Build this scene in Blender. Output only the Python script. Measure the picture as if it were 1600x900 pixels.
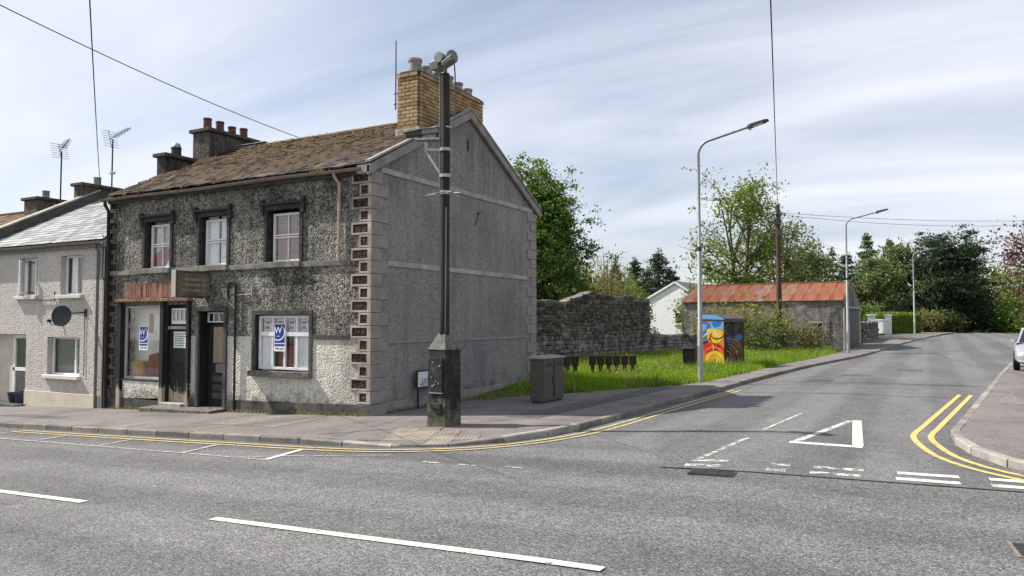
import bpy, bmesh, math, random
import numpy as np
from mathutils import Vector, Matrix, Euler
random.seed(7)
for o in list(bpy.data.objects): bpy.data.objects.remove(o)
SC = bpy.context.scene
COL = SC.collection
rad = math.radians

# ------------------------------------------------------------------ camera
cam = bpy.data.cameras.new('camera'); camo = bpy.data.objects.new('camera', cam); COL.objects.link(camo)
cam.sensor_width = 36; cam.lens = 1186 / 1600 * 36; cam.clip_start = .05; cam.clip_end = 3000
camo.location = (0, 0, 2.0); camo.rotation_euler = (rad(92.51), 0, rad(28.7))
SC.camera = camo
# ------------------------------------------------------------------ sky, sun, exposure
SUN_TO = Vector((-.92, -.23, 1)).normalized()
SUN_EL = math.asin(SUN_TO.z)
W = bpy.data.worlds.new('World'); SC.world = W; W.use_nodes = True
def build_world():
    nt = W.node_tree; N = nt.nodes; L = nt.links; N.clear()
    out = N.new('ShaderNodeOutputWorld'); bg = N.new('ShaderNodeBackground'); bg.inputs[1].default_value = .086
    sky = N.new('ShaderNodeTexSky'); sky.sky_type = 'NISHITA'; sky.sun_disc = False
    sky.sun_elevation = SUN_EL; sky.sun_rotation = math.atan2(SUN_TO.x, SUN_TO.y)
    sky.air_density = 1.0; sky.dust_density = 1.4; sky.ozone_density = 1.0; sky.altitude = 50
    tc = N.new('ShaderNodeTexCoord'); sep = N.new('ShaderNodeSeparateXYZ'); L.new(tc.outputs['Generated'], sep.inputs[0])
    def m(op, a, b=None, clamp=False):
        n = N.new('ShaderNodeMath'); n.operation = op; n.use_clamp = clamp
        for i, v in enumerate((a, b)):
            if v is None: continue
            if hasattr(v, 'links'): L.new(v, n.inputs[i])
            else: n.inputs[i].default_value = v
        return n.outputs[0]
    den = m('ADD', m('MAXIMUM', sep.outputs[2], 0.0), .16)
    u = m('DIVIDE', sep.outputs[0], den); v = m('DIVIDE', sep.outputs[1], den)
    cb = N.new('ShaderNodeCombineXYZ'); L.new(u, cb.inputs[0]); L.new(v, cb.inputs[1])
    mp = N.new('ShaderNodeMapping'); mp.inputs['Rotation'].default_value = (0, 0, rad(-50)); mp.inputs['Scale'].default_value = (.33, 1.05, 1)
    L.new(cb.outputs[0], mp.inputs[0])
    n1 = N.new('ShaderNodeTexNoise'); n1.inputs['Scale'].default_value = 1.15; n1.inputs['Detail'].default_value = 9
    n1.inputs['Roughness'].default_value = .56; n1.inputs['Distortion'].default_value = .55
    L.new(mp.outputs[0], n1.inputs['Vector'])
    n2 = N.new('ShaderNodeTexNoise'); n2.inputs['Scale'].default_value = .42; n2.inputs['Detail'].default_value = 3
    L.new(cb.outputs[0], n2.inputs['Vector'])
    s = m('ADD', m('MULTIPLY', n1.outputs[0], .75), m('MULTIPLY', n2.outputs[0], .45))
    rp = N.new('ShaderNodeValToRGB'); L.new(s, rp.inputs[0])
    rp.color_ramp.elements[0].position = .44; rp.color_ramp.elements[0].color = (.17,) * 3 + (1,)
    rp.color_ramp.elements[1].position = .75; rp.color_ramp.elements[1].color = (1,) * 3 + (1,)
    mx = N.new('ShaderNodeMixRGB'); L.new(rp.outputs[0], mx.inputs[0]); L.new(sky.outputs[0], mx.inputs[1])
    mx.inputs[2].default_value = (7.6, 7.8, 8.5, 1)
    L.new(mx.outputs[0], bg.inputs[0]); L.new(bg.outputs[0], out.inputs[0])
build_world()
sl = bpy.data.lights.new('sun', 'SUN'); sl.energy = 5.0; sl.angle = rad(.55); sl.color = (1, .955, .88)
so = bpy.data.objects.new('sun', sl); COL.objects.link(so)
so.rotation_euler = (-SUN_TO).to_track_quat('-Z', 'Y').to_euler(); so.location = (-30, -10, 40)
vs = SC.view_settings; vs.view_transform = 'Standard'; vs.look = 'None'; vs.exposure = .6; vs.gamma = 1
vs.use_curve_mapping = False
SC.render.engine = 'CYCLES'

# ------------------------------------------------------------------ terrain function
def sstep(a, b, t):
    t = min(max((t - a) / (b - a), 0), 1); return t * t * (3 - 2 * t)
def gz(x, y): return .036 * (min(max(x, -60), -2.3) + 10.4) + .5 * sstep(40, 75, y)

# ------------------------------------------------------------------ material helpers
class NT:
    def __init__(s, name):
        s.m = bpy.data.materials.new(name); s.m.use_nodes = True
        s.t = s.m.node_tree; s.N = s.t.nodes; s.L = s.t.links
        s.b = s.N['Principled BSDF']; s.b.inputs['Specular IOR Level'].default_value = .25
    def set(s, n, i, v):
        if hasattr(v, 'links') or isinstance(v, bpy.types.NodeSocket): s.L.new(v, n.inputs[i])
        else: n.inputs[i].default_value = v
    def co(s, kind='Object'):
        if kind == 'Position':
            return s.N.new('ShaderNodeNewGeometry').outputs['Position']
        return s.N.new('ShaderNodeTexCoord').outputs[kind]
    def mapping(s, v, scale=(1, 1, 1), loc=(0, 0, 0)):
        n = s.N.new('ShaderNodeMapping'); s.L.new(v, n.inputs[0]); n.inputs['Scale'].default_value = scale; n.inputs['Location'].default_value = loc
        return n.outputs[0]
    def noise(s, v, scale, detail=4, rough=.55, dist=0):
        n = s.N.new('ShaderNodeTexNoise'); s.L.new(v, n.inputs['Vector'])
        n.inputs['Scale'].default_value = scale; n.inputs['Detail'].default_value = detail
        n.inputs['Roughness'].default_value = rough; n.inputs['Distortion'].default_value = dist
        return n.outputs[0]
    def voro(s, v, scale, feature='F1', out='Distance', rnd=1):
        n = s.N.new('ShaderNodeTexVoronoi'); s.L.new(v, n.inputs['Vector']); n.feature = feature
        n.inputs['Scale'].default_value = scale; n.inputs['Randomness'].default_value = rnd
        return n.outputs[out]
    def ramp(s, f, stops, interp='LINEAR'):
        n = s.N.new('ShaderNodeValToRGB'); s.L.new(f, n.inputs[0]); cr = n.color_ramp; cr.interpolation = interp
        while len(cr.elements) < len(stops): cr.elements.new(.5)
        for e, (p, c) in zip(cr.elements, stops):
            e.position = p; e.color = (c, c, c, 1) if not hasattr(c, '__len__') else tuple(c) + (1,)
        return n.outputs[0]
    def mix(s, f, a, b, mode='MIX'):
        n = s.N.new('ShaderNodeMixRGB'); n.blend_type = mode
        for i, v in enumerate((f, a, b)):
            if isinstance(v, bpy.types.NodeSocket): s.L.new(v, n.inputs[i])
            elif i == 0: n.inputs[0].default_value = v
            else: n.inputs[i].default_value = tuple(v) + (1,) if len(v) == 3 else v
        return n.outputs[0]
    def math(s, op, a, b=0, clamp=False):
        n = s.N.new('ShaderNodeMath'); n.operation = op; n.use_clamp = clamp
        for i, v in enumerate((a, b)):
            if isinstance(v, bpy.types.NodeSocket): s.L.new(v, n.inputs[i])
            else: n.inputs[i].default_value = v
        return n.outputs[0]
    def xyz(s, v):
        n = s.N.new('ShaderNodeSeparateXYZ'); s.L.new(v, n.inputs[0]); return n.outputs
    def bump(s, h, strength=.5, dist=.01):
        n = s.N.new('ShaderNodeBump'); s.L.new(h, n.inputs['Height']); n.inputs['Strength'].default_value = strength; n.inputs['Distance'].default_value = dist
        s.L.new(n.outputs[0], s.b.inputs['Normal']); return n.outputs[0]
    def rnd(s, island=False):
        return s.N.new('ShaderNodeNewGeometry').outputs['Random Per Island'] if island else s.N.new('ShaderNodeObjectInfo').outputs['Random']
    def done(s, col, rough=.85, metal=0, spec=None):
        s.set(s.b, 'Base Color', col if isinstance(col, bpy.types.NodeSocket) else (tuple(col) + (1,) if len(col) == 3 else col))
        s.set(s.b, 'Roughness', rough); s.set(s.b, 'Metallic', metal)
        if spec is not None: s.b.inputs['Specular IOR Level'].default_value = spec
        return s.m

def simple(name, col, rough=.7, metal=0, var=.25, scale=6, bump=.15, spec=None, streak=False):
    """paint / metal / wood with uneven dirt and slight relief"""
    t = NT(name); c = t.co('Position')
    if streak: c = t.mapping(c, (1, 1, .12))
    n = t.noise(c, scale, 6, .62)
    d = tuple(x * (1 - var) for x in col); l = tuple(min(1, x * (1 + var)) for x in col)
    cc = t.ramp(n, [(.3, d), (.5, col), (.72, l)])
    if bump: t.bump(t.noise(c, scale * 6, 3), bump, .01)
    return t.done(cc, rough, metal, spec)

M = {}
def mk_asphalt(name, a, b, warm, tracks):
    t = NT(name); p = t.co('Position'); X = t.xyz(p)
    g = t.xyz(t.voro(p, 75, out='Color'))[0]
    n = t.noise(p, 60, 3, .7); f = t.math('ADD', t.math('MULTIPLY', g, .55), t.math('MULTIPLY', n, .5))
    col = t.ramp(f, [(.22, a * .36), (.5, a), (.72, b), (.93, b * 2.1)])
    big = t.noise(t.mapping(p, (.45, 1, 1) if tracks == 1 else (1, .35, 1)), .5, 6, .62); col = t.mix(1, col, t.ramp(big, [(.3, (.74, .73, .73)), (.5, (1, 1, 1)), (.7, (1.2, 1.19, 1.17))]), 'MULTIPLY')
    fine = t.noise(p, 2.3, 6, .7); col = t.mix(1, col, t.ramp(fine, [(.3, .84), (.5, 1), (.7, 1.1)]), 'MULTIPLY')
    ax = X[1] if tracks == 1 else X[0]     # darker polished wheel paths along the lane
    w = t.math('SINE', t.math('MULTIPLY', ax, 3.6)); w = t.math('ADD', w, t.math('MULTIPLY', t.noise(p, .8, 4), 1.2)); col = t.mix(1, col, t.ramp(w, [(.2, 1.08), (1.0, .86)]), 'MULTIPLY')
    dn = t.N.new('ShaderNodeTexNoise'); t.L.new(p, dn.inputs['Vector']); dn.inputs['Scale'].default_value = 1.1; dn.inputs['Detail'].default_value = 5
    pd = t.mix(.32, p, dn.outputs['Color'], 'ADD'); e = t.voro(t.mapping(pd, (.33, .5, 1)), 1.0, 'DISTANCE_TO_EDGE'); e = t.math('ADD', e, t.math('MULTIPLY', t.math('SUBTRACT', t.noise(p, 3, 5, .7), .5), .05))
    crack = t.ramp(t.math('ABSOLUTE', e), [(.0, 1), (.006, 0)]); cm = t.ramp(t.noise(p, .35, 2), [(.58, 0), (.66, .45)])
    col = t.mix(t.math('MULTIPLY', crack, cm), col, (.03, .03, .03))
    oil = t.ramp(t.noise(p, .9, 3, .5), [(.68, 0), (.76, .4)]); col = t.mix(oil, col, (.05, .048, .046))
    col = t.mix(1, col, warm, 'MULTIPLY')
    t.bump(t.math('ADD', t.voro(p, 75), t.math('MULTIPLY', t.noise(p, 130, 2), .6)), .75, .007)
    return t.done(col, .8, 0, .3)
M['asphalt'] = mk_asphalt('asphalt_main', .110, .185, (1.0, .985, .98), 1)
M['asphalt_side'] = mk_asphalt('asphalt_side', .122, .178, (1.0, .985, .975), 2)
M['patch_dark'] = mk_asphalt('asphalt_patch_dark', .085, .13, (1, .98, .97), 2); M['patch_warm'] = mk_asphalt('tarmac_patch_warm', .15, .22, (1.08, .97, .93), 2)
def mk_paving():
    t = NT('pavement_tarmac'); p = t.co('Position')
    f = t.math('ADD', t.math('MULTIPLY', t.xyz(t.voro(p, 85, out='Color'))[0], .45), t.math('MULTIPLY', t.noise(p, 60, 3, .7), .55))
    col = t.ramp(f, [(.2, (.08, .070, .067)), (.5, (.158, .141, .134)), (.8, (.26, .236, .224))])
    big = t.noise(p, .8, 6, .62); col = t.mix(1, col, t.ramp(big, [(.28, (.62, .58, .57)), (.5, (1, 1, 1)), (.72, (1.25, 1.17, 1.13))]), 'MULTIPLY')
    spot = t.noise(p, 11, 4, .6); col = t.mix(t.ramp(spot, [(.66, 0), (.72, .5)]), col, (.05, .045, .04))
    t.bump(t.noise(p, 120, 3), .4, .006)
    return t.done(col, .9)
M['paving'] = mk_paving()
def mk_concrete(name, c, var=.3, scale=2.2, moss=0):
    t = NT(name); p = t.co('Position')
    n = t.noise(p, scale, 7, .65); col = t.ramp(n, [(.28, tuple(x * (1 - var) for x in c)), (.5, c), (.74, tuple(min(1, x * (1 + var)) for x in c))])
    g = t.noise(p, 55, 3, .7); col = t.mix(1, col, t.ramp(g, [(.3, .75), (.7, 1.15)]), 'MULTIPLY')
    if moss:
        mn = t.noise(p, 3.1, 6, .6); col = t.mix(t.ramp(mn, [(.52, 0), (.68, moss)]), col, (.06, .075, .02))
    r = t.rnd(); col = t.mix(1, col, t.ramp(r, [(0, .66), (1, 1.18)]), 'MULTIPLY')
    t.bump(t.math('ADD', g, n), .35, .01)
    return t.done(col, .9)
M['kerb'] = mk_concrete('kerb_concrete', (.20, .185, .17), .35, 3, .35)
M['kerb_pale'] = mk_concrete('kerb_pale_concrete', (.30, .28, .25), .35, 3, .2)
M['tactile'] = mk_concrete('tactile_buff', (.255, .225, .18), .3, 3)
def mk_paint(name, c, wear, under=(.14, .137, .135)):
    t = NT(name); p = t.co('Position')
    n = t.noise(p, 9, 8, .72); n2 = t.noise(p, 60, 3, .7); f = t.math('ADD', t.math('MULTIPLY', n, .7), t.math('MULTIPLY', n2, .35))
    mask = t.ramp(f, [(wear - .035, 0), (wear + .035, 1)])
    tr = t.N.new('ShaderNodeBsdfTransparent'); mx = t.N.new('ShaderNodeMixShader')
    t.L.new(mask, mx.inputs[0]); t.L.new(tr.outputs[0], mx.inputs[1]); t.L.new(t.b.outputs[0], mx.inputs[2])
    t.L.new(mx.outputs[0], t.N['Material Output'].inputs['Surface'])
    col = t.ramp(n2, [(.25, tuple(x * .7 for x in c)), (.55, c)])
    t.bump(n2, .4, .004)
    return t.done(col, .75)
M['white_paint'] = mk_paint('road_white_paint', (.62, .60, .53), .45)
M['mid_paint'] = mk_paint('road_white_paint_half_worn', (.58, .57, .52), .49)
M['worn_paint'] = mk_paint('road_white_paint_worn', (.62, .61, .57), .535)
M['thin_paint'] = mk_paint('bay_line_paint', (.42, .41, .39), .50)
M['yellow_paint'] = mk_paint('road_yellow_paint', (.56, .44, .15), .445)
M['yellow_worn'] = mk_paint('road_yellow_paint_faded', (.50, .40, .19), .46)
M['tar'] = simple('tar_seam', (.03, .03, .03), .7)

def mk_dash(name, dark, mid, light, scale, grime=.5, cells=1.0, bump=1.0, stain=None):
    """pebbledash / roughcast: small stones of two sizes, dark joints, damp streaks and washed patches"""
    t = NT(name); p = t.co('Position')
    g = t.xyz(t.voro(p, scale, out='Color'))[0]; d = t.voro(p, scale); g2 = t.xyz(t.voro(p, scale * 1.9, out='Color'))[1]
    n = t.noise(p, scale * .45, 5, .7)
    big = t.noise(t.mapping(p, (1, 1, .6)), .8, 7, .65)
    f = t.math('ADD', t.math('MULTIPLY', t.math('ADD', t.math('MULTIPLY', g, .62), t.math('MULTIPLY', g2, .38)), .5 * cells), t.math('MULTIPLY', n, 1 - .5 * cells))
    f = t.math('ADD', f, t.math('MULTIPLY', t.math('SUBTRACT', big, .5), .42 * grime))
    col = t.ramp(f, [(.27, dark), (.46, mid), (.70, light), (.9, tuple(min(1, x * 1.5) for x in light))])
    col = t.mix(1, col, t.ramp(big, [(.3, 1 - grime), (.52, 1), (.75, 1 + grime * .5)]), 'MULTIPLY')
    st = t.noise(t.mapping(p, (4.2, 4.2, .2)), 1.1, 6, .65); col = t.mix(1, col, t.ramp(st, [(.33, 1 - grime * .75), (.56, 1)]), 'MULTIPLY')
    if stain: col = stain(t, p, col)
    t.bump(t.math('SUBTRACT', t.math('MULTIPLY', n, 1.2), d), bump, .02)
    return t.done(col, .92, 0, .15)
def fronttone(t, p, col):
    X = t.xyz(p)
    pale = t.noise(t.mapping(p, (1, 1, 1.3), (4, 0, 2)), .62, 5, .6); pale = t.math('SUBTRACT', pale, t.math('MULTIPLY', t.math('ABSOLUTE', t.math('SUBTRACT', X[2], 2.5)), .045))
    col = t.mix(t.ramp(pale, [(.47, 0), (.62, .3)]), col, (.22, .21, .17))
    dk = t.math('ADD', t.noise(p, 1.7, 6, .65), t.math('MULTIPLY', t.math('SUBTRACT', X[2], 4.75), .16))  # darker in broken patches towards the eaves
    col = t.mix(t.ramp(dk, [(.52, 0), (.68, .7)]), col, (.035, .033, .03))
    return col
M['dash_dark'] = mk_dash('pebbledash_dark', (.020, .019, .017), (.13, .125, .107), (.40, .385, .33), 27, .5, .9, 1.0, fronttone)
def gablestain(t, p, col):
    X = t.xyz(p); v = t.math('SUBTRACT', 7.42, t.math('MULTIPLY', t.math('ABSOLUTE', t.math('SUBTRACT', X[1], 16.6)), .52)); dv = t.math('SUBTRACT', v, X[2])   # depth below the verge
    run = t.noise(t.mapping(p, (1, 5.5, .16)), 1.0, 6, .65)
    col = t.mix(t.ramp(t.math('SUBTRACT', run, t.math('MULTIPLY', dv, .10)), [(.40, 0), (.58, .55)]), col, (.085, .08, .074))
    sp = t.math('SUBTRACT', t.noise(p, 2.6, 6, .65), t.math('MULTIPLY', t.math('SUBTRACT', X[2], .25), .35)); col = t.mix(t.ramp(sp, [(.42, 0), (.62, .6)]), col, (.075, .075, .055))
    rp_ = t.noise(t.mapping(p, (1, .7, 1.1), (0, 3, 8)), .55, 3, .45); col = t.mix(t.ramp(rp_, [(.56, 0), (.575, .28)]), col, (.30, .29, .275))
    pd = t.mix(.25, p, t.N.new('ShaderNodeTexNoise').outputs['Color'], 'ADD'); e = t.voro(t.mapping(pd, (1, .42, .3)), 1.0, 'DISTANCE_TO_EDGE')
    return t.mix(t.math('MULTIPLY', t.ramp(e, [(0, 1), (.005, 0)]), t.ramp(t.noise(p, .5, 2), [(.5, 0), (.58, .6)])), col, (.05, .048, .045))
def lowstain(t, p, col):
    x = t.xyz(p)[0]; z = t.xyz(p)[2]
    n = t.noise(p, 2.1, 6, .65)
    mx = t.math('MULTIPLY', t.math('SUBTRACT', x, -12.0), .62, True)
    f = t.math('MULTIPLY', mx, t.math('MULTIPLY', n, 1.6)); f = t.ramp(f, [(.28, 0), (.75, .8)])
    col = t.mix(f, col, (.13, .125, .105))
    sp = t.noise(p, 5, 5, .7); g2 = t.ramp(t.math('ADD', t.math('MULTIPLY', t.math('SUBTRACT', .75, z), .6, True), sp), [(.72, 0), (.95, .75)])
    return t.mix(g2, col, (.12, .115, .09))
M['dash_cream'] = mk_dash('pebbledash_cream', (.38, .365, .305), (.61, .59, .505), (.75, .73, .635), 26, .2, .7, 1.0, lowstain)
M['dash_gable'] = mk_dash('roughcast_gable', (.15, .142, .134), (.25, .238, .226), (.345, .33, .314), 30, .24, .6, .8, gablestain)
M['dash_house'] = mk_dash('roughcast_house', (.34, .31, .275), (.50, .465, .42), (.63, .59, .54), 26, .14, .6, .8)
M['dash_white'] = mk_dash('white_render', (.66, .67, .68), (.76, .77, .78), (.84, .84, .85), 20, .06, .5, .3)
M['barn_wall'] = mk_dash('barn_render', (.10, .094, .084), (.185, .175, .158), (.29, .275, .25), 9, .55, .5, .6)
M['smooth_dark'] = simple('dark_smooth_render', (.075, .070, .064), .9, 0, .55, 3.5, .35)
M['string'] = simple('string_course_render', (.34, .325, .31), .9, 0, .35, 3.5, .3)
M['string_dirty'] = simple('front_string_course', (.20, .19, .17), .9, 0, .5, 3.5, .35)
M['plinth'] = simple('plinth_render', (.085, .08, .072), .92, 0, .7, 4, .5)
M['plinth_cream'] = simple('plinth_cream_paint', (.55, .50, .41), .85, 0, .12, 3, .2)
M['quoin'] = simple('quoin_peach_render', (.37, .30, .25), .88, 0, .42, 3.2, .4)
M['quoin_gable'] = simple('quoin_gable_render', (.27, .24, .225), .9, 0, .22, 4, .25)
M['quoin_dark'] = simple('quoin_dark_render', (.12, .105, .098), .9, 0, .4, 4, .3)
M['pebble_panel'] = mk_dash('quoin_black_pebbles', (.008, .007, .007), (.03, .022, .02), (.13, .095, .085), 30, .3, 1, 1)
M['hood'] = simple('window_hood_paint', (.04, .037, .034), .75, 0, .6, 7, .4)
M['sill'] = simple('sill_stone', (.34, .325, .29), .88, 0, .35, 5, .3)
M['sill_pale'] = simple('sill_cream', (.62, .60, .52), .8, 0, .12, 5, .2)
M['sill_dark'] = simple('sill_dark_flaking', (.13, .12, .105), .85, 0, .7, 8, .4)
M['frame_white'] = simple('window_white_paint', (.74, .74, .74), .5, 0, .12, 5, .1)
M['timber_black'] = simple('timber_black_paint', (.022, .021, .02), .6, 0, .5, 9, .35, streak=True)
def mk_flake():
    t = NT('black_paint_flaking_to_wood'); p = t.co('Position'); z = t.xyz(p)[2]
    n = t.noise(t.mapping(p, (1, 1, .35)), 7, 7, .65)
    f = t.math('ADD', n, t.math('MULTIPLY', t.math('SUBTRACT', .55, z), .55))
    mask = t.ramp(f, [(.60, 0), (.66, 1)])
    w = t.ramp(t.noise(t.mapping(p, (8, 8, .6)), 4, 4), [(.3, (.22, .17, .115)), (.7, (.52, .45, .34))])
    t.bump(mask, .5, .01)
    return t.done(t.mix(mask, (.02, .019, .018), w), .7)
M['flake'] = mk_flake()
M['board_brown'] = simple('boarded_door_ply', (.30, .235, .17), .8, 0, .3, 5, .2, streak=True)
def mk_fascia():
    t = NT('fascia_weathered_boards'); p = t.co('Position'); n = t.noise(t.mapping(p, (7, 7, 1.0)), 3, 6, .65)
    col = t.ramp(n, [(.28, (.05, .034, .026)), (.45, (.17, .085, .055)), (.6, (.30, .17, .11)), (.75, (.42, .34, .27))])
    t.bump(n, .5, .01); return t.done(col, .88)
M['fascia'] = mk_fascia()
M['gutter'] = simple('gutter_weathered', (.20, .165, .13), .7, 0, .4, 5, .3)
M['pipe_peach'] = simple('downpipe_peach_paint', (.42, .31, .23), .65, 0, .3, 6, .2)
M['pipe_dark'] = simple('pipe_black_iron', (.025, .023, .022), .55, 0, .4, 8, .2)
M['pipe_grey'] = simple('pipe_grey_plastic', (.17, .16, .15), .5, 0, .2, 5, .1)
M['lead'] = simple('lead_flashing', (.36, .37, .38), .5, .3, .25, 6, .3)
M['chim_dark'] = mk_dash('chimney_dark_render', (.03, .028, .026), (.085, .078, .07), (.17, .155, .14), 16, .5, .5, .6)
M['chim_grey'] = mk_dash('chimney_grey_render', (.055, .05, .045), (.115, .105, .095), (.19, .175, .16), 16, .4, .5, .5)
M['cap'] = simple('chimney_cap_mortar', (.075, .068, .06), .92, 0, .5, 6, .4)
M['mortar'] = simple('brick_mortar', (.17, .12, .075), .95, 0, .4, 12, .4)
def mk_brick(name, stops):
    t = NT(name); p = t.co('Position'); r = t.rnd(); n = t.noise(p, 14, 5, .65)
    col = t.ramp(r, stops); col = t.mix(1, col, t.ramp(n, [(.28, (.62, .58, .52)), (.5, (1, 1, 1)), (.75, (1.15, 1.13, 1.08))]), 'MULTIPLY')
    big = t.noise(p, 1.6, 5, .6); col = t.mix(1, col, t.ramp(big, [(.3, (.66, .62, .56)), (.55, (1, 1, 1))]), 'MULTIPLY')
    t.bump(n, .4, .01); return t.done(col, .88)
M['brick'] = mk_brick('yellow_brick', [(0, (.25, .165, .085)), (.3, (.38, .27, .14)), (.7, (.45, .33, .18)), (1, (.33, .21, .10))])
M['pot_grey'] = simple('chimney_pot_buff', (.27, .25, .21), .88, 0, .45, 7, .3)
M['pot_red'] = simple('chimney_pot_terracotta', (.12, .058, .045), .85, 0, .4, 7, .25)
M['pot_blue'] = simple('chimney_cowl_blue_black', (.03, .04, .06), .6, 0, .3, 7, .2)

def mk_slate(name, base, lich, moss, mossamt, island=False):
    t = NT(name); p = t.co('Position'); r = t.rnd(island)
    n = t.noise(p, 9, 6, .65)
    col = t.ramp(r, [(0, tuple(x * (.45 if mossamt else .7) for x in base)), (.4, base), (.75, tuple(x * 1.5 for x in base)), (1, tuple(min(1, x * (3.2 if mossamt else 1.5)) for x in base))])
    col = t.mix(t.ramp(n, [(.48, 0), (.68, .6)]), col, lich)
    if mossamt:
        z = t.xyz(p)[2]; x = t.xyz(p)[0]
        mn = t.math('ADD', t.noise(p, 1.1, 4, .6), t.math('MULTIPLY', t.noise(p, 7, 5, .65), .55))
        k = t.math('ADD', t.math('MULTIPLY', t.math('SUBTRACT', z, 6.2), .14), t.math('MULTIPLY', t.math('SUBTRACT', -13.0, x), .018))
        f = t.ramp(t.math('ADD', mn, k), [(.80 - mossamt * .2, 0), (.98 - mossamt * .2, .85)])
        col = t.mix(f, col, t.mix(t.ramp(t.noise(p, 22, 3), [(.4, 0), (.6, 1)]), moss, tuple(x * .45 for x in moss)))
    t.bump(n, .5, .012); return t.done(col, .85, 0, .15)
M['slate'] = mk_slate('slate_mossy', (.036, .029, .024), (.105, .090, .074), (.066, .038, .014), .95)
M['slate_i'] = mk_slate('slate_mossy_far', (.036, .029, .024), (.105, .090, .074), (.066, .038, .014), .95, True)
M['slate_white'] = mk_slate('slate_pale', (.25, .25, .25), (.42, .415, .40), (0, 0, 0), 0)
M['slate_white_i'] = mk_slate('slate_pale_far', (.25, .25, .25), (.42, .415, .40), (0, 0, 0), 0, True)
M['tile_brown'] = mk_slate('tile_brown_mossy', (.13, .10, .08), (.26, .21, .16), (.19, .11, .04), .8, True)
M['moss'] = simple('roof_moss', (.115, .072, .022), .95, 0, .6, 12, .4)
M['under'] = simple('roof_underlay', (.03, .027, .025), .95, 0, .3, 5, .2)
M['verge'] = simple('verge_render', (.25, .23, .215), .9, 0, .28, 3, .3)
M['parapet'] = simple('parapet_grey_render', (.085, .08, .073), .92, 0, .4, 3, .35)
M['coping'] = simple('parapet_coping', (.33, .31, .26), .9, 0, .35, 4, .35)

def mk_glass(name, tint=(.02, .022, .025), refl=.05):
    t = NT(name); N = t.N
    tr = N.new('ShaderNodeBsdfTransparent'); tr.inputs[0].default_value = (.975, .98, .98, 1)
    gl = N.new('ShaderNodeBsdfGlossy'); gl.inputs['Roughness'].default_value = .03; gl.inputs[0].default_value = (.95, .97, 1, 1)
    lw = N.new('ShaderNodeLayerWeight'); lw.inputs[0].default_value = .5
    mx = N.new('ShaderNodeMixShader'); f = t.math('ADD', t.math('POWER', lw.outputs['Facing'], 4.5), refl, True)
    t.L.new(f, mx.inputs[0]); t.L.new(tr.outputs[0], mx.inputs[1]); t.L.new(gl.outputs[0], mx.inputs[2])
    t.L.new(mx.outputs[0], N['Material Output'].inputs['Surface']); return t.m
M['glass'] = mk_glass('window_glass')
M['glass_dark'] = NT('car_window_glass').done((.02, .024, .03), .05, 0, .6)
M['curtain'] = simple('net_curtain', (.84, .84, .85), .9, 0, .12, 10, .1)
M['curtain_dull'] = simple('curtain_dull', (.52, .47, .47), .9, 0, .3, 5, .1)
M['blind_red'] = simple('venetian_blind_red', (.62, .42, .39), .7, 0, .25, 6, .1)
M['blind_grey'] = simple('venetian_blind_grey', (.30, .31, .31), .6, 0, .2, 6, .1)
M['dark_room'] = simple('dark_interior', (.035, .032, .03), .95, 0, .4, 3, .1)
M['cream_wall'] = simple('shop_interior_cream', (.90, .87, .79), .9, 0, .1, 2, .1)
M['red_cloth'] = simple('red_cloth', (.23, .035, .045), .85, 0, .5, 4, .3)
M['wood'] = simple('warm_wood', (.42, .25, .09), .7, 0, .3, 6, .2, streak=True)
M['paper'] = simple('paper_white', (.78, .78, .80), .7, 0, .06, 8, .05)
M['paper_green'] = simple('paper_pale_green', (.62, .74, .66), .7, 0, .06, 8, .05)
M['ink'] = simple('ink_grey', (.10, .11, .11), .8, 0, .2, 9, 0)
M['poster_blue'] = simple('poster_blue', (.018, .05, .24), .5, 0, .12, 9, .03)
M['sign_grey'] = simple('sign_box_grey', (.40, .37, .33), .7, 0, .25, 5, .2, streak=True)
M['sign_panel'] = simple('sign_panel_faded', (.155, .125, .085), .75, 0, .6, 5, .25, streak=True)
M['sign_pale'] = simple('sign_letters_faded', (.30, .26, .20), .8, 0, .5, 8, .1, streak=True)
M['wood_pole'] = simple('weathered_pole_timber', (.036, .031, .026), .9, 0, .6, 6, .5, streak=True)
M['pole_brown'] = simple('telegraph_pole_timber', (.072, .047, .036), .9, 0, .4, 6, .5, streak=True)
M['cable'] = simple('cable_black', (.012, .012, .012), .6, 0, .2, 5, 0)
M['cable_grey'] = simple('cable_grey', (.09, .09, .095), .6, 0, .2, 5, 0)
M['metal_grey'] = simple('galvanised_metal', (.36, .37, .37), .45, .55, .25, 8, .2)
M['metal_dark'] = simple('dark_metal', (.055, .057, .06), .5, .3, .3, 8, .2)
M['camera_grey'] = simple('camera_housing', (.19, .19, .175), .5, .2, .3, 12, .15)
def mk_column():
    t = NT('lamp_column_galvanised'); p = t.co('Position')
    n = t.noise(t.mapping(p, (2, 2, .3)), 5, 5, .6); col = t.ramp(n, [(.3, (.20, .21, .215)), (.6, (.31, .32, .325))])
    return t.done(col, .5, .25)
M['column'] = mk_column()
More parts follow.
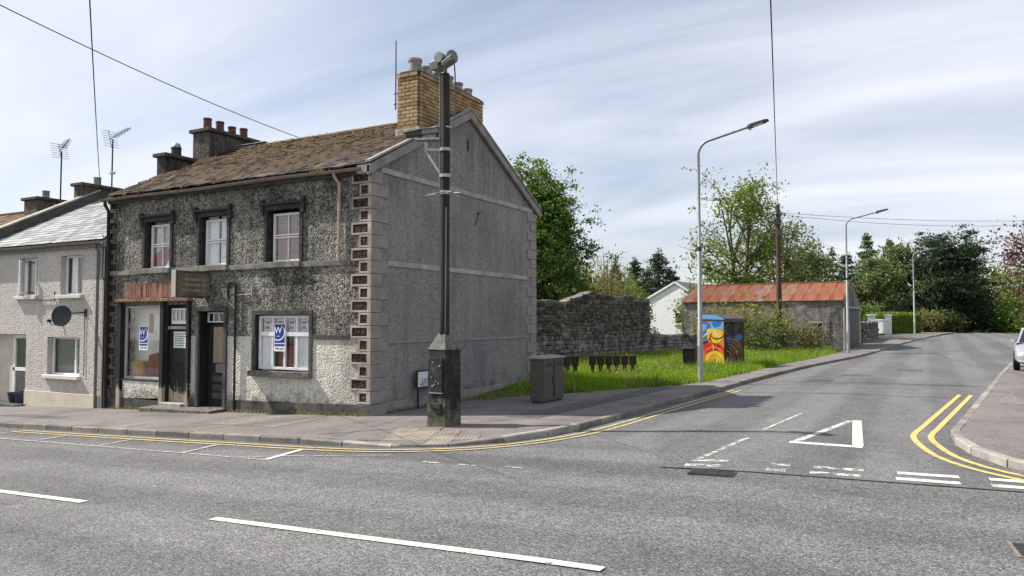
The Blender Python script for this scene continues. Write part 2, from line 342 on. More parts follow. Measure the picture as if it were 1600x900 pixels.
def mk_pedestal():
    t = NT('pedestal_dark_paint_algae'); p = t.co('Position'); z = t.xyz(p)[2]
    n = t.noise(p, 5, 7, .66); n2 = t.noise(t.mapping(p, (6, 6, .6)), 2.2, 5, .6)
    col = t.ramp(n, [(.3, (.010, .010, .010)), (.55, (.026, .026, .026)), (.76, (.10, .10, .095))])
    f = t.math('ADD', t.math('MULTIPLY', t.math('SUBTRACT', .62, z), .62), t.math('ADD', n, t.math('MULTIPLY', n2, .3)))
    col = t.mix(t.ramp(f, [(.70, 0), (.98, .8)]), col, t.mix(n2, (.05, .06, .016), (.20, .20, .15)))
    top = t.ramp(t.math('SUBTRACT', z, 1.465), [(0, 0), (.03, 1)]); col = t.mix(top, col, t.ramp(n, [(.3, (.05, .05, .043)), (.6, (.16, .16, .145)), (.8, (.28, .28, .26))]))
    t.bump(n, .35, .01); return t.done(col, .8)
M['pedestal'] = mk_pedestal()
M['cabinet'] = simple('cabinet_olive_grey', (.085, .082, .068), .55, .1, .16, 4, .1)
M['cabinet_top'] = simple('cabinet_lid', (.27, .27, .26), .5, .2, .2, 5, .15)
M['black_bin'] = simple('bin_black_plastic', (.012, .012, .013), .5, 0, .3, 6, .1)
M['brown_timber'] = simple('brown_creosoted_timber', (.045, .026, .022), .85, 0, .45, 8, .35, streak=True)
M['sign_white'] = simple('street_plate_white', (.66, .68, .72), .4, 0, .06, 6, .02)
M['sign_ink'] = simple('street_plate_lettering', (.03, .05, .10), .5, 0, .1, 6, 0)
def mk_rust():
    t = NT('corrugated_rusty_iron'); p = t.co('Object'); x = t.xyz(p)
    n = t.noise(t.mapping(p, (1.6, .35, 1)), 2.2, 6, .6); n2 = t.noise(p, 11, 4, .6)
    f = t.math('ADD', t.math('MULTIPLY', n, .8), t.math('MULTIPLY', n2, .25)); 
    f = t.math('ADD', f, t.math('MULTIPLY', t.math('SUBTRACT', t.rnd(), .5), .16))
    col = t.ramp(f, [(.37, (.38, .36, .33)), (.46, (.33, .20, .14)), (.57, (.36, .14, .075)), (.76, (.25, .08, .04))])
    return t.done(col, .75, .1)
M['rust'] = mk_rust()
def mk_stone(name, stops, island):
    t = NT(name); p = t.co('Position'); r = t.rnd(island); n = t.noise(p, 9, 6, .66)
    col = t.ramp(r, stops); col = t.mix(1, col, t.ramp(n, [(.28, .5), (.5, 1), (.75, 1.4)]), 'MULTIPLY')
    z = t.xyz(p)[2]
    lime = t.math('ADD', t.noise(p, 1.9, 6, .66), t.math('MULTIPLY', t.math('SUBTRACT', 1.6, z), .10))
    col = t.mix(t.ramp(t.math('ADD', lime, t.math('MULTIPLY', n, .25)), [(.64, 0), (.84, .7)]), col, (.36, .345, .32))
    mo = t.noise(p, 1.7, 5, .6); col = t.mix(t.ramp(t.math('ADD', mo, t.math('MULTIPLY', t.math('SUBTRACT', z, 2.4), .22)), [(.55, 0), (.72, .7)]), col, (.045, .04, .026))
    t.bump(n, .6, .02); return t.done(col, .92)
ST = [(0, (.035, .031, .028)), (.4, (.085, .076, .067)), (.7, (.145, .13, .115)), (.85, (.11, .068, .052)), (1, (.20, .185, .16))]
M['stone'] = mk_stone('wall_stone', ST, False); M['stone_i'] = mk_stone('wall_stone_small', ST, True)
M['red_brick'] = mk_stone('wall_red_brick', [(0, (.13, .05, .04)), (.5, (.22, .085, .06)), (.8, (.28, .15, .11)), (1, (.35, .27, .23))], False)
M['wall_mortar'] = simple('wall_mortar_lime', (.155, .143, .128), .95, 0, .5, 4, .5)
def mk_leaf(name, stops, trans=.35, rough=.6):
    t = NT(name); r = t.rnd(True); col = t.ramp(r, stops); t.done(col, rough, 0, .2)
    tl = t.N.new('ShaderNodeBsdfTranslucent'); t.L.new(t.mix(1, col, (1.25, 1.3, .6), 'MULTIPLY'), tl.inputs[0])
    mx = t.N.new('ShaderNodeMixShader'); mx.inputs[0].default_value = trans
    t.L.new(t.b.outputs[0], mx.inputs[1]); t.L.new(tl.outputs[0], mx.inputs[2]); t.L.new(mx.outputs[0], t.N['Material Output'].inputs['Surface'])
    return t.m
M['leaf_deep'] = mk_leaf('leaves_deep_green', [(0, (0.031, 0.070, 0.016)), (.5, (0.070, 0.152, 0.031)), (1, (0.160, 0.264, 0.055))])
M['leaf_fresh'] = mk_leaf('leaves_fresh_green', [(0, (0.080, 0.128, 0.023)), (.5, (0.145, 0.210, 0.038)), (1, (0.239, 0.275, 0.065))])
M['leaf_yellow'] = mk_leaf('leaves_yellow_green', [(0, (0.112, 0.125, 0.025)), (.5, (0.213, 0.213, 0.044)), (1, (0.325, 0.294, 0.075))])
M['leaf_dull'] = mk_leaf('leaves_dull_green', [(0, (0.065, 0.085, 0.036)), (.5, (0.130, 0.162, 0.069)), (1, (0.223, 0.254, 0.121))])
M['leaf_pale'] = mk_leaf('leaves_pale_olive', [(0, (0.116, 0.116, 0.047)), (.5, (0.194, 0.194, 0.085)), (1, (0.310, 0.296, 0.155))])
M['needle'] = mk_leaf('needles_dark', [(0, (0.013, 0.029, 0.013)), (.5, (0.029, 0.059, 0.026)), (1, (0.065, 0.101, 0.042))], .15)
M['needle_mid'] = mk_leaf('needles_mid', [(0, (0.036, 0.068, 0.026)), (.5, (0.076, 0.131, 0.045)), (1, (0.158, 0.220, 0.081))], .2)
M['leaf_maroon'] = mk_leaf('leaves_maroon', [(0, (0.050, 0.020, 0.020)), (.5, (0.110, 0.045, 0.045)), (1, (0.260, 0.150, 0.150))])
M['leaf_white'] = mk_leaf('leaves_blossom', [(0, (0.035, 0.050, 0.025)), (.6, (0.070, 0.085, 0.050)), (.85, (0.300, 0.300, 0.260)), (1, (0.500, 0.500, 0.460))])
M['hedge_leaf'] = mk_leaf('hedge_leaves', [(0, (0.065, 0.117, 0.016)), (.5, (0.130, 0.221, 0.026)), (1, (0.247, 0.338, 0.039))], .25)
M['grass'] = mk_leaf('grass_blades', [(0, (.085, .14, .012)), (.45, (.145, .235, .018)), (.8, (.22, .31, .03)), (1, (.32, .32, .09))], .4)
def mk_grass():
    t = NT('grass_blades'); r = t.rnd(True); p = t.co('Position')
    col = t.ramp(r, [(0, (.08, .165, .010)), (.45, (.15, .29, .015)), (.85, (.24, .38, .026)), (1, (.42, .41, .09))])
    n = t.noise(p, .55, 5, .65); col = t.mix(1, col, t.ramp(n, [(.3, (.62, .70, .6)), (.5, (1, 1, 1)), (.68, (1.32, 1.18, .9))]), 'MULTIPLY')
    n2 = t.noise(t.mapping(p, (1, 1, 1), (7, 3, 0)), 1.3, 5, .65); col = t.mix(t.ramp(n2, [(.64, 0), (.76, .4)]), col, (.25, .22, .09))
    t.done(col, .6, 0, .2); tl = t.N.new('ShaderNodeBsdfTranslucent'); t.L.new(t.mix(1, col, (1.25, 1.3, .6), 'MULTIPLY'), tl.inputs[0]); mx = t.N.new('ShaderNodeMixShader'); mx.inputs[0].default_value = .4
    t.L.new(t.b.outputs[0], mx.inputs[1]); t.L.new(tl.outputs[0], mx.inputs[2]); t.L.new(mx.outputs[0], t.N['Material Output'].inputs['Surface']); return t.m
M['grass'] = mk_grass()
M['dandelion'] = mk_leaf('dandelion_yellow', [(0, (0.620, 0.450, 0.020)), (1, (0.750, 0.620, 0.050))], .2)
M['seedhead'] = mk_leaf('dandelion_seed', [(0, (0.500, 0.500, 0.460)), (1, (0.700, 0.700, 0.660))], .3)
M['bark'] = simple('bark', (.085, .068, .05), .95, 0, .45, 7, .6, streak=True)
M['bark_pale'] = simple('bark_pale', (.20, .18, .15), .95, 0, .4, 7, .6, streak=True)
M['twig'] = simple('twigs_brown', (.15, .105, .065), .95, 0, .35, 7, .3)
def mk_soil():
    t = NT('verge_soil_grass'); p = t.co('Position'); n = t.noise(p, 2.5, 6, .65); n2 = t.noise(p, 30, 3)
    col = t.ramp(n, [(.3, (.06, .055, .02)), (.5, (.055, .095, .018)), (.7, (.10, .14, .025))])
    t.bump(n2, .6, .03); return t.done(col, .95)
M['soil'] = mk_soil()
M['field'] = simple('field_grass', (.05, .075, .02), .95, 0, .4, .3, .3)

# ------------------------------------------------------------------ geometry helpers
OFF = {}
def link(o, parent=None):
    COL.objects.link(o)
    if parent is not None: o.parent = parent
    return o
def tag(o, label=None, cat=None, group=None, kind=None):
    if label: o['label'] = label
    if cat: o['category'] = cat
    if group: o['group'] = group
    if kind: o['kind'] = kind
    return o
def root(name, loc, label, cat, group=None, rz=0, local=False):
    o = bpy.data.objects.new(name, None); link(o); o.location = loc; o.rotation_euler = (0, 0, rz); o.empty_display_size = .2
    OFF[o.name] = Vector((0, 0, 0)) if local else Vector(loc)
    return tag(o, label, cat, group)
def off(p): return OFF.get(p.name, Vector((0, 0, 0))) if p is not None else Vector((0, 0, 0))
class MB:
    def __init__(s): s.v = []; s.f = []; s.sm = False
    def add(s, vs, fs):
        b = len(s.v); s.v += [tuple(v) for v in vs]; s.f += [tuple(i + b for i in f) for f in fs]; return s
    def quad(s, a, b, c, d): return s.add([a, b, c, d], [(0, 1, 2, 3)])
    def box(s, x0, x1, y0, y1, z0, z1):
        return s.add([(x0, y0, z0), (x1, y0, z0), (x1, y1, z0), (x0, y1, z0), (x0, y0, z1), (x1, y0, z1), (x1, y1, z1), (x0, y1, z1)],
                     [(3, 2, 1, 0), (4, 5, 6, 7), (0, 1, 5, 4), (1, 2, 6, 5), (2, 3, 7, 6), (3, 0, 4, 7)])
    def hexa(s, bottom, top):   # 4 + 4 points, same winding (ccw from above)
        return s.add(list(bottom) + list(top), [(3, 2, 1, 0), (4, 5, 6, 7), (0, 1, 5, 4), (1, 2, 6, 5), (2, 3, 7, 6), (3, 0, 4, 7)])
    def bar(s, a, b, w, h, up=(0, 0, 1)):   # rectangular bar from a to b
        a = Vector(a); b = Vector(b); d = (b - a).normalized(); up = Vector(up)
        if abs(d.dot(up)) > .98: up = Vector((0, 1, 0))
        r = d.cross(up).normalized(); u = r.cross(d).normalized()
        pa = [a - r * w / 2 - u * h / 2, a + r * w / 2 - u * h / 2, a + r * w / 2 + u * h / 2, a - r * w / 2 + u * h / 2]
        pb = [p + (b - a) for p in pa]
        return s.add(pa + pb, [(0, 1, 2, 3), (7, 6, 5, 4), (1, 0, 4, 5), (2, 1, 5, 6), (3, 2, 6, 7), (0, 3, 7, 4)])
    def tube(s, pts, r, n=8, cap=True):
        pts = [Vector(p) for p in pts]; rs = r if hasattr(r, '__len__') else [r] * len(pts)
        b = len(s.v); prev = None
        for i, p in enumerate(pts):
            d = (pts[min(i + 1, len(pts) - 1)] - pts[max(i - 1, 0)]).normalized()
            if prev is None:
                ref = Vector((0, 0, 1)) if abs(d.z) < .9 else Vector((1, 0, 0)); u = d.cross(ref).normalized()
            else:
                u = (prev - d * prev.dot(d)).normalized()
            prev = u; w = d.cross(u)
            for k in range(n):
                a = 2 * math.pi * k / n; s.v.append(tuple(p + (u * math.cos(a) + w * math.sin(a)) * rs[i]))
        for i in range(len(pts) - 1):
            for k in range(n):
                k2 = (k + 1) % n; s.f.append((b + i * n + k, b + i * n + k2, b + (i + 1) * n + k2, b + (i + 1) * n + k))
        if cap:
            s.f.append(tuple(b + k for k in reversed(range(n)))); e = b + (len(pts) - 1) * n; s.f.append(tuple(e + k for k in range(n)))
        return s
    def lathe(s, c, prof, n=14):
        b = len(s.v); c = Vector(c)
        for r, z in prof:
            for k in range(n):
                a = 2 * math.pi * k / n; s.v.append((c.x + r * math.cos(a), c.y + r * math.sin(a), c.z + z))
        for i in range(len(prof) - 1):
            for k in range(n):
                k2 = (k + 1) % n; s.f.append((b + i * n + k, b + i * n + k2, b + (i + 1) * n + k2, b + (i + 1) * n + k))
        s.f.append(tuple(b + k for k in reversed(range(n)))); e = b + (len(prof) - 1) * n; s.f.append(tuple(e + k for k in range(n)))
        return s
    def prism(s, poly, vec):
        n = len(poly); vec = Vector(vec); a = [Vector(p) for p in poly]; b = [p + vec for p in a]
        fs = [tuple(reversed(range(n))), tuple(range(n, 2 * n))] + [(i, (i + 1) % n, n + (i + 1) % n, n + i) for i in range(n)]
        return s.add(a + b, fs)
    def grid(s, fn, nu, nv):
        b = len(s.v)
        for i in range(nu + 1):
            for j in range(nv + 1): s.v.append(tuple(fn(i / nu, j / nv)))
        for i in range(nu):
            for j in range(nv):
                a = b + i * (nv + 1) + j; s.f.append((a, a + nv + 1, a + nv + 2, a + 1))
        return s
    def mesh(s, name, mat=None, o=Vector((0, 0, 0)), smooth=False, fix=True):
        me = bpy.data.meshes.new(name)
        me.from_pydata([(v[0] - o.x, v[1] - o.y, v[2] - o.z) for v in s.v], [], s.f)
        if fix:
            bm = bmesh.new(); bm.from_mesh(me); bmesh.ops.recalc_face_normals(bm, faces=bm.faces); bm.to_mesh(me); bm.free()
        if mat: me.materials.append(M[mat])
        if smooth: me.polygons.foreach_set('use_smooth', [True] * len(me.polygons))
        me.update(); return me
    def build(s, name, mat, parent=None, smooth=False, bevel=0, fix=True):
        o = bpy.data.objects.new(name, s.mesh(name, mat, off(parent), smooth, fix)); link(o, parent); OFF[o.name] = off(parent)
        if smooth:
            try:
                md = o.modifiers.new('edge', 'EDGE_SPLIT'); md.split_angle = rad(40)
            except Exception: pass
        if bevel:
            b = o.modifiers.new('bevel', 'BEVEL'); b.width = bevel; b.segments = 2; b.limit_method = 'ANGLE'
        return o
def inst(name, me, loc, parent=None, rot=(0, 0, 0), scale=(1, 1, 1)):
    o = bpy.data.objects.new(name, me); link(o, parent); o.location = Vector(loc) - off(parent); o.rotation_euler = rot; o.scale = scale
    OFF[o.name] = Vector((0, 0, 0)); return o
def text(body, size, mat, name, parent, mtx):
    cu = bpy.data.curves.new(name, 'FONT'); cu.body = body; cu.size = size; cu.align_x = 'CENTER'; cu.align_y = 'CENTER'; cu.extrude = .0015; cu.resolution_u = 3
    t = bpy.data.objects.new(name + '_tmp', cu); COL.objects.link(t)
    dg = bpy.context.evaluated_depsgraph_get(); me = bpy.data.meshes.new_from_object(t.evaluated_get(dg)); bpy.data.objects.remove(t)
    me.transform(mtx); me.transform(Matrix.Translation(-off(parent))); me.materials.clear(); me.materials.append(M[mat])
    o = bpy.data.objects.new(name, me); link(o, parent); return o
FRONT = Matrix.Rotation(rad(90), 4, 'X')                                   # text facing -Y
EAST = Matrix.Rotation(rad(90), 4, 'Z') @ Matrix.Rotation(rad(90), 4, 'X')    # text facing +X

def catmull(P, step):
    P = [Vector((p[0], p[1], 0)) for p in P]; out = []
    for i in range(len(P) - 1):
        a = P[max(i - 1, 0)]; b = P[i]; c = P[i + 1]; d = P[min(i + 2, len(P) - 1)]
        n = max(2, int((c - b).length / .15))
        for k in range(n):
            t = k / n
            m1 = (c - a) * .5; m2 = (d - b) * .5
            if (b - a).length > 0 and (c - b).length < .4 * (b - a).length: m1 = (c - b)
            if (d - c).length > 0 and (c - b).length < .4 * (d - c).length: m2 = (c - b)
            h = 2 * t**3 - 3 * t**2 + 1; out.append(b * h + m1 * (t**3 - 2 * t**2 + t) + c * (-2 * t**3 + 3 * t**2) + m2 * (t**3 - t**2))
    out.append(P[-1])
    L = [0]
    for i in range(1, len(out)): L.append(L[-1] + (out[i] - out[i - 1]).length)
    n = int(L[-1] / step); res = []; j = 0
    for k in range(n + 1):
        s = k * step
        while j < len(L) - 2 and L[j + 1] < s: j += 1
        t = (s - L[j]) / max(1e-6, L[j + 1] - L[j]); res.append(out[j].lerp(out[j + 1], t))
    return res
def offset(line, d):   # to the right of travel
    out = []
    for i, p in enumerate(line):
        t = (line[min(i + 1, len(line) - 1)] - line[max(i - 1, 0)]).normalized(); out.append(p + Vector((t.y, -t.x, 0)) * d)
    return out

# ------------------------------------------------------------------ ground, roads, pavements
KP = [(-45, 9.6), (-30, 9.6), (-18.7, 9.6), (-13.8, 9.56), (-10, 9.55), (-8.85, 9.56), (-8.0, 9.62), (-7.37, 9.76), (-6.65, 10.08), (-6.1, 10.6), (-5.72, 11.3), (-5.48, 12.2), (-5.37, 13.4),
      (-5.3, 15.3), (-5.2, 17.7), (-5.0, 21.3), (-4.8, 25.8), (-4.3, 32.7), (-3.55, 39), (-2.95, 44), (-1.7, 56.4), (0, 70), (1.6, 85), (3.3, 104)]
KL = catmull(KP, .915)
RP = [(9.6, 104), (7.3, 75), (5.5, 60), (3.85, 45), (2.65, 35), (1.95, 29), (1.46, 24.5), (.77, 18.3), (.36, 14.6), (.26, 13.6), (.36, 12.7), (.58, 11.75), (1.02, 11.0), (1.8, 10.45), (3, 10.15), (6, 10.0), (15, 9.95), (45, 9.95)]
KR = catmull(RP, .915)
def dip(x, y):   # dropped kerb at the tactile paving
    a = math.exp(-(((x + 7.25) / 1.15) ** 4)) ; d = max(0, y - (9.75 + max(0, x + 7.4) * .75))
    return .078 * a * max(0, 1 - d / 1.5) if y < 12 else 0
def zr(x, y): return gz(x, y) - .105
def zp(x, y): return gz(x, y) - dip(x, y)

# big ground sheet
mb = MB(); mb.grid(lambda u, v: ((-260 + 520 * u), (-80 + 480 * v), gz(-260 + 520 * u, -80 + 480 * v) - .32), 104, 96)
gr = mb.build('ground', 'field', fix=False); tag(gr, 'green field ground behind the houses', None, None, 'structure')
# main road
mb = MB(); mb.grid(lambda u, v: (-70 + 130 * u, -14 + 27 * v, zr(-70 + 130 * u, 0)), 130, 27)
main_road = mb.build('main_road', 'asphalt', fix=False); tag(main_road, 'grey coarse asphalt of the main road', None, None, 'structure')
# side road
def xk(y, line):
    best = None
    for i in range(len(line) - 1):
        a, b = line[i], line[i + 1]
        if min(a.y, b.y) <= y <= max(a.y, b.y) and abs(a.y - b.y) > 1e-6:
            best = a.x + (b.x - a.x) * (y - a.y) / (b.y - a.y)
            if line is KR: return best
    return best
ys = [9.35, 9.8, 10.4, 11.1, 12, 13, 14, 15.5, 17, 19, 21, 24, 27, 30, 34, 38, 42, 46, 50, 55, 60, 66, 72, 78, 86, 95, 102]
rows = []
for y in ys:
    l = xk(y, KL) - .2 if y >= 13 else -3.0 - 2.45 * sstep(9.4, 13, y)
    r = xk(y, KR) + .2 if y > 13.6 else 2.8
    yy = lambda t: y + (t * .06 if y < 10 else 0)
    rows.append([(l + (r - l) * k / 10, y + .1 * (l + (r - l) * k / 10 + 3) * (1 if y < 10.2 else 0), 0) for k in range(11)])
rows = [[(x, y, zr(x, y) + .005) for x, y, _ in r] for r in rows]
mb = MB()
for a, b in zip(rows, rows[1:]):
    for k in range(10): mb.quad(a[k], a[k + 1], b[k + 1], b[k])
side_road = mb.build('side_road', 'asphalt_side', fix=False); tag(side_road, 'smoother asphalt of the side road running uphill', None, None, 'structure')
mb = MB()
for k in range(10):
    a, b = rows[0][k], rows[0][k + 1]; mb.quad((a[0], a[1] - .02, a[2] + .003), (b[0], b[1] - .02, b[2] + .003), (b[0], b[1] + .015, b[2] + .003), (a[0], a[1] + .015, a[2] + .003))
mb.build('tar_seam', 'tar', side_road, fix=False)

IN = [((-45, 9.6), (-45, 12.95)), ((-18.7, 9.6), (-18.7, 12.95)), ((-10, 9.55), (-11.6, 12.95)), ((-8.0, 9.62), (-10.6, 13.1)), ((-6.65, 10.08), (-10.45, 14.0)), ((-5.72, 11.3), (-10.45, 15.4)),
      ((-5.37, 13.4), (-10.42, 16.3)), ((-5.3, 15.3), (-9.9, 17.1)), ((-5.2, 17.7), (-8.4, 18.9)), ((-5.0, 21.3), (-6.5, 21.7)), ((-4.95, 22.5), (-6.0, 22.8)), ((-4.8, 25.8), (-5.85, 26)), ((-4.3, 32.7), (-5.5, 32.9)),
      ((-3.55, 39), (-5.0, 39.2)), ((-2.95, 44), (-4.65, 44.2)), ((-1.7, 56.4), (-3.9, 56.4)), ((0, 70), (-4.2, 70)), ((3.3, 104), (0, 104))]
def inner_at(p):
    best = (1e9, None)
    for (a, ia), (b, ib) in zip(IN, IN[1:]):
        a = Vector((*a, 0)); b = Vector((*b, 0)); d = b - a; t = min(1, max(0, (p - a).dot(d) / d.length_squared))
        e = (a + d * t - p).length
        if e < best[0]: best = (e, Vector((*ia, 0)).lerp(Vector((*ib, 0)), t))
    return best[1]
fine = catmull(KP, .45); inn = offset(fine, -.12)
mb = MB(); prev = None
for p in inn:
    q = inner_at(p); row = []
    for k in range(9):
        c = p.lerp(q, (k / 8) ** 1.3); row.append((c.x, c.y, zp(c.x, c.y)))
    if prev:
        for k in range(8): mb.quad(prev[k], row[k], row[k + 1], prev[k + 1])
    prev = row
pave = mb.build('pavement', 'paving', fix=False); tag(pave, 'worn reddish grey tarmac pavement round the shop corner', None, None, 'structure')
pinn = offset(KR, -.12); mb = MB(); prev = None
for p in pinn:
    row = []
    q = Vector((max(p.x, 0) + 3.2 + (0 if p.y > 14 else (14 - p.y) * 6), p.y + (0 if p.y > 12 else (12 - p.y) * .5), 0)) if p.y > 10.3 else Vector((p.x + 3 + (10.3 - p.y) * 10, 13.5, 0))
    q = Vector((45, max(p.y, 13.5 + (p.x > 3) * .0), 0)) if p.y < 14 else Vector((45, p.y, 0))
    for k in range(9):
        c = p.lerp(q, (k / 8) ** 2.2); row.append((c.x, c.y, zp(c.x, c.y) - .0))
    if prev:
        for k in range(8): mb.quad(prev[k], row[k], row[k + 1], prev[k + 1])
    prev = row
pave2 = mb.build('pavement', 'paving', fix=False); tag(pave2, 'tarmac pavement and forecourt on the right corner', None, None, 'structure')
# kerb stones, each one a piece
def kerb_mesh(mat, h=.125):
    b = MB(); w = .125; l = .888 / 2; c = .018
    pr = [(-.005, -.3), (w, -.3), (w, 0), (c, 0), (0.0, -c)]
    b.prism([(-l, -y, z) for y, z in pr], (2 * l, 0, 0)); return b.mesh('kerb_stone', mat)
km = kerb_mesh('kerb'); km2 = kerb_mesh('kerb_pale')
def lay_kerbs(line, parent, me, tmax, tmin, sgn=1, pale=None):
    for a, b in zip(line, line[1:]):
        m = (a + b) / 2
        if not tmin(m): continue
        d = b - a; ang = math.atan2(d.y, d.x)
        za = zp(a.x, a.y); zb = zp(b.x, b.y); sl = math.atan2(zb - za, d.length)
        use = pale(m) if pale else me
        o = inst('kerb_stone', use, (m.x, m.y, (za + zb) / 2 + .006 + random.uniform(-.004, .004)), parent, (random.uniform(-.012, .012), -sl, ang + random.uniform(-.006, .006)), (d.length / .915, 1, 1))
# mesh lies with outer face at local y=0 and body at -y; travelling so that road is to the right -> mirror
def flip(me):
    m2 = me.copy(); m2.transform(Matrix.Scale(-1, 4, (0, 1, 0))); m2.flip_normals(); return m2
kmL, kmLp = flip(km), flip(km2)
lay_kerbs(KL, pave, kmL, None, lambda m: -26 < m.x and m.y < 78, 1, lambda m: kmLp if (m.x > -8.3 and m.y < 12.3) or m.y > 45 else kmL)
lay_kerbs(KR, pave2, kmL, None, lambda m: m.y < 60 and m.x < 8, 1, lambda m: kmLp)

# tactile slabs with blisters
b = MB(); s = .197; b.box(-s, s, -s, s, -.05, 0)
for i in range(6):
    for j in range(6):
        x = (i - 2.5) * .0655; y = (j - 2.5) * .0655; r = .016
        base = [(x + r * math.cos(k * math.pi / 3), y + r * math.sin(k * math.pi / 3), 0.0005) for k in range(6)]; top = [(x + r * .6 * math.cos(k * math.pi / 3), y + r * .6 * math.sin(k * math.pi / 3), .008) for k in range(6)]
        b.add(base + top, [(6, 7, 8, 9, 10, 11)] + [(k, (k + 1) % 6, 6 + (k + 1) % 6, 6 + k) for k in range(6)])
tm = b.mesh('tactile_slab', 'tactile')
TP = [(-8.45, 9.72), (-8.15, 11.3), (-7.6, 11.15), (-6.25, 10.75), (-6.3, 10.62), (-6.85, 10.15), (-7.4, 9.95)]
def inside(x, y, P):
    c = False
    for i in range(len(P)):
        (x1, y1), (x2, y2) = P[i], P[i - 1]
        if (y1 > y) != (y2 > y) and x < (x2 - x1) * (y - y1) / (y2 - y1) + x1: c = not c
    return c
ca, sa = math.cos(rad(22)), math.sin(rad(22))
for i in range(-6, 7):
    for j in range(-6, 7):
        x = -7.45 + (i * ca - j * sa) * .402; y = 10.4 + (i * sa + j * ca) * .402
        if inside(x, y, TP):
            e = .2; gx = (zp(x + e, y) - zp(x - e, y)) / (2 * e); gy = (zp(x, y + e) - zp(x, y - e)) / (2 * e)
            nrm = Vector((-gx, -gy, 1)).normalized(); q = Vector((0, 0, 1)).rotation_difference(nrm) @ Euler((0, 0, rad(22))).to_quaternion()
            inst('tactile_slab', tm, (x, y, zp(x, y) + .012 + random.uniform(-.002, .002)), pave, q.to_euler())
# ---- painted markings
def ribbon(line, w, mat, name, parent, dz=.009, a=None, zf=zr):
    l = offset(line, -w / 2); r = offset(line, w / 2); m = MB()
    for i in range(len(line) - 1):
        m.quad(*[(p.x, p.y, zf(p.x, p.y) + dz) for p in (l[i], r[i], r[i + 1], l[i + 1])])
    return m.build(name, mat, parent, fix=False)
def straight(a, b, w, mat, name, parent, dz=.009):
    a = Vector((*a, 0)); b = Vector((*b, 0)); n = max(1, int((b - a).length / .5)); return ribbon([a.lerp(b, i / n) for i in range(n + 1)], w, mat, name, parent, dz)
for x0, x1 in ((-30.4, -26.4), (-24.3, -20.3), (-18.3, -14.3), (-12.35, -8.35), (-6.25, -2.12), (.2, 4.3), (6.3, 10.3)):
    straight((x0, 5.25), (x1, 5.25), .11, 'white_paint', 'centre_line_dash', main_road)
yl = [p for p in catmull(KP, .3) if -17.2 < p.x and p.y < 21.4]
y1 = offset(yl, .27); y2 = offset(yl, .47)
near = [i for i, p in enumerate(yl)]
ribbon(y1, .075, 'yellow_worn', 'yellow_line', main_road, .012); ribbon(y2, .075, 'yellow_worn', 'yellow_line', main_road, .012)
yr = [p for p in catmull(RP, .3) if p.y < 21.9 and p.x < 12]
ribbon(offset(yr, .26), .09, 'yellow_paint', 'yellow_line', side_road, .012); ribbon(offset(yr, .5), .09, 'yellow_paint', 'yellow_line', side_road, .012)
straight((-17.5, 8.42), (-8.6, 8.14), .06, 'thin_paint', 'parking_bay_line', main_road)
straight((-9.3, 8.16), (-8.55, 8.5), .05, 'thin_paint', 'parking_bay_line', main_road, .0095)
for i, x in enumerate((-16.9, -14.85, -12.8, -10.5, -8.58)):
    straight((x, 8.35 - (x + 17) * .025), (x - .2, 9.05), .09 + .02 * (i == 4), 'thin_paint' if i < 4 else 'white_paint', 'parking_bay_line', main_road, .0115)
straight((-8.58, 8.5), (-7.0, 9.05), .045, 'thin_paint', 'parking_bay_line', main_road, .010)
for i, (x0, x1) in enumerate(((-2.75, -2.3), (-1.78, -1.55), (-1.28, -.72), (-.36, .28), (.58, 1.25), (1.6, 2.2))):
    mt = 'worn_paint' if i < 3 else 'white_paint'
    for dy in (0, .38):
        straight((x0, 9.78 + (x0 + 1) * .1 + dy), (x1, 9.78 + (x1 + 1) * .1 + dy), .16, mt, 'give_way_dash', side_road, .010)
for (a, b, w, mt) in (((-1.86, 12.06), (-.86, 12.06), .2, 'white_paint'), ((-.93, 12.16), (-1.17, 15.2), .15, 'white_paint'), ((-1.78, 12.17), (-1.27, 15.1), .11, 'mid_paint')):
    straight(a, b, w, mt, 'give_way_triangle', side_road, .010 + .0012 * (w < .2))
straight((-2.72, 9.9), (-2.5, 12.2), .08, 'worn_paint', 'centre_line_dash', side_road, .010)
straight((-2.45, 13.2), (-2.2, 16.0), .06, 'worn_paint', 'centre_line_dash', side_road, .010)
for (x, y) in ((-6.2, 8.72), (-5.6, 8.7), (-4.9, 8.75)):
    straight((x, y), (x + .3, y - .02), .06, 'worn_paint', 'centre_line_dash', main_road, .009)
# iron covers in the road
def cover(x, y, w, l, rz, label, mat):
    r = root('drain_cover', (x, y, zr(x, y)), label, 'drain cover', rz=rz, local=True)
    m = MB(); m.box(-w / 2, w / 2, -l / 2, l / 2, -.03, .012); m.build('frame', mat, r)
    n = 3
    for i in range(n):
        for j in range(4):
            c = MB(); x0 = -w / 2 + .02 + i * (w - .04) / n; y0 = -l / 2 + .02 + j * (l - .04) / 4; c.box(x0 + .006, x0 + (w - .04) / n - .006, y0 + .006, y0 + (l - .04) / 4 - .006, .0121, .018); c.build('grid_bar', 'tar', r)
cover(-2.3, 9.18, .52, .3, .04, 'dark iron drain cover at the worn give way line', 'metal_dark')
cover(.76, 7.28, .42, .42, .1, 'small square iron cover in the road at right', 'gutter')

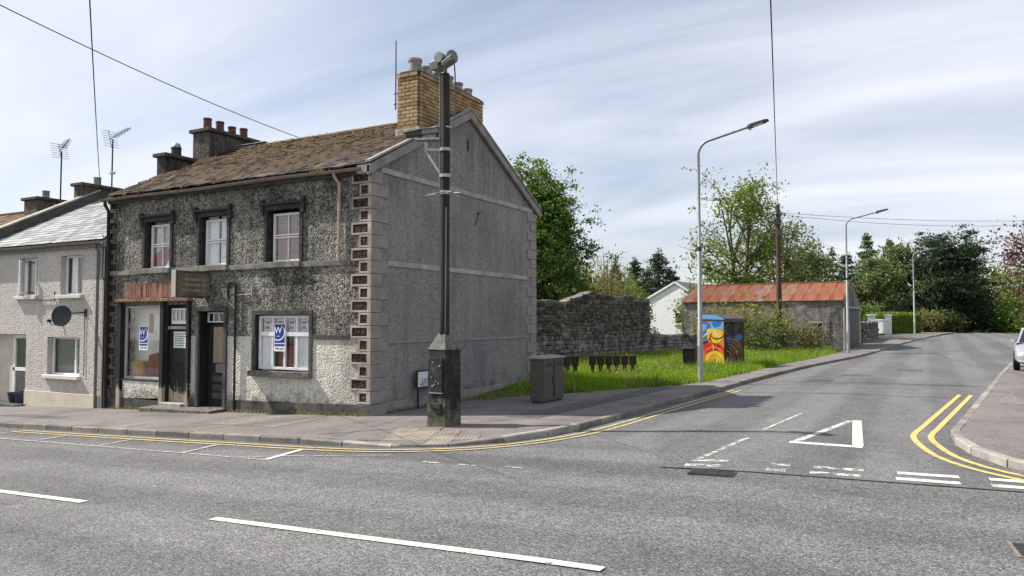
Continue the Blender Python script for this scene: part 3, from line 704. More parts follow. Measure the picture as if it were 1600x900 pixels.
# ------------------------------------------------------------------ the derelict corner shop
YF, XR, XL = 12.72, -10.39, -19.35
YB = 20.45; YRG = 16.6; ZE = 5.33; ZRG = 7.42
shop = root('corner_shop', (XR, YF, 0), 'derelict two storey corner shop with dark pebbledash front and grey gable', 'building')
def facade(openings, xs, zs, y, fn, reveal, rv_mat, parent, rname='reveal'):
    """front sheet with openings cut out; fn(xc, zc) names the zone (part, material)"""
    X = sorted(set(xs + [o[0] for o in openings] + [o[1] for o in openings])); Z = sorted(set(zs + [o[2] for o in openings] + [o[3] for o in openings]))
    zones = {}
    for x0, x1 in zip(X, X[1:]):
        for z0, z1 in zip(Z, Z[1:]):
            xc, zc = (x0 + x1) / 2, (z0 + z1) / 2
            if any(o[0] < xc < o[1] and o[2] < zc < o[3] for o in openings): continue
            zones.setdefault(fn(xc, zc), MB()).quad((x0, y, z0), (x1, y, z0), (x1, y, z1), (x0, y, z1))
    for (n, mt), m in zones.items(): m.build(n, mt, parent, fix=False)
    for o in openings:
        d = o[4]; m = MB(); x0, x1, z0, z1 = o[:4]
        m.quad((x0, y, z0), (x0, y + d, z0), (x0, y + d, z1), (x0, y, z1)); m.quad((x1, y, z1), (x1, y + d, z1), (x1, y + d, z0), (x1, y, z0))
        m.quad((x0, y, z1), (x0, y + d, z1), (x1, y + d, z1), (x1, y, z1)); m.quad((x0, y, z0), (x1, y, z0), (x1, y + d, z0), (x0, y + d, z0))
        m.build(rname, o[5], parent, fix=False)
UPW = [(-17.86, -16.88), (-15.77, -14.80), (-13.46, -12.44)]
OPS = [(a, b, 3.35, 4.60, .22, 'hood') for a, b in UPW] + [
    (-13.80, -12.12, .86, 2.15, .16, 'hood'), (-15.72, -14.84, -.6, 2.24, .32, 'timber_black'), (-16.96, -16.14, -.6, 2.42, .14, 'timber_black'), (-18.68, -17.12, .48, 2.42, .14, 'timber_black')]
def zone(x, z):
    if z > 1.64: return ('upper_render', 'dash_dark')
    return ('lower_render', 'dash_cream') if x > -16.14 else ('shop_bay_render', 'smooth_dark')
facade(OPS, [XL, XR, -16.14], [-.8, 1.64, ZE + .02], YF, zone, .2, None, shop)
# gable, rear and side walls
m = MB(); m.add([(XR, YF, -.8), (XR, YB, -.8), (XR, YB, ZE), (XR, YRG, ZRG - .04), (XR, YF, ZE)], [(0, 1, 2, 3, 4)]); m.build('gable_render', 'dash_gable', shop, fix=False)
m = MB(); m.add([(XL, YF, -.8), (XL, YF, ZE), (XL, YRG, ZRG - .04), (XL, YB, ZE), (XL, YB, -.8)], [(0, 1, 2, 3, 4)]); m.quad((XL, YB, -.8), (XL, YB, ZE), (XR, YB, ZE), (XR, YB, -.8)); m.build('rear_wall', 'dash_gable', shop, fix=False)
# string courses and plinths
m = MB(); m.box(XL, -10.95, YF - .045, YF - .002, 3.22, 3.335); m.build('string_course', 'string_dirty', shop, bevel=.008)
m = MB(); m.box(-12.02, -10.95, YF - .03, YF - .002, 1.60, 1.70); m.build('string_course', 'smooth_dark', shop, bevel=.006)
def frontstrip(x0, x1, zt0, zt1, d, mat, name):
    m = MB(); m.hexa([(x0, YF - d, -.8), (x1, YF - d, -.8), (x1, YF - .002, -.8), (x0, YF - .002, -.8)], [(x0, YF - d, zt0), (x1, YF - d, zt1), (x1, YF - .002, zt1), (x0, YF - .002, zt0)]); m.build(name, mat, shop, bevel=.01)
frontstrip(-14.80, XR + .03, .13, .235, .035, 'plinth', 'plinth'); frontstrip(-16.1, -15.76, .10, .12, .035, 'smooth_dark', 'plinth'); frontstrip(XL, -16.99, -.03, .06, .05, 'smooth_dark', 'plinth')
def gstrip(y0, y1, z0, z1, d, mat, name='string_course'):
    m = MB(); m.hexa([(XR + .002, y0, z0), (XR + d, y0, z0), (XR + d, y1, z0), (XR + .002, y1, z0)], [(XR + .002, y0, z1), (XR + d, y0, z1), (XR + d, y1, z1), (XR + .002, y1, z1)]); return m.build(name, mat, shop, bevel=.008)
gstrip(YF + .56, YB - .5, 3.215, 3.335, .028, 'string'); gstrip(YF + .56, YB - .5, 1.505, 1.565, .022, 'verge'); gstrip(YF + .30, YB - .24, 5.24, 5.36, .03, 'string')
m = MB(); m.hexa([(XR + .002, YF - .033, -.5), (XR + .035, YF - .033, -.5), (XR + .035, YB, -.5), (XR + .002, YB, -.5)], [(XR + .002, YF - .033, .22), (XR + .035, YF - .033, .22), (XR + .035, YB, .30), (XR + .002, YB, .30)]); m.build('plinth', 'verge', shop, bevel=.01)
m = MB(); m.box(XR + .001, XR + .012, YRG - .05, YRG + .02, 6.42, 6.72); m.build('air_vent', 'dark_room', shop)
m = MB(); m.tube([(XR, 17.05, 4.85), (XR + .06, 17.04, 4.86), (XR + .07, 16.95, 4.65), (XR + .05, 16.9, 4.5)], .015, 6); m.build('iron_hook', 'pipe_dark', shop)
# quoins
QZ = [.235 + i * .2785 for i in range(19)]
def quoin_frame(x0, x1, z0, z1, bl, br, y, d):
    m = MB(); zb = .043
    for a in ((x0, x1, z0, z0 + zb), (x0, x1, z1 - zb, z1), (x0, x0 + bl, z0 + zb, z1 - zb), (x1 - br, x1, z0 + zb, z1 - zb)):
        m.box(a[0], a[1], y - d, y - .002, a[2], a[3])
    return m
for i in range(18):
    z0, z1 = QZ[i] + .006, QZ[i + 1] - .006; lg = (i % 2 == 1); w = .53 if lg else .31
    m = quoin_frame(XR - w, XR + .022, z0, z1, .045, .10, YF, .030)
    gw = .34 if lg else .56
    m.box(XR + .0025, XR + .0215, YF - .002, YF + gw, z0, z1)
    q = m.build('quoin', 'quoin', shop, bevel=.006)
    p = MB(); p.box(XR - w + .04, XR - .073, YF - .018, YF - .001, z0 + .038, z1 - .038); p.build('pebble_panel', 'pebble_panel', q)
    s = MB(); s.box(XR + .0215, XR + .027, YF - .03, YF + gw - .006, z0 + .008, z1 - .008); s.build('gable_face', 'quoin_gable', q)
    # rear corner of the gable
    gw = .56 if lg else .34
    if i < 19:
        s = MB(); s.box(XR + .002, XR + .028, YB - gw, YB + .02, z0, z1); s.build('quoin', 'quoin_gable', shop, bevel=.006)
    # left end of the front, darker
    lw = .34 if lg else .2
    q = quoin_frame(XL, XL + lw + .06, z0, z1, .05, .055, YF, .034).build('quoin', 'quoin_dark', shop, bevel=.006)
    p = MB(); p.box(XL + .045, XL + lw + .01, YF - .016, YF - .001, z0 + .045, z1 - .045); p.build('pebble_panel', 'pebble_panel', q)

def wavy(x0, x1, y, z0, z1, waves, amp, mat, name, parent):
    m = MB(); m.grid(lambda u, v: (x0 + (x1 - x0) * u, y + amp * math.sin(u * waves * 6.283 + math.sin(v * 2 + u * 9) * .5), z0 + (z1 - z0) * v), int(waves * 8), 3)
    return m.build(name, mat, parent, smooth=False, fix=False)
def slats(x0, x1, y, z0, z1, pitch, mat, parent, name='blind'):
    m = MB(); z = z1
    while z > z0:
        m.add([(x0, y - .008, z), (x1, y - .008, z), (x1, y + .014, z - pitch * .75), (x0, y + .014, z - pitch * .75)], [(0, 1, 2, 3)]); z -= pitch
    return m.build(name, mat, parent, fix=False)
def bars(rects, y, d, parent, name, mat='frame_white', bevel=.004):
    m = MB()
    for x0, x1, z0, z1 in rects: m.box(x0, x1, y, y + d, z0, z1)
    return m.build(name, mat, parent, bevel=bevel)
def frame_rects(x0, x1, z0, z1, t): return [(x0, x1, z0, z0 + t), (x0, x1, z1 - t, z1), (x0, x0 + t, z0 + t, z1 - t), (x1 - t, x1, z0 + t, z1 - t)]
# upper sash windows with dark hood mouldings
for k, (a, b) in enumerate(UPW):
    z0, z1 = 3.36, 4.59; y = YF + .12; cx = (a + b) / 2; t = .055; zm = 3.97
    win = bars(frame_rects(a + .06, b - .01, z0 + .01, z1 - .08, t), y, .06, shop, 'window')
    bars([(a + .06 + t, b - .01 - t, zm - .045, zm - .012), (a + .06 + t, b - .01 - t, zm + .012, zm + .045)], y - .008, .05, win, 'meeting_rail')
    bars([(cx + .01, cx + .038, z0 + .06, z1 - .13)], y + .002, .045, win, 'glazing_bar')
    g = MB(); g.box(a + .1, b - .05, y + .03, y + .034, z0 + .05, z1 - .12); g.build('pane', 'glass', win)
    if k == 1:
        wavy(a + .08, cx - .02, y + .065, z0, z1, 6, .02, 'curtain', 'curtain', win); wavy(cx + .05, b - .02, y + .065, z0, z1, 6, .02, 'curtain', 'curtain', win)
    elif k == 0:
        wavy(a + .08, b - .02, y + .08, z0, z1, 4, .025, 'curtain_dull', 'curtain', win)
        c = MB(); c.add([(a + .1, y + .052, z0), (b - .2, y + .052, z0), (b - .1, y + .052, z0 + .45), (cx, y + .052, z0 + .55), (a + .1, y + .052, z0 + .35)], [(0, 1, 2, 3, 4)]); c.build('draped_cloth', 'red_cloth', win, fix=False)
        c = MB(); c.add([(cx + .05, y + .047, z0), (b - .05, y + .047, z0), (b - .05, y + .047, z0 + .5)], [(0, 1, 2)]); c.build('draped_cloth', 'paper', win, fix=False)
    else:
        slats(a + .08, b - .02, y + .06, z0 + .02, z1 - .08, .034, 'blind_red', win)
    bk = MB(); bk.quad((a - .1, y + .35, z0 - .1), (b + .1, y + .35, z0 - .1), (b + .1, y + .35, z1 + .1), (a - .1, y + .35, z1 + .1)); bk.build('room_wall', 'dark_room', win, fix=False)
    sl_ = MB(); sl_.box(a - .1, b + .08, YF - .1, YF + .12, z0 - .13, z0 + .005); sl_.build('sill', 'string_dirty', win, bevel=.01)
    h = MB(); h.box(a - .1, a, YF - .035, YF - .001, z0 + .02, z1 - .02); h.box(b, b + .1, YF - .035, YF - .001, z0 + .02, z1 - .02)
    h.box(a - .1, b + .1, YF - .04, YF - .001, z1 - .019, z1 + .1); h.box(a - .16, b + .16, YF - .11, YF - .001, z1 + .1005, z1 + .155)
    for xx in (a - .13, b + .13): h.box(xx - .05, xx + .05, YF - .085, YF - .001, z1 - .12, z1 + .0995); h.box(xx - .055, xx + .055, YF - .1, YF - .001, z1 + .156, z1 + .23)
    h.build('hood_moulding', 'hood', win, bevel=.008)
# big ground floor window
a, b, z0, z1 = -13.80, -12.12, .86, 2.15; y = YF + .07
win = bars(frame_rects(a + .03, b - .02, z0 + .03, z1 - .02, .06), y, .07, shop, 'window')
gx = [a + .09 + (b - a - .17) * k / 4 for k in range(1, 4)]
bars([(x - .028, x + .028, z0 + .09, 1.66) for x in gx] + [(x - .028, x + .028, 1.762, z1 - .08) for x in gx], y + .004, .055, win, 'mullion')
bars([(a + .09, b - .08, 1.66, 1.762)], y - .01, .06, win, 'transom')
for k in range(4):
    x0 = a + .09 + (b - a - .17) * k / 4; x1 = a + .09 + (b - a - .17) * (k + 1) / 4
    g = MB(); g.box(x0 + .02, x1 - .02, y + .03, y + .034, z0 + .08, 1.68); g.build('pane', 'glass', win)
    g = MB(); g.box(x0 + .02, x1 - .02, y + .03, y + .034, 1.74, z1 - .07); g.build('pane', 'glass', win)
    bars(frame_rects(x0 + .09, x1 - .1, 1.80, z1 - .12, .022), y + .055, .008, win, 'leaded_square')
    bars([(x0 + .05, x1 - .05, z1 - .2, z1 - .13), (x0 + .05, x0 + .2, 1.8, 1.88)], y + .07, .004, win, 'blind_patch', 'pipe_grey')
wavy(a + .08, gx[0] + .02, y + .065, z0, 1.7, 6, .012, 'curtain', 'curtain', win); wavy(gx[1] + .24, b - .06, y + .065, z0, 1.7, 9, .018, 'curtain', 'curtain', win); wavy(a + .08, b - .06, y + .10, 1.68, z1, 12, .012, 'curtain', 'curtain', win)
for x0, x1, zt in ((gx[0] + .12, gx[1] - .04, 1.5), (gx[1] + .05, gx[1] + .24, 1.45)):
    g = MB(); g.box(x0, x1, y + .1, y + .14, z0, zt); g.build('chair_back', 'red_cloth', win)
bk = MB(); bk.quad((a - .1, y + .9, z0 - .1), (b + .1, y + .9, z0 - .1), (b + .1, y + .9, z1 + .1), (a - .1, y + .9, z1 + .1)); bk.build('room_wall', 'curtain_dull', win, fix=False)
m = MB(); m.box(a - .12, b + .1, YF - .13, YF + .07, z0 - .13, z0 + .0); m.build('sill', 'sill_dark', win, bevel=.012)
m = MB(); m.box(a - .1, a, YF - .03, YF - .001, z0 + .002, z1); m.box(b, b + .1, YF - .03, YF - .001, z0 + .002, z1); m.box(a - .1, b + .1, YF - .034, YF - .001, z1 + .0005, z1 + .1); m.build('surround', 'smooth_dark', win, bevel=.006)
# house door, recessed
a, b = -15.72, -14.84; y = YF + .24
dr = bars([(a + .03, b - .03, -.12, 1.93)], y, .04, shop, 'door', 'timber_black', .006)
bars([(a + .22, b - .1, .98, 1.86)], y - .014, .013, dr, 'upper_board', 'board_brown')
bars([(a + .36, b - .2, .74, .96)], y - .05, .05, dr, 'letter_box', 'pipe_grey')
for z in (.1, .3, .52): bars([(a + .2, b - .1, z, z + .15)], y - .012, .011, dr, 'panel', 'smooth_dark')
fl = bars(frame_rects(a + .05, b - .03, 1.97, 2.22, .03) + [(a + .05 + k * .2, a + .08 + k * .2, 2.0, 2.19) for k in range(1, 4)], y - .06, .05, dr, 'fanlight')
g = MB(); g.box(a + .08, b - .05, y - .03, y - .026, 1.99, 2.2); g.build('pane', 'glass', dr)
bk = MB(); bk.quad((a, y + .05, -.6), (b, y + .05, -.6), (b, y + .05, 2.24), (a, y + .05, 2.24)); bk.build('backing', 'dark_room', dr, fix=False)
m = MB(); m.box(a - .1, a - .001, YF - .05, YF - .001, -.5, 2.25); m.box(b + .001, b + .1, YF - .05, YF - .001, -.5, 2.25); m.box(a - .1, b + .1, YF - .055, YF - .001, 2.2505, 2.37); m.build('door_case', 'smooth_dark', shop, bevel=.008)
# shop front: pilasters, fascia boards, window bay, door
for x0, x1, d in ((-18.84, -18.69, .09), (-17.11, -16.97, .1), (-16.13, -16.03, .09)):
    m = MB(); m.box(x0, x1, YF - d, YF - .001, -.4, 2.5); m.build('pilaster', 'flake', shop, bevel=.01)
m = MB(); m.box(-18.9, -16.0, YF - .14, YF - .001, 2.501, 2.585); m.build('cornice', 'fascia', shop, bevel=.012)
x = -18.62
while x < -16.78:
    w = random.uniform(.16, .26); d = random.uniform(.02, .05); m = MB(); m.box(x + .006, min(x + w, -16.75), YF - d, YF - .001, 2.59 + random.uniform(0, .02), 3.0 + random.uniform(-.02, .04)); m.build('fascia_board', 'fascia', shop); x += w
m = MB(); m.box(-18.62, -17.14, YF - .05, YF - .051 + .05, -.02, .46); m.build('stall_riser', 'dash_cream', shop, bevel=.01)
sw = bars(frame_rects(-18.66, -17.14, .5, 2.40, .055), YF + .02, .06, shop, 'shop_window', 'sign_grey')
bars([(-18.7, -17.1, .462, .499)], YF - .07, .12, sw, 'sill', 'timber_black')
g = MB(); g.box(-18.6, -17.2, YF + .05, YF + .054, .55, 2.35); g.build('pane', 'glass', sw)
ZI = .55
def ibox(n, mat, *a):
    m = MB(); m.box(*a); return m.build(n, mat, sw, bevel=.01)
ibox('display_floor', 'cream_wall', -19.2, -16.2, YF + .15, YF + 1.3, .42, ZI); ibox('display_back', 'cream_wall', -19.2, -16.2, YF + .40, YF + .44, .4, 2.7); ibox('display_ceiling', 'cream_wall', -19.2, -16.2, YF + .15, YF + 1.3, 2.6, 2.65)
ibox('display_side', 'cream_wall', -19.1, -19.06, YF + .15, YF + 1.3, .4, 2.7); ibox('display_side', 'cream_wall', -17.06, -17.02, YF + .15, YF + 1.3, .4, 2.7)
for k in range(6):
    ibox('stocked_shelf', 'smooth_dark', -19.05, -18.75, YF + .16, YF + .38, .7 + k * .27, .73 + k * .27)
    for j in range(5): ibox('goods', random.choice(['curtain_dull', 'pipe_dark', 'wood', 'smooth_dark', 'paper']), -19.0, -18.78 + random.uniform(-.1, .05), YF + .17 + j * .042, YF + .20 + j * .042, .731 + k * .27, .731 + k * .27 + random.uniform(.08, .2))
m = MB(); m.grid(lambda u, v: (-18.0 + .95 * u, YF + .2 + .035 * math.sin(u * 25) * (1 - v) + .07 * v, ZI + .01 + v * .55 + .08 * math.sin(u * 3)), 30, 4); m.build('red_drape', 'red_cloth', sw, fix=False)
ibox('counter', 'red_cloth', -18.0, -17.1, YF + .30, YF + .39, ZI + .01, 1.1)
ibox('box', 'wood', -18.55, -18.1, YF + .16, YF + .34, ZI + .01, .95)
for (x, z, w, h, mt) in ((-18.1, 1.95, .16, .5, 'wood'), (-17.6, 1.35, .2, .25, 'ink'), (-17.45, 2.0, .2, .25, 'paper')): ibox('picture', mt, x - w / 2, x + w / 2, YF + .38, YF + .399, z - h / 2, z + h / 2)
ibox('card', 'paper', -17.85, -17.65, YF + .29, YF + .30, 1.15, 1.4)
sd = bars([(-16.93, -16.16, -.4, 1.80)], YF + .07, .05, shop, 'shop_door', 'flake', .006)
bars([(-16.96, -16.14, 1.80, 1.88)], YF + .03, .1, sd, 'transom', 'sill')
bars([(-16.92, -16.18, .95, 1.76)], YF + .06, .009, sd, 'glass_panel', 'timber_black')
bars([(-16.86, -16.2, 1.93, 2.02), (-16.86, -16.2, 2.28, 2.33)] + [(-16.86 + k * .155, -16.82 + k * .155, 2.02, 2.28) for k in range(5)], YF + .06, .02, sd, 'fanlight')
bars([(-16.86, -16.2, 2.02, 2.28)], YF + .09, .01, sd, 'fanlight_board', 'curtain_dull')
m = MB(); m.quad((-16.96, YF + .13, -.5), (-16.14, YF + .13, -.5), (-16.14, YF + .13, 2.42), (-16.96, YF + .13, 2.42)); m.build('backing', 'dark_room', sd, fix=False)
m = MB(); m.hexa([(-17.3, YF - .5, -.4), (-14.72, YF - .5, -.4), (-14.72, YF + .3, -.4), (-17.3, YF + .3, -.4)], [(-17.3, YF - .5, -.14), (-14.72, YF - .5, -.09), (-14.72, YF + .3, -.07), (-17.3, YF + .3, -.12)]); m.build('doorstep', 'sill_dark', shop, bevel=.02)
m = MB(); m.box(-16.95, -16.15, YF - .2, YF + .06, -.139, -.03); m.build('doorstep', 'sill', shop, bevel=.015)
# hooked iron pipe and small bracket
px = -14.42
pts = [(px, YF - .06, -.14), (px, YF - .06, 2.75)] + [(px - .13 + .13 * math.cos(t), YF - .06, 2.78 + .17 * math.sin(t)) for t in [k * math.pi / 8 for k in range(9)]] + [(px - .26, YF - .06, 2.6), (px - .23, YF - .06, 2.52)]
m = MB(); m.tube(pts, .028, 8); m.build('hooked_pipe', 'pipe_dark', shop, smooth=True)
m = MB(); m.tube([(px, YF - .05, 2.62), (-13.9, YF - .05, 2.64)], .012, 6); m.box(-13.91, -13.88, YF - .06, YF - .01, 2.62, 2.82); m.build('wall_bracket', 'sill', shop)
# gutters and downpipes
def half_gutter(x0, x1, y, z0, z1, mat, parent, r=.06):
    m = MB(); n = 14
    m.grid(lambda u, v: (x0 + (x1 - x0) * u, y - r * math.cos(v * math.pi), z0 + (z1 - z0) * u + .012 * math.sin(u * 11) - r * math.sin(v * math.pi)), n, 8)
    o = m.build('gutter', mat, parent, smooth=False, fix=False); s = o.modifiers.new('thick', 'SOLIDIFY'); s.thickness = .008; return o
half_gutter(XL - .12, XR - .1, YF - .19, 5.27, 5.29, 'gutter', shop)
m = MB(); m.box(XL, XR - .02, YF - .09, YF - .002, 5.16, 5.31); m.build('eaves_board', 'smooth_dark', shop)
dp = MB(); x = -11.28; dp.tube([(x, YF - .19, 5.24), (x, YF - .19, 5.16), (x + .05, YF - .07, 5.0), (x + .05, YF - .07, 3.36), (x + .05, YF - .05, 3.3)], .036, 8); dp.build('downpipe', 'pipe_peach', shop, smooth=True)
dp = MB(); x = XL + .03; dp.tube([(x, YF - .19, 5.24), (x, YF - .19, 5.12), (x + .03, YF - .1, 4.95), (x + .03, YF - .08, -.35)], .045, 8); dp.build('downpipe', 'pipe_dark', shop, smooth=True)
dp = MB(); dp.tube([(XL - .25, YF - .07, 4.35), (XL - .08, YF - .07, 4.3), (XL - .08, YF - .07, -.35)], .022, 6); dp.tube([(XL - .16, YF - .09, 4.3), (XL - .16, YF - .09, 3.2), (XL - .1, YF - .09, 3.1)], .016, 6); dp.build('waste_pipe', 'pipe_dark', shop, smooth=True)
# roof
def slope_pts(y0, z0, y1, z1): return Vector((0, y1 - y0, z1 - z0))
EY, EZ = YF - .2, 5.30
m = MB(); x0, x1 = XL - .08, XR + .02
m.add([(x0, EY + .05, EZ), (x1, EY + .05, EZ), (x1, YRG, ZRG - .03), (x0, YRG, ZRG - .03), (x0, YB + .2, EZ), (x1, YB + .2, EZ)], [(0, 1, 2, 3), (3, 2, 5, 4)])
rf = m.build('roof', 'under', shop, fix=False)
m = MB(); m.add([(x0, YRG, ZRG), (x1, YRG, ZRG), (x1, YB + .22, EZ + .02), (x0, YB + .22, EZ + .02)], [(0, 1, 2, 3)]); m.build('rear_slates', 'slate_i', shop, fix=False)
def slate_mesh(w, l, t, mat, seed):
    r = random.Random(seed); b = MB(); j = lambda a: r.uniform(-a, a)
    c1, c2 = r.uniform(0, .05), r.uniform(0, .05)
    P = [(-w / 2, 0 + c1), (-w / 2 + .04, j(.012)), (w / 2 - .04, j(.012)), (w / 2, 0 + c2), (w / 2, l), (-w / 2, l)]
    n = len(P); b.add([(x, y, 0) for x, y in P] + [(x, y, t) for x, y in P], [tuple(reversed(range(n))), tuple(range(n, 2 * n))] + [(i, (i + 1) % n, n + (i + 1) % n, n + i) for i in range(n)])
    return b.mesh('slate', mat)
def lay_slates(x0, x1, y0, z0, y1, z1, w, expo, t, mats, parent, nobj, seed, rough=1.0, lift=.012, name='slate', sag=0):
    rn = random.Random(seed); L = math.hypot(y1 - y0, z1 - z0); ang = math.atan2(z1 - z0, y1 - y0); nr = int(L / expo)
    V = [slate_mesh(w - .012, expo * 1.35, t, mats[0], seed + k) for k in range(6)]; items = []
    for r in range(nr):
        x = x0 + (w / 2 if r % 2 else 0) - w / 2
        while x < x1:
            cx = x + w / 2
            if cx - w / 2 > x0 - .1 and cx + w / 2 < x1 + .1:
                s = r * expo + rn.uniform(-.012, .012) * rough; bow = -sag * math.sin(math.pi * (cx - x0) / (x1 - x0)) * math.sin(math.pi * min(1, s / L))
                p = Vector((cx, y0 + math.cos(ang) * s, z0 + math.sin(ang) * s + lift + bow))
                rot = Euler((ang - .055 + rn.uniform(-.015, .03) * rough, rn.uniform(-.02, .02) * rough, rn.uniform(-.05, .05) * rough)); items.append((p, rot, rn.randrange(6)))
            x += w
    items.sort(key=lambda i: i[0].length)
    for p, rot, k in items[:nobj]: inst(name, V[k], p, parent, rot)
    vs, fs, b = [], [], 0
    for p, rot, k in items[nobj:]:
        mt = Matrix.Translation(p) @ rot.to_matrix().to_4x4(); me = V[k]
        vs += [tuple(mt @ v.co) for v in me.vertices]; fs += [tuple(i + b for i in q.vertices) for q in me.polygons]; b = len(vs)
    if vs:
        mm = MB(); mm.v = vs; mm.f = fs; tag(mm.build(name + 's_beyond', mats[1], parent, fix=False), kind='stuff')
lay_slates(XL - .08, XR + .02, EY, EZ + .01, YRG, ZRG, .33, .235, .034, ('slate', 'slate_i'), shop, 300, 11, 2.4, .016, sag=.07)
# moss cushions on the slates
rn = random.Random(5); m = MB(); ang = math.atan2(ZRG - EZ, YRG - EY)
for _ in range(1500):
    u = rn.random() ** .8; v = 1 - rn.random() ** 1.15; x = XL + (XR - XL) * (1 - u); 
    if rn.random() > (.35 + .9 * v) * (1.1 if x < -13 else .5): continue
    s = v * 4.55; r = rn.uniform(.02, .065); y = EY + math.cos(ang) * s; z = EZ + math.sin(ang) * s + .045 - .07 * math.sin(math.pi * (x - XL) / (XR - XL)) * math.sin(math.pi * v)
    n = 6; ring = [(x + r * 1.3 * math.cos(k * 1.047 + u) * rn.uniform(.8, 1.2), y + r * math.sin(k * 1.047 + u) * math.cos(ang), z - .02 + r * math.sin(k * 1.047 + u) * math.sin(ang)) for k in range(n)]
    m.add(ring + [(x, y, z + r * .7)], [(k, (k + 1) % n, n) for k in range(n)])
tag(m.build('roof_moss', 'moss', shop, fix=False), kind='stuff')
m = MB(); rn = random.Random(8)
for k in range(26):   # grass tuft in the gutter
    x = -11.75 + rn.gauss(0, .13); h = rn.uniform(.05, .16); m.add([(x - .012, YF - .2, 5.28), (x + .012, YF - .19, 5.28), (x + rn.uniform(-.07, .07), YF - .22 + rn.uniform(-.05, .03), 5.28 + h)], [(0, 1, 2)])
tag(m.build('gutter_weeds', 'leaf_yellow', shop, fix=False), kind='stuff')
# ridge tiles
rt = MB(); rt.grid(lambda u, v: (-.225 + .45 * u, .13 * math.cos(math.pi * (.08 + .84 * v)), .085 * math.sin(math.pi * (.08 + .84 * v)) - .02), 1, 8); rtm = rt.mesh('ridge_tile', 'gutter', fix=False)
x = XL + .15
while x < -11.5:
    if not (-19.9 < x < -18.9): inst('ridge_tile', rtm, (x, YRG, ZRG + .0 + random.uniform(-.006, .006) - .02), shop, (0, random.uniform(-.015, .015), random.uniform(-.02, .02)))
    x += .447
inst('ridge_tile', rtm, (-10.55, YRG, ZRG - .015), shop)
m = MB(); m.box(-18.9, -17.6, YRG - .14, YRG + .1, ZRG + .045, ZRG + .065); m.build('ridge_flashing', 'lead', shop)
# verge boards of the gable
def verge(ya, za, yb, zb, x0, x1, name='verge', mat='verge', h=.21, parent=shop, drop=.0):
    m = MB(); m.hexa([(x0, ya, za - h), (x1, ya, za - h), (x1, yb, zb - h), (x0, yb, zb - h)], [(x0, ya, za), (x1, ya, za), (x1, yb, zb), (x0, yb, zb)]); return m.build(name, mat, parent, bevel=.01)
verge(YF - .2, 5.33, YRG, ZRG + .05, XR + .021, XR + .11); verge(YB + .2, 5.33, YRG, ZRG + .05, XR + .021, XR + .11)
verge(YF - .2, 5.43, YRG, ZRG + .115, XR - .02, XR + .125, 'verge_cap', 'verge', .06); verge(YB + .2, 5.43, YRG, ZRG + .115, XR - .02, XR + .125, 'verge_cap', 'verge', .06)
m = MB(); m.box(XR - .25, XR + .1, YF - .2, YF - .003, 5.15, 5.33); m.build('eaves_block', 'verge', shop, bevel=.01)
# yellow brick chimney
cx0, cx1, cy0, cy1, cz1 = -11.36, -10.74, 14.9, 17.86, 8.06
ch = MB(); ch.box(cx0 + .02, cx1 - .02, cy0 + .02, cy1 - .02, 6.2, cz1); ch = ch.build('chimney', 'mortar', shop)
bl, bc = .252, .0915
def brick_mesh(l, d):
    b = MB(); g = .0065; b.box(-l / 2 + g, l / 2 - g, -d, 0, g, bc - g); me = b.mesh('brick', 'brick'); bm = bmesh.new(); bm.from_mesh(me); bmesh.ops.bevel(bm, geom=bm.edges, offset=.006, segments=1, affect='EDGES'); bm.to_mesh(me); bm.free(); return me
BM = {}
def bm_len(l):
    k = round(l, 3)
    if k not in BM: BM[k] = brick_mesh(k, .05)
    return BM[k]
def roofz(y): return EZ + (ZRG - EZ) * (y - EY) / (YRG - EY) if y < YRG else ZRG - (y - YRG) * .52
nrow = int((cz1 - 6.3) / bc)
for r in range(nrow):
    z = cz1 - (r + 1) * bc; out = .03 if r == 0 else .0
    # east face
    p = cy0 - (bl / 2 if r % 2 else 0); 
    while p < cy1 - .02:
        a, b_ = max(p, cy0), min(p + bl, cy1)
        if b_ - a > .05 and z + bc > roofz((a + b_) / 2): inst('brick', bm_len(b_ - a), (cx1 + out, (a + b_) / 2, z), ch, (0, 0, rad(90)))
        p += bl
    p = cx0 - (0 if r % 2 else bl / 2)
    while p < cx1 - .02:
        a, b_ = max(p, cx0), min(p + bl, cx1)
        if b_ - a > .05 and z + bc > roofz(cy0): inst('brick', bm_len(b_ - a), ((a + b_) / 2, cy0 - out, z), ch, (0, 0, 0))
        p += bl
for o in [c for c in ch.children if abs(c.rotation_euler.z) < .1]: o.location.y -= .0; o.rotation_euler.z = math.pi; o.rotation_euler.z = 0
m = MB(); m.box(cx0 - .03, cx1 + .035, cy0 - .035, cy1 + .03, cz1, cz1 + .05); m.box(cx0 + .03, cx1 - .03, cy0 + .02, cy1 - .02, cz1 + .0505, cz1 + .1); m.build('cap', 'cap', ch, bevel=.02)
for k in range(6):
    h = [.36, .3, .28, .34, .3, .26][k]; r = [.165, .16, .15, .15, .14, .14][k]
    m = MB(); m.lathe(((cx0 + cx1) / 2, cy0 + .27 + k * .485, cz1 + .08), [(r * 1.0, 0), (r * .96, h * .8), (r * 1.08, h * .82), (r * 1.08, h), (r * .85, h), (r * .85, h - .1)], 14); m.build('chimney_pot', 'pot_grey', ch, smooth=True)
m = MB(); m.box(cx0 - .04, cx1 + .04, cy0 - .05, cy0 + .05, 6.52, 6.72); m.build('flashing', 'lead', ch)
# slate apron between chimney and verge
m = MB(); m.add([(cx1 - .02, cy0 + .1, roofz(cy0 + .1) + .03), (XR + .0, cy0 + .1, roofz(cy0 + .1) + .03), (XR + .0, YRG, ZRG + .07), (cx1 - .02, YRG, ZRG + .09)], [(0, 1, 2, 3)]); m.build('apron', 'under', ch, fix=False)
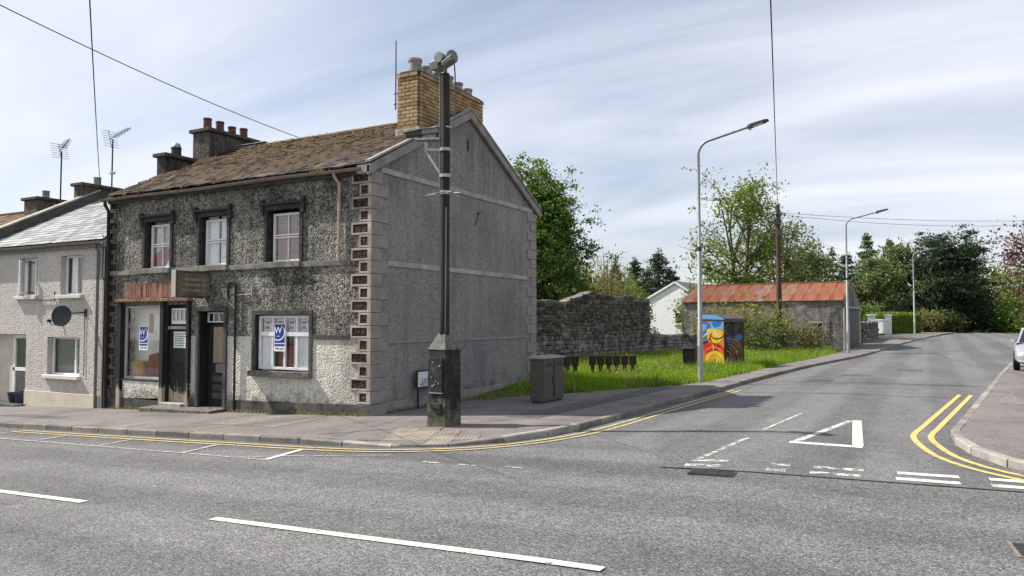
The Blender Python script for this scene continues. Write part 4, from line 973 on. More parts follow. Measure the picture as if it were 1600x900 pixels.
# dark rendered chimneys at the far end
def plain_chimney(x0, x1, y0, y1, zb, zt, mat, pots, pmat, ph, parent, pr=.13, capm='cap'):
    c = MB(); c.box(x0, x1, y0, y1, zb, zt); c = c.build('chimney', mat, parent, bevel=.015)
    m = MB(); m.box(x0 - .09, x1 + .09, y0 - .09, y1 + .09, zt, zt + .11); m.build('cap', capm, c, bevel=.02)
    for k in range(pots):
        m = MB(); y = y0 + (y1 - y0) * (k + .5) / pots; h = ph * random.uniform(.9, 1.1)
        m.lathe(((x0 + x1) / 2, y, zt + .1), [(pr, 0), (pr * .93, h * .85), (pr * 1.02, h * .86), (pr * 1.02, h), (pr * .8, h), (pr * .8, h - .08)], 12); m.build('chimney_pot', pmat, c, smooth=True)
    return c
plain_chimney(-19.78, -19.05, 15.62, 17.5, 6.2, 7.78, 'chim_dark', 4, 'pot_red', .36, shop)
c = plain_chimney(-19.86, -19.46, 14.45, 15.45, 5.6, 6.82, 'chim_dark', 1, 'pot_blue', .3, shop, .15)
m = MB(); m.lathe((-19.66, 14.95, 7.2), [(.14, 0), (.13, .06), (.09, .12), (.03, .15)], 10); m.build('wire_cowl', 'metal_grey', c, smooth=True)
# projecting sign box
sb = root('projecting_sign', (-15.4, YF, 2.6), 'faded projecting sign box on the shop front above the doors', 'sign')
m = MB(); m.box(-15.57, -15.41, YF - .95, YF - .002, 2.56, 3.19); m.build('sign_box', 'sign_grey', sb, bevel=.012)
m = MB(); m.box(-15.4095, -15.398, YF - .90, YF - .03, 2.6, 3.15); sp_ = m.build('sign_panel', 'sign_panel', sb)
m = MB(); m.box(-15.41, -15.385, YF - .95, YF - .002, 3.155, 3.195); m.box(-15.41, -15.385, YF - .95, YF - .002, 2.555, 2.597); m.box(-15.41, -15.385, YF - .95, YF - .905, 2.5975, 3.1545); m.build('trim', 'smooth_dark', sb)
rn = random.Random(3)
for z in (2.99, 2.86, 2.73):   # washed out lettering reduced to blotches
    m = MB(); y = YF - .75
    while y < YF - .12:
        w = rn.uniform(.03, .08); m.box(-15.3978, -15.3965, y, y + w, z - .035 + rn.uniform(0, .02), z + .04); y += w + rn.uniform(.015, .03)
    m.build('faded_lettering', 'sign_pale', sp_)
# for-sale posters
def poster(x, z, y, w, h, label):
    r = root('sale_poster', (x, y, z - h / 2), label, 'poster', 'blue for sale posters in the shop windows')
    m = MB(); m.box(x - w / 2, x + w / 2, y - .004, y, z - h / 2, z + h / 2); m.build('sheet', 'paper', r)
    m = MB(); m.box(x - w * .44, x + w * .44, y - .0055, y - .0042, z - h * .2, z + h * .47); m.build('blue_field', 'poster_blue', r)
    m = MB(); n = 22; cx, cz = x - w * .16, z + h * .18; R = w * .58
    a0, a1 = rad(-160), rad(62)
    pts = [(cx + R * math.cos(a0 + (a1 - a0) * k / n), cz + R * .86 * math.sin(a0 + (a1 - a0) * k / n), (.35 + .65 * math.sin(math.pi * k / n)) * w * .085) for k in range(n + 1)]
    pts = [p for p in pts if x - w * .47 < p[0] < x + w * .43 and z - h * .2 < p[1] < z + h * .46]
    for p, q in zip(pts, pts[1:]):
        d = Vector((q[0] - p[0], q[1] - p[1])).normalized(); nx, nz = -d.y, d.x
        m.add([(p[0] + nx * p[2] / 2, y - .0065, p[1] + nz * p[2] / 2), (p[0] - nx * p[2] / 2, y - .0065, p[1] - nz * p[2] / 2), (q[0] - nx * q[2] / 2, y - .0065, q[1] - nz * q[2] / 2), (q[0] + nx * q[2] / 2, y - .0065, q[1] + nz * q[2] / 2)], [(0, 1, 2, 3)])
    m.build('swoosh', 'paper', r, fix=False)
    text('W', w * .62, 'paper', 'letter', r, Matrix.Translation((x - w * .13, y - .008, z + h * .25)) @ FRONT)
    m = MB(); m.box(x - w * .25, x + w * .03, y - .0065, y - .0056, z + h * .035, z + h * .05); m.build('small_line', 'paper', r)
    m = MB(); m.box(x - w * .44, x + w * .44, y - .0055, y - .0042, z - h * .315, z - h * .235); m.build('blue_band', 'poster_blue', r)
    text('FOR SALE', w * .17, 'poster_blue', 'lettering', r, Matrix.Translation((x, y - .006, z - h * .4)) @ FRONT)
poster(-13.07, 1.63, YF + .045, .36, .64, 'blue for sale poster with large white letter on the white ground floor window')
poster(-17.92, 1.56, YF + .045, .36, .62, 'blue for sale poster with large white letter in the big shop display window')
nt_ = root('notice', (-16.5, YF + .06, 1.5), 'pale green handwritten notice taped to the black shop door', 'notice')
m = MB(); m.box(-16.75, -16.28, YF + .051, YF + .0585, 1.33, 1.74); m.build('sheet', 'paper_green', nt_)
rn = random.Random(2)
for k in range(6):
    m = MB(); z = 1.68 - k * .058; x = -16.71
    while x < -16.36:
        w = rn.uniform(.03, .09); m.box(x, x + w, YF + .0495, YF + .0505, z - .012, z + .012); x += w + .02
    m.build('writing', 'ink', nt_)
# street name plate at the gable foot
sp = root('street_name_plate', (-10.2, 14.3, 0), 'small white street name plate on legs at the gable foot', 'sign')
m = MB(); m.box(-10.22, -10.2, 14.2, 15.1, .50, .84); pl = m.build('plate', 'sign_white', sp, bevel=.004)
m = MB(); m.box(-10.26, -10.225, 14.17, 15.13, .46, .88); m.build('backing_board', 'metal_dark', sp)
for yy in (14.25, 15.05):
    m = MB(); m.box(-10.27, -10.23, yy - .02, yy + .02, -.1, .46); m.build('leg', 'metal_dark', sp)
text('LAUREL', .13, 'sign_ink', 'lettering', pl, Matrix.Translation((-10.198, 14.55, .645)) @ EAST); text('MOTOR', .13, 'sign_ink', 'lettering', pl, Matrix.Translation((-10.198, 14.5, .545)) @ EAST)

# ------------------------------------------------------------------ rendered terrace house on the left
HL, HR = -26.0, XL - .02; ZH = 4.2; ZHR = 6.36
house = root('terraced_house', (HR, YF, -.4), 'cream grey rendered terraced house with pale slate roof beside the shop', 'house')
HOPS = [(-23.66, -22.72, 2.74, 3.86, .2, 'dash_house'), (-21.58, -20.56, 2.74, 3.86, .2, 'dash_house'), (-22.13, -20.6, .48, 1.56, .2, 'dash_house'), (-25.3, -23.2, -.9, 1.62, .3, 'plinth_cream')]
facade(HOPS, [HL, HR], [-.9, ZH + .05], YF, lambda x, z: ('front_render', 'dash_house'), .2, None, house)
m = MB(); m.quad((HL, YF, -.9), (HL, YF, ZH), (HL, YB, ZH), (HL, YB, -.9)); m.quad((HL, YB, -.9), (HL, YB, ZH), (HR, YB, ZH), (HR, YB, -.9)); m.build('rear_wall', 'dash_house', house, fix=False)
m = MB(); m.hexa([(-23.2, YF - .03, -.9), (HR - .28, YF - .03, -.9), (HR - .28, YF - .002, -.9), (-23.2, YF - .002, -.9)], [(-23.2, YF - .03, .0), (HR - .28, YF - .03, .0), (HR - .28, YF - .002, .0), (-23.2, YF - .002, .0)]); m.build('plinth', 'plinth_cream', house, bevel=.01)
def upvc(x0, x1, z0, z1, split, parent, inner, slz=.06):
    y = YF + .15; t = .05
    w = bars(frame_rects(x0 + .005, x1 - .005, z0 + .005, z1 - .005, t) + [(x0 + (x1 - x0) * split - .03, x0 + (x1 - x0) * split + .03, z0 + t, z1 - t)], y, .06, parent, 'window')
    xm = x0 + (x1 - x0) * split
    for a, b in ((x0 + t, xm - .02), (xm + .02, x1 - t)):
        g = MB(); g.box(a, b, y + .025, y + .03, z0 + t - .01, z1 - t + .01); g.build('pane', 'glass', w)
    if inner == 'blind': slats(x0 + .03, x1 - .03, y + .12, z0 + .03, z1 - .02, .045, 'blind_grey', w)
    elif inner == 'half': wavy(x0 + .05, x0 + (x1 - x0) * .3, y + .14, z0, z1, 4, .02, 'curtain', 'curtain', w)
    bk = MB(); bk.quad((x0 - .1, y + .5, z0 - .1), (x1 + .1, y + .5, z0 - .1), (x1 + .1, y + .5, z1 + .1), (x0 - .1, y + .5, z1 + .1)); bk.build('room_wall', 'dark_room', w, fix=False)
    s = MB(); s.box(x0 - .1, x1 + .08, YF - .11, YF + .15, z0 - .1, z0 + .003); s.build('sill', 'sill_pale', w, bevel=.012)
    return w
w1 = upvc(-23.66, -22.72, 2.74, 3.86, .62, house, 'blind')
# casement swung open
m = MB(); c = Vector((-23.5, YF + .14, 0)); d = Vector((math.cos(rad(-55)), math.sin(rad(-55)), 0)); e = c + d * .4
for (a, b, z0, z1) in ((c, e, 2.82, 2.87), (c, e, 3.72, 3.77)): m.bar((a.x, a.y, (z0 + z1) / 2), (b.x, b.y, (z0 + z1) / 2), .04, .05)
for p in (c, e): m.bar((p.x, p.y, 2.8), (p.x, p.y, 3.79), .05, .05)
m.build('open_casement', 'frame_white', w1)
upvc(-21.58, -20.56, 2.74, 3.86, .52, house, 'half'); upvc(-22.13, -20.6, .48, 1.56, .72, house, 'blind')
# recessed porch with door
y = YF + .27
dr = bars([(-24.25, -23.22, -.42, -.2), (-24.25, -23.22, .52, .62), (-24.25, -23.22, 1.5, 1.6), (-24.25, -24.15, -.2, 1.5), (-23.32, -23.22, -.2, 1.5)], y - .06, .06, house, 'door', 'frame_white')
for z0, z1 in ((-.2, .53), (.61, 1.51)):
    g = MB(); g.box(-24.16, -23.31, y - .03, y - .025, z0, z1); g.build('pane', 'glass', dr)
m = MB(); m.quad((-25.3, y + .04, -.9), (-23.2, y + .04, -.9), (-23.2, y + .04, 1.62), (-25.3, y + .04, 1.62)); m.build('backing', 'dark_room', dr, fix=False)
bars([(-25.3, -24.26, -.9, 1.62)], y - .05, .05, house, 'porch_side_wall', 'plinth_cream')
m = MB(); m.box(-25.4, -23.1, YF - .35, YF + .72, -.75, -.415); m.build('porch_step', 'smooth_dark', house, bevel=.015)
for k, x in enumerate((-23.98, -23.62)):
    fp = root('flower_pot', (x, YF - .1, -.415), ['dark blue glazed flower pot on the porch step', 'dark plastic flower pot on the porch step nearer the window'][k], 'flower pot', 'pots on the porch step')
    m = MB(); m.lathe((x, YF + .1, -.415), [(.10, 0), (.15, .26), (.165, .26), (.165, .3), (.14, .3), (.13, .25)], 12); m.build('pot', 'pot_blue', fp, smooth=True)
# roof
m = MB(); m.add([(HL, YF - .1, ZH), (HR, YF - .1, ZH), (HR, YRG, ZHR - .02), (HL, YRG, ZHR - .02), (HL, YB, ZH), (HR, YB, ZH)], [(0, 1, 2, 3), (3, 2, 5, 4)]); m.build('roof', 'under', house, fix=False)
lay_slates(HL + .1, HR, YF - .16, ZH + .005, YRG, ZHR, .3, .23, .009, ('slate_white', 'slate_white_i'), house, 300, 31, .35, .012)
half_gutter(HL, HR - .1, YF - .17, 4.17, 4.17, 'pipe_grey', house)
m = MB(); m.box(HL, HR, YF - .1, YF - .002, 4.02, 4.2); m.build('eaves_board', 'pipe_grey', house)
dp = MB(); x = HR - .38; dp.tube([(x, YF - .17, 4.14), (x, YF - .17, 4.02), (x, YF - .07, 3.9), (x, YF - .07, -.38)], .04, 8); dp.build('downpipe', 'pipe_grey', house, smooth=True)
# parapet between the houses and its chimney
m = MB(); x0, x1 = HL - .18, HL + .12; za, zb = ZH + .05, ZHR + .0
m.hexa([(x0, YF - .1, za - .4), (x1, YF - .1, za - .4), (x1, YRG, zb - .4), (x0, YRG, zb - .4)], [(x0, YF - .1, za + .3), (x1, YF - .1, za + .3), (x1, YRG, zb + .3), (x0, YRG, zb + .3)]); m.build('parapet', 'parapet', house)
m = MB(); m.hexa([(x0 - .03, YF - .14, za + .301), (x1 + .03, YF - .14, za + .301), (x1 + .03, YRG, zb + .301), (x0 - .03, YRG, zb + .301)], [(x0 - .03, YF - .14, za + .36), (x1 + .03, YF - .14, za + .36), (x1 + .03, YRG, zb + .36), (x0 - .03, YRG, zb + .36)]); m.build('coping', 'coping', house, bevel=.01)
plain_chimney(HL - .4, HL + .1, 15.95, 17.35, 5.6, 6.76, 'chim_dark', 1, 'pot_grey', .34, house, .13)
# wall fittings
m = MB(); m.tube([(-22.6, YF - .05, 2.62), (-21.75, YF - .05, 2.6), (-21.75, YF - .05, 2.85)], .02, 6); m.build('wall_bracket', 'pipe_dark', house)
sd_ = root('satellite_dish', (-20.37, YF, 2.2), 'dark round satellite dish on an arm above the ground floor window', 'satellite dish')
m = MB(); m.tube([(-20.35, YF - .01, 2.24), (-20.37, YF - .14, 2.24), (-20.6, YF - .26, 2.22), (-20.72, YF - .33, 2.18)], .02, 6); m.box(-20.41, -20.29, YF - .02, YF - .001, 2.13, 2.33); m.build('arm', 'pipe_dark', sd_)
m = MB(); R = .27
def dish(u, v):
    r = R * u; a = v * 2 * math.pi; return Matrix.Translation((-20.78, YF - .38, 2.14)) @ Vector((.55, -1, .12)).normalized().to_track_quat('Z', 'Y').to_matrix().to_4x4() @ Vector((r * math.cos(a), r * 1.05 * math.sin(a), .3 * u * u * R))
m.grid(dish, 6, 24); o = m.build('reflector', 'metal_dark', sd_, smooth=False, fix=False); o.modifiers.new('thick', 'SOLIDIFY').thickness = .012
m = MB(); m.tube([(-20.85, YF - .42, 1.9), (-20.92, YF - .6, 1.91), (-20.9, YF - .68, 2.0)], .012, 6); m.box(-20.94, -20.86, YF - .72, YF - .64, 1.97, 2.05); m.build('receiver', 'pipe_dark', sd_)
m = MB(); m.tube([(-20.37, YF - .02, 2.15), (-20.36, YF - .02, .5)], .009, 5); m.tube([(-21.75, YF - .02, 2.6), (-21.3, YF - .02, 1.75), (-21.28, YF - .02, 1.6)], .007, 5); m.build('cable', 'cable', sd_)
# next house beyond the parapet
h2 = root('terraced_house', (-30, YF, -.5), 'mossy brown roofed house at the far left edge behind the parapet', 'house')
m = MB(); m.box(-36, HL - .2, YF, YB, -1.2, 4.1); m.build('wall', 'dash_house', h2)
m = MB(); m.add([(-36, YF - .15, 4.1), (HL - .2, YF - .15, 4.1), (HL - .2, YRG, 6.18), (-36, YRG, 6.18), (-36, YB, 4.1), (HL - .2, YB, 4.1)], [(0, 1, 2, 3), (3, 2, 5, 4)]); m.build('roof', 'under', h2, fix=False)
lay_slates(-36, HL - .2, YF - .15, 4.1, YRG, 6.18, .34, .26, .022, ('tile_brown', 'tile_brown'), h2, 0, 41, 1.2, .012, 'tile')
m = MB(); m.box(-36, HL - .2, YRG - .1, YRG + .1, 6.16, 6.25); m.build('ridge', 'parapet', h2, bevel=.02)
plain_chimney(-29.95, -29.05, 16.2, 17.3, 5.6, 6.55, 'chim_grey', 1, 'pot_grey', .33, h2, .13)
# aerials
def yagi(p, az, L, parent, tilt=.25, n=9, mat='metal_dark'):
    d = Vector((math.cos(az), math.sin(az), tilt)).normalized(); s = Vector((-math.sin(az), math.cos(az), 0)); u = d.cross(s)
    m = MB(); m.tube([p - d * .15, p + d * L], .016, 5); m.build('boom', mat, parent)
    m = MB()
    for k in range(n):
        c = p + d * (.12 + (L - .15) * k / n); w = .16 - .006 * k; m.tube([c - s * w, c + s * w], .007, 4)
        if k % 2: m.tube([c - u * .09, c + u * .09], .006, 4)
    m.build('directors', mat, parent)
    m = MB()
    for k in range(7):
        c = p - d * .12 + u * (-.3 + .1 * k) * 1.0; m.tube([c - s * .3, c + s * .3], .007, 4)
    m.tube([p - d * .12 - u * .34, p - d * .12 + u * .34], .011, 5); m.build('reflector_grid', mat, parent)
a1 = root('tv_aerial', (-28.3, 16.6, 6.1), 'tall tv aerial mast left of the pair, rising from the brown roof', 'aerial')
m = MB(); m.tube([(-28.3, 16.6, 6.0), (-28.3, 16.6, 8.35)], .03, 6); m.tube([(-28.9, 16.6, 6.35), (-28.3, 16.6, 6.35)], .015, 5); m.build('mast', 'metal_dark', a1)
yagi(Vector((-28.3, 16.58, 8.42)), rad(-8), .75, a1, .45)
a2 = root('tv_aerial', (-25.4, 16.7, 6.6), 'tv aerial with wide grid beside the terraced house chimney', 'aerial')
m = MB(); m.tube([(-25.42, 16.72, 6.6), (-25.42, 16.72, 8.5)], .028, 6); m.build('mast', 'metal_dark', a2); yagi(Vector((-25.42, 16.7, 8.55)), rad(5), .95, a2, .3, 11)
m = MB(); m.tube([(-25.42, 16.7, 7.25), (-25.2, 16.6, 7.27), (-24.75, 16.4, 7.2)], .014, 5); m.box(-25.42, -25.2, 16.63, 16.7, 7.22, 7.31); m.build('side_arm', 'metal_grey', a2)
a3 = root('whip_aerial', (-11.45, 15.0, 7.2), 'slender upright whip aerial clamped to the yellow brick chimney', 'aerial')
m = MB(); m.tube([(-11.5, 14.98, 7.25), (-11.5, 14.98, 9.0)], [.018, .014], 6); m.build('rod', 'metal_dark', a3)
for z in (7.4, 7.66):
    m = MB(); m.tube([(-11.56, 14.98, z), (-11.36, 14.98, z)], .018, 5); m.build('clamp', 'metal_dark', a3)

# ------------------------------------------------------------------ camera pole on the pavement
PX, PY = -7.80, 11.66; pz = gz(PX, PY)
pole = root('camera_pole', (PX, PY, pz), 'timber camera pole standing in a mossy black square pedestal', 'pole', rz=rad(-7), local=True)
s = .21; m = MB(); m.hexa([(-s - .01, -s - .01, -.1), (s + .01, -s - .01, -.1), (s + .01, s + .01, -.1), (-s - .01, s + .01, -.1)], [(-s, -s, 1.39), (s, -s, 1.39), (s, s, 1.39), (-s, s, 1.39)]); ped = m.build('pedestal', 'pedestal', pole, bevel=.008)
m = MB(); m.hexa([(-s - .012, -s - .012, 1.3905), (s + .012, -s - .012, 1.3905), (s + .012, s + .012, 1.3905), (-s - .012, s + .012, 1.3905)], [(-.075, -.075, 1.68), (.075, -.075, 1.68), (.075, .075, 1.68), (-.075, .075, 1.68)]); m.build('pedestal_cap', 'pedestal', pole, bevel=.006)
m = MB(); m.box(-.15, .15, -s - .026, -s - .0, .62, 1.25); m.build('hatch', 'pedestal', ped, bevel=.006)
m = MB(); m.box(-.16, .16, -s - .036, -s - .0, .605, .6195); m.build('hatch_lip', 'metal_grey', ped)
m = MB(); m.box(-.13, .12, -s - .05, -s, .33, .43); m.build('hatch_handle', 'pedestal', ped, bevel=.01)
rn = random.Random(4)
for k in range(10):
    x, z = rn.uniform(-.12, .12), rn.uniform(.68, 1.2); m = MB(); m.lathe((0, 0, 0), [(.014, 0), (.012, .012)], 8); o = m.build('bolt', 'metal_grey', ped); o.location = (x, -s - .026, z); o.rotation_euler = (rad(90), 0, 0)
m = MB(); m.tube([(0, 0, 1.5), (0, 0, 3.5), (.008, .005, 5.2), (.0, .0, 6.52)], [.092, .088, .082, .078], 14); m.build('pole_shaft', 'wood_pole', pole, smooth=True)
m = MB(); m.tube([(-.075, -.05, 4.1), (-.08, -.055, 6.55)], .016, 6); m.tube([(.07, -.06, 1.7), (.085, -.06, 4.0)], .012, 6); m.build('conduit', 'pipe_grey', pole)
# crown of horn shaped camera housings
m = MB(); m.tube([(0, 0, 6.4), (0, 0, 6.72)], .035, 8); m.bar((-.24, .0, 6.68), (.24, -.02, 6.73), .1, .04); hd = m.build('head_bracket', 'camera_grey', pole)
def drum(p, d, r, l, name, mat, parent, flange=1.25):
    p = Vector(p); d = Vector(d).normalized(); m = MB(); m.tube([p, p + d * l * .12, p + d * l * .13, p + d * l * .85, p + d * l * .86, p + d * l], [r * flange, r * flange, r, r, r * 1.08, r * 1.08], 16); m.build(name, mat, parent, smooth=True)
drum((-.04, -.16, 6.80), (.0, 1, .05), .085, .26, 'horn_camera', 'camera_grey', pole, 1.15)  # drum shaped camera on the crown, holds no lamp
drum((.24, -.10, 6.79), (-.8, .7, .0), .09, .28, 'horn_camera', 'camera_grey', pole, 1.15)
m = MB(); m.hexa([(-.26, -.12, 6.60), (-.08, -.12, 6.60), (-.08, .1, 6.60), (-.26, .1, 6.60)], [(-.30, -.15, 6.75), (-.06, -.15, 6.78), (-.06, .1, 6.78), (-.30, .1, 6.75)]); m.build('camera_housing', 'camera_grey', pole, bevel=.02)
m = MB(); m.hexa([(.06, -.18, 6.60), (.30, -.18, 6.68), (.30, .0, 6.68), (.06, .0, 6.60)], [(.05, -.2, 6.68), (.32, -.2, 6.79), (.32, .0, 6.79), (.05, .0, 6.68)]); m.build('camera_housing', 'camera_grey', pole, bevel=.02)
cb = [(.29, -.1, 6.7), (.32, -.1, 6.4), (.32, -.1, 5.9), (.3, -.09, 5.6), (.25, -.08, 5.45), (.08, -.06, 5.5)]
m = MB(); m.tube(cb, .013, 6); m.build('hanging_cable', 'cable_grey', pole, smooth=True)
# lower platform with two cameras
AX = Vector((-.98, -.2, 0)).normalized()
def ar(t, z, n=0): v = AX * t + Vector((-AX.y, AX.x, 0)) * n; return (v.x, v.y, z)
m = MB(); m.bar(ar(.0, 5.08), ar(.42, 5.13), .05, .05); m.bar(ar(.08, 4.62), ar(.40, 5.08), .035, .035); m.bar(ar(.40, 5.08), ar(.40, 5.28), .05, .05); m.build('arm', 'metal_grey', pole)
m = MB(); m.bar(ar(.08, 5.29), ar(.62, 5.33), .14, .045); m.build('platform', 'camera_grey', pole, bevel=.008)
for t, az, k in ((.53, -.2, 0), (.17, .45, 1)):
    p = Vector(ar(t, 5.46)); d = Vector((-.95, -.3, -.12 + .1 * k)); m = MB(); q = p + d.normalized() * .3; m.bar(p - d.normalized() * .05, q, .105, .10); o = m.build('security_camera', 'camera_grey' if k else 'metal_dark', pole, bevel=.02)
    m = MB(); m.bar(p - d.normalized() * .06 + Vector((0, 0, .06)), q + d.normalized() * .07 + Vector((0, 0, .065)), .125, .014); m.build('sun_shield', 'metal_grey', o)  # top strip paler than the housing: camera top highlight put into colour
    m = MB(); m.tube([(p.x, p.y, 5.34), (p.x, p.y, 5.44)], .03, 8); m.build('mount', 'metal_dark', o)
for z in (5.09, 4.6): 
    m = MB(); m.lathe((0, 0, z - .03), [(.1, 0), (.1, .06)], 14); m.build('strap', 'metal_grey', pole)
m = MB()
for k in range(12):
    a = k * math.pi / 6; m.tube([(.085 * math.cos(a), .085 * math.sin(a), 4.28), (.36 * math.cos(a), .36 * math.sin(a), 4.25 + .03 * math.sin(k * 2.3))], [.011, .006], 4)
m.lathe((0, 0, 4.25), [(.095, 0), (.095, .07)], 12); m.build('climbing_guard_spikes', 'metal_grey', pole)

# ------------------------------------------------------------------ utility cabinet
cz = gz(-8, 16.4)
cab = root('utility_cabinet', (-8.05, 16.4, cz), 'olive grey metal utility cabinet beside the gable', 'cabinet')
m = MB(); m.box(-8.2, -7.86, 15.86, 17.0, cz + .05, cz + 1.03); bd = m.build('body', 'cabinet', cab, bevel=.01)
m = MB(); m.box(-8.17, -7.9, 15.9, 16.96, cz - .2, cz + .05); m.build('base', 'metal_dark', cab)
m = MB(); m.hexa([(-8.24, 15.82, cz + 1.03), (-7.82, 15.82, cz + 1.03), (-7.82, 17.04, cz + 1.03), (-8.24, 17.04, cz + 1.03)], [(-8.24, 15.82, cz + 1.1), (-7.82, 15.82, cz + 1.06), (-7.82, 17.04, cz + 1.06), (-8.24, 17.04, cz + 1.1)]); m.build('lid', 'cabinet_top', cab, bevel=.008)
for y0, y1 in ((15.89, 16.42), (16.435, 16.97)):
    m = MB(); m.box(-7.8595, -7.848, y0, y1, cz + .1, cz + 1.0); m.build('door', 'cabinet', bd, bevel=.004)
m = MB(); m.box(-7.8475, -7.825, 16.33, 16.38, cz + .42, cz + .62); m.build('handle', 'metal_dark', bd, bevel=.005)
for y0 in (15.98, 16.53):
    for k in range(4):
        m = MB(); m.box(-7.8478, -7.842, y0, y0 + .34, cz + .84 + k * .03, cz + .853 + k * .03); m.build('vent_slot', 'black_bin', bd)
m = MB(); m.box(-7.8478, -7.838, 16.40, 16.455, cz + .12, cz + .98); m.build('door_seam', 'black_bin', bd)

# ------------------------------------------------------------------ street lamps
def lamp_post(x, y, label):
    z = gz(x, y); r = root('street_lamp', (x, y, z), label, 'street lamp', 'grey street lamps along the side road', rz=rad(-4), local=True)
    m = MB(); m.tube([(0, 0, -.2), (0, 0, 1.6), (0, 0, 1.62), (0, 0, 4.0), (0, 0, 4.02), (0, 0, 6.95)], [.085, .085, .07, .066, .05, .046], 12); m.build('column', 'column', r, smooth=True)
    m = MB(); R = .42; pts = [(0, 0, 6.9)] + [(R - R * math.cos(t), 0, 6.95 + R * math.sin(t)) for t in [k * rad(78) / 8 for k in range(9)]]
    e = Vector(pts[-1]); d = Vector((math.cos(rad(12)), 0, math.sin(rad(12)))); pts.append(tuple(e + d * 1.25)); m.tube(pts, .042, 10); m.build('arm', 'column', r, smooth=True)
    h = e + d * 1.2; m = MB(); 
    def hd_(t, w, hh): c = h + d * t; return [(c.x, -w, c.z - hh), (c.x, w, c.z - hh), (c.x, w, c.z + hh), (c.x, -w, c.z + hh)]
    secs = [hd_(0, .06, .05), hd_(.12, .11, .055), hd_(.5, .13, .035), hd_(.62, .09, .02)]
    for a, b in zip(secs, secs[1:]): m.add(a + b, [(0, 1, 5, 4), (1, 2, 6, 5), (2, 3, 7, 6), (3, 0, 4, 7)])
    m.add(secs[0], [(3, 2, 1, 0)]); m.add(secs[-1], [(0, 1, 2, 3)]); hh = m.build('lamp_head', 'metal_dark', r, bevel=.01)
    c = h + d * .32; m = MB(); m.bar(c - d * .15 + Vector((0, 0, -.05)), c + d * .15 + Vector((0, 0, -.046)), .18, .012); m.build('lens', 'curtain', hh)
    m = MB(); c = h + d * .08; m.tube([c + Vector((0, 0, -.05)), c + Vector((0, 0, -.11))], .04, 8); m.build('photocell', 'metal_grey', hh)
    m = MB(); m.lathe((0, 0, 4.0), [(.075, 0), (.08, .05), (.075, .12)], 12); m.build('collar', 'metal_dark', r, smooth=True)
    m = MB(); m.box(-.055, .055, -.092, -.075, .5, 1.1); m.build('access_door', 'column', r, bevel=.004)
lamp_post(-6.09, 23.06, 'nearest tall grey street lamp at the grass edge')
lamp_post(-3.85, 45.3, 'grey street lamp in front of the barn gable')
lamp_post(-1.05, 76.5, 'distant street lamp beside the clipped hedge')
# telegraph pole
tx, ty = -7.44, 45.4; tz = gz(tx, ty)
tp = root('telegraph_pole', (tx, ty, tz), 'brown timber telegraph pole on the verge before the barn', 'pole', local=True)
m = MB(); m.tube([(0, 0, -.3), (0, 0, 4), (0, 0, 8.55)], [.17, .145, .115], 12); m.build('shaft', 'pole_brown', tp, smooth=True)
for q in ((-.2, .2, -.2, -.1, 7.4, 7.75), (.02, .28, -.24, -.08, 6.75, 7.1)):
    m = MB(); m.box(*q); m.build('junction_box', 'metal_dark', tp, bevel=.01)
m = MB(); m.tube([(-.2, -.12, 8.0), (.25, -.12, 8.0)], .03, 6); m.build('cross_bracket', 'metal_dark', tp)

# ------------------------------------------------------------------ overhead cables
RT = Vector((math.cos(rad(28.7)), math.sin(rad(28.7)), 0)); FW = Vector((-math.sin(rad(28.7)) * math.cos(rad(2.51)), math.cos(rad(28.7)) * math.cos(rad(2.51)), math.sin(rad(2.51)))); UP = RT.cross(FW)
def at(px, py, d): return Vector((0, 0, 2)) + FW * d + RT * ((px - 800) / 1186 * d) + UP * ((450 - py) / 1186 * d)
def cable(a, b, r, sag, label, mat='cable', n=14):
    a, b = Vector(a), Vector(b); m = MB(); m.tube([a.lerp(b, k / n) - Vector((0, 0, sag * 4 * (k / n) * (1 - k / n))) for k in range(n + 1)], r, 5)
    o = m.build('overhead_cable', mat, smooth=True); o.name = 'overhead_cable'; return tag(o, label, 'cable')
ptop = Vector((tx, ty, tz + 8.45))
cable(at(1203, -30, 13), ptop, .014, .12, 'thick black cable running overhead from the telegraph pole top', 'cable', 24)
cable(ptop + Vector((0, 0, -.35)), at(1700, 341, 60), .012, .35, 'upper of two cables from the telegraph pole to the right', 'cable_grey')
cable(ptop + Vector((0, 0, -.45)), at(1700, 345, 50), .012, .5, 'lower of two cables from the telegraph pole to the right', 'cable_grey')
cable(ptop + Vector((0, 0, -.75)), at(1330, 394, 75), .012, .3, 'thin cable slanting down from the telegraph pole towards trees', 'cable_grey')
cable(at(-60, -22, 15), at(475, 218, 25.5), .012, .15, 'long black cable sloping across the sky to the shop ridge', 'cable', 20)
cable(at(139, -20, 11), at(156, 284, 27.5), .011, .1, 'thin cable dropping steeply to the terraced house chimney', 'cable', 20)

# ------------------------------------------------------------------ grass verge
VO = [(-10.45, 16.3), (-9.9, 17.1), (-8.4, 18.9), (-6.5, 21.7), (-6.0, 22.8), (-5.85, 26), (-5.5, 32.9), (-5.0, 39.2), (-4.65, 44.2), (-4.45, 48.8)]
def vo_x(y):
    for (x0, y0), (x1, y1) in zip(VO, VO[1:]):
        if y0 <= y <= y1: return x0 + (x1 - x0) * (y - y0) / (y1 - y0)
    return VO[-1][0] if y > 40 else VO[0][0]
def vz(x, y):
    xo = vo_x(y); t = min(1, max(0, (xo - x) / max(.5, xo + 13.3))); e = sstep(0, 1, min(1, (xo - x) / .5)) * .05
    return (gz(xo, y) + e) * (1 - t) + (.34 + .3 * sstep(40, 75, y)) * t + .03 * math.sin(x * 1.7 + y * .9)
mb = MB(); mb.grid(lambda u, v: (lambda y: (lambda x: (x, y, vz(x, y) - (.06 if v == 0 else 0)))(vo_x(y) - (vo_x(y) + 14.5) * v))(16.3 + 33 * u), 66, 16)
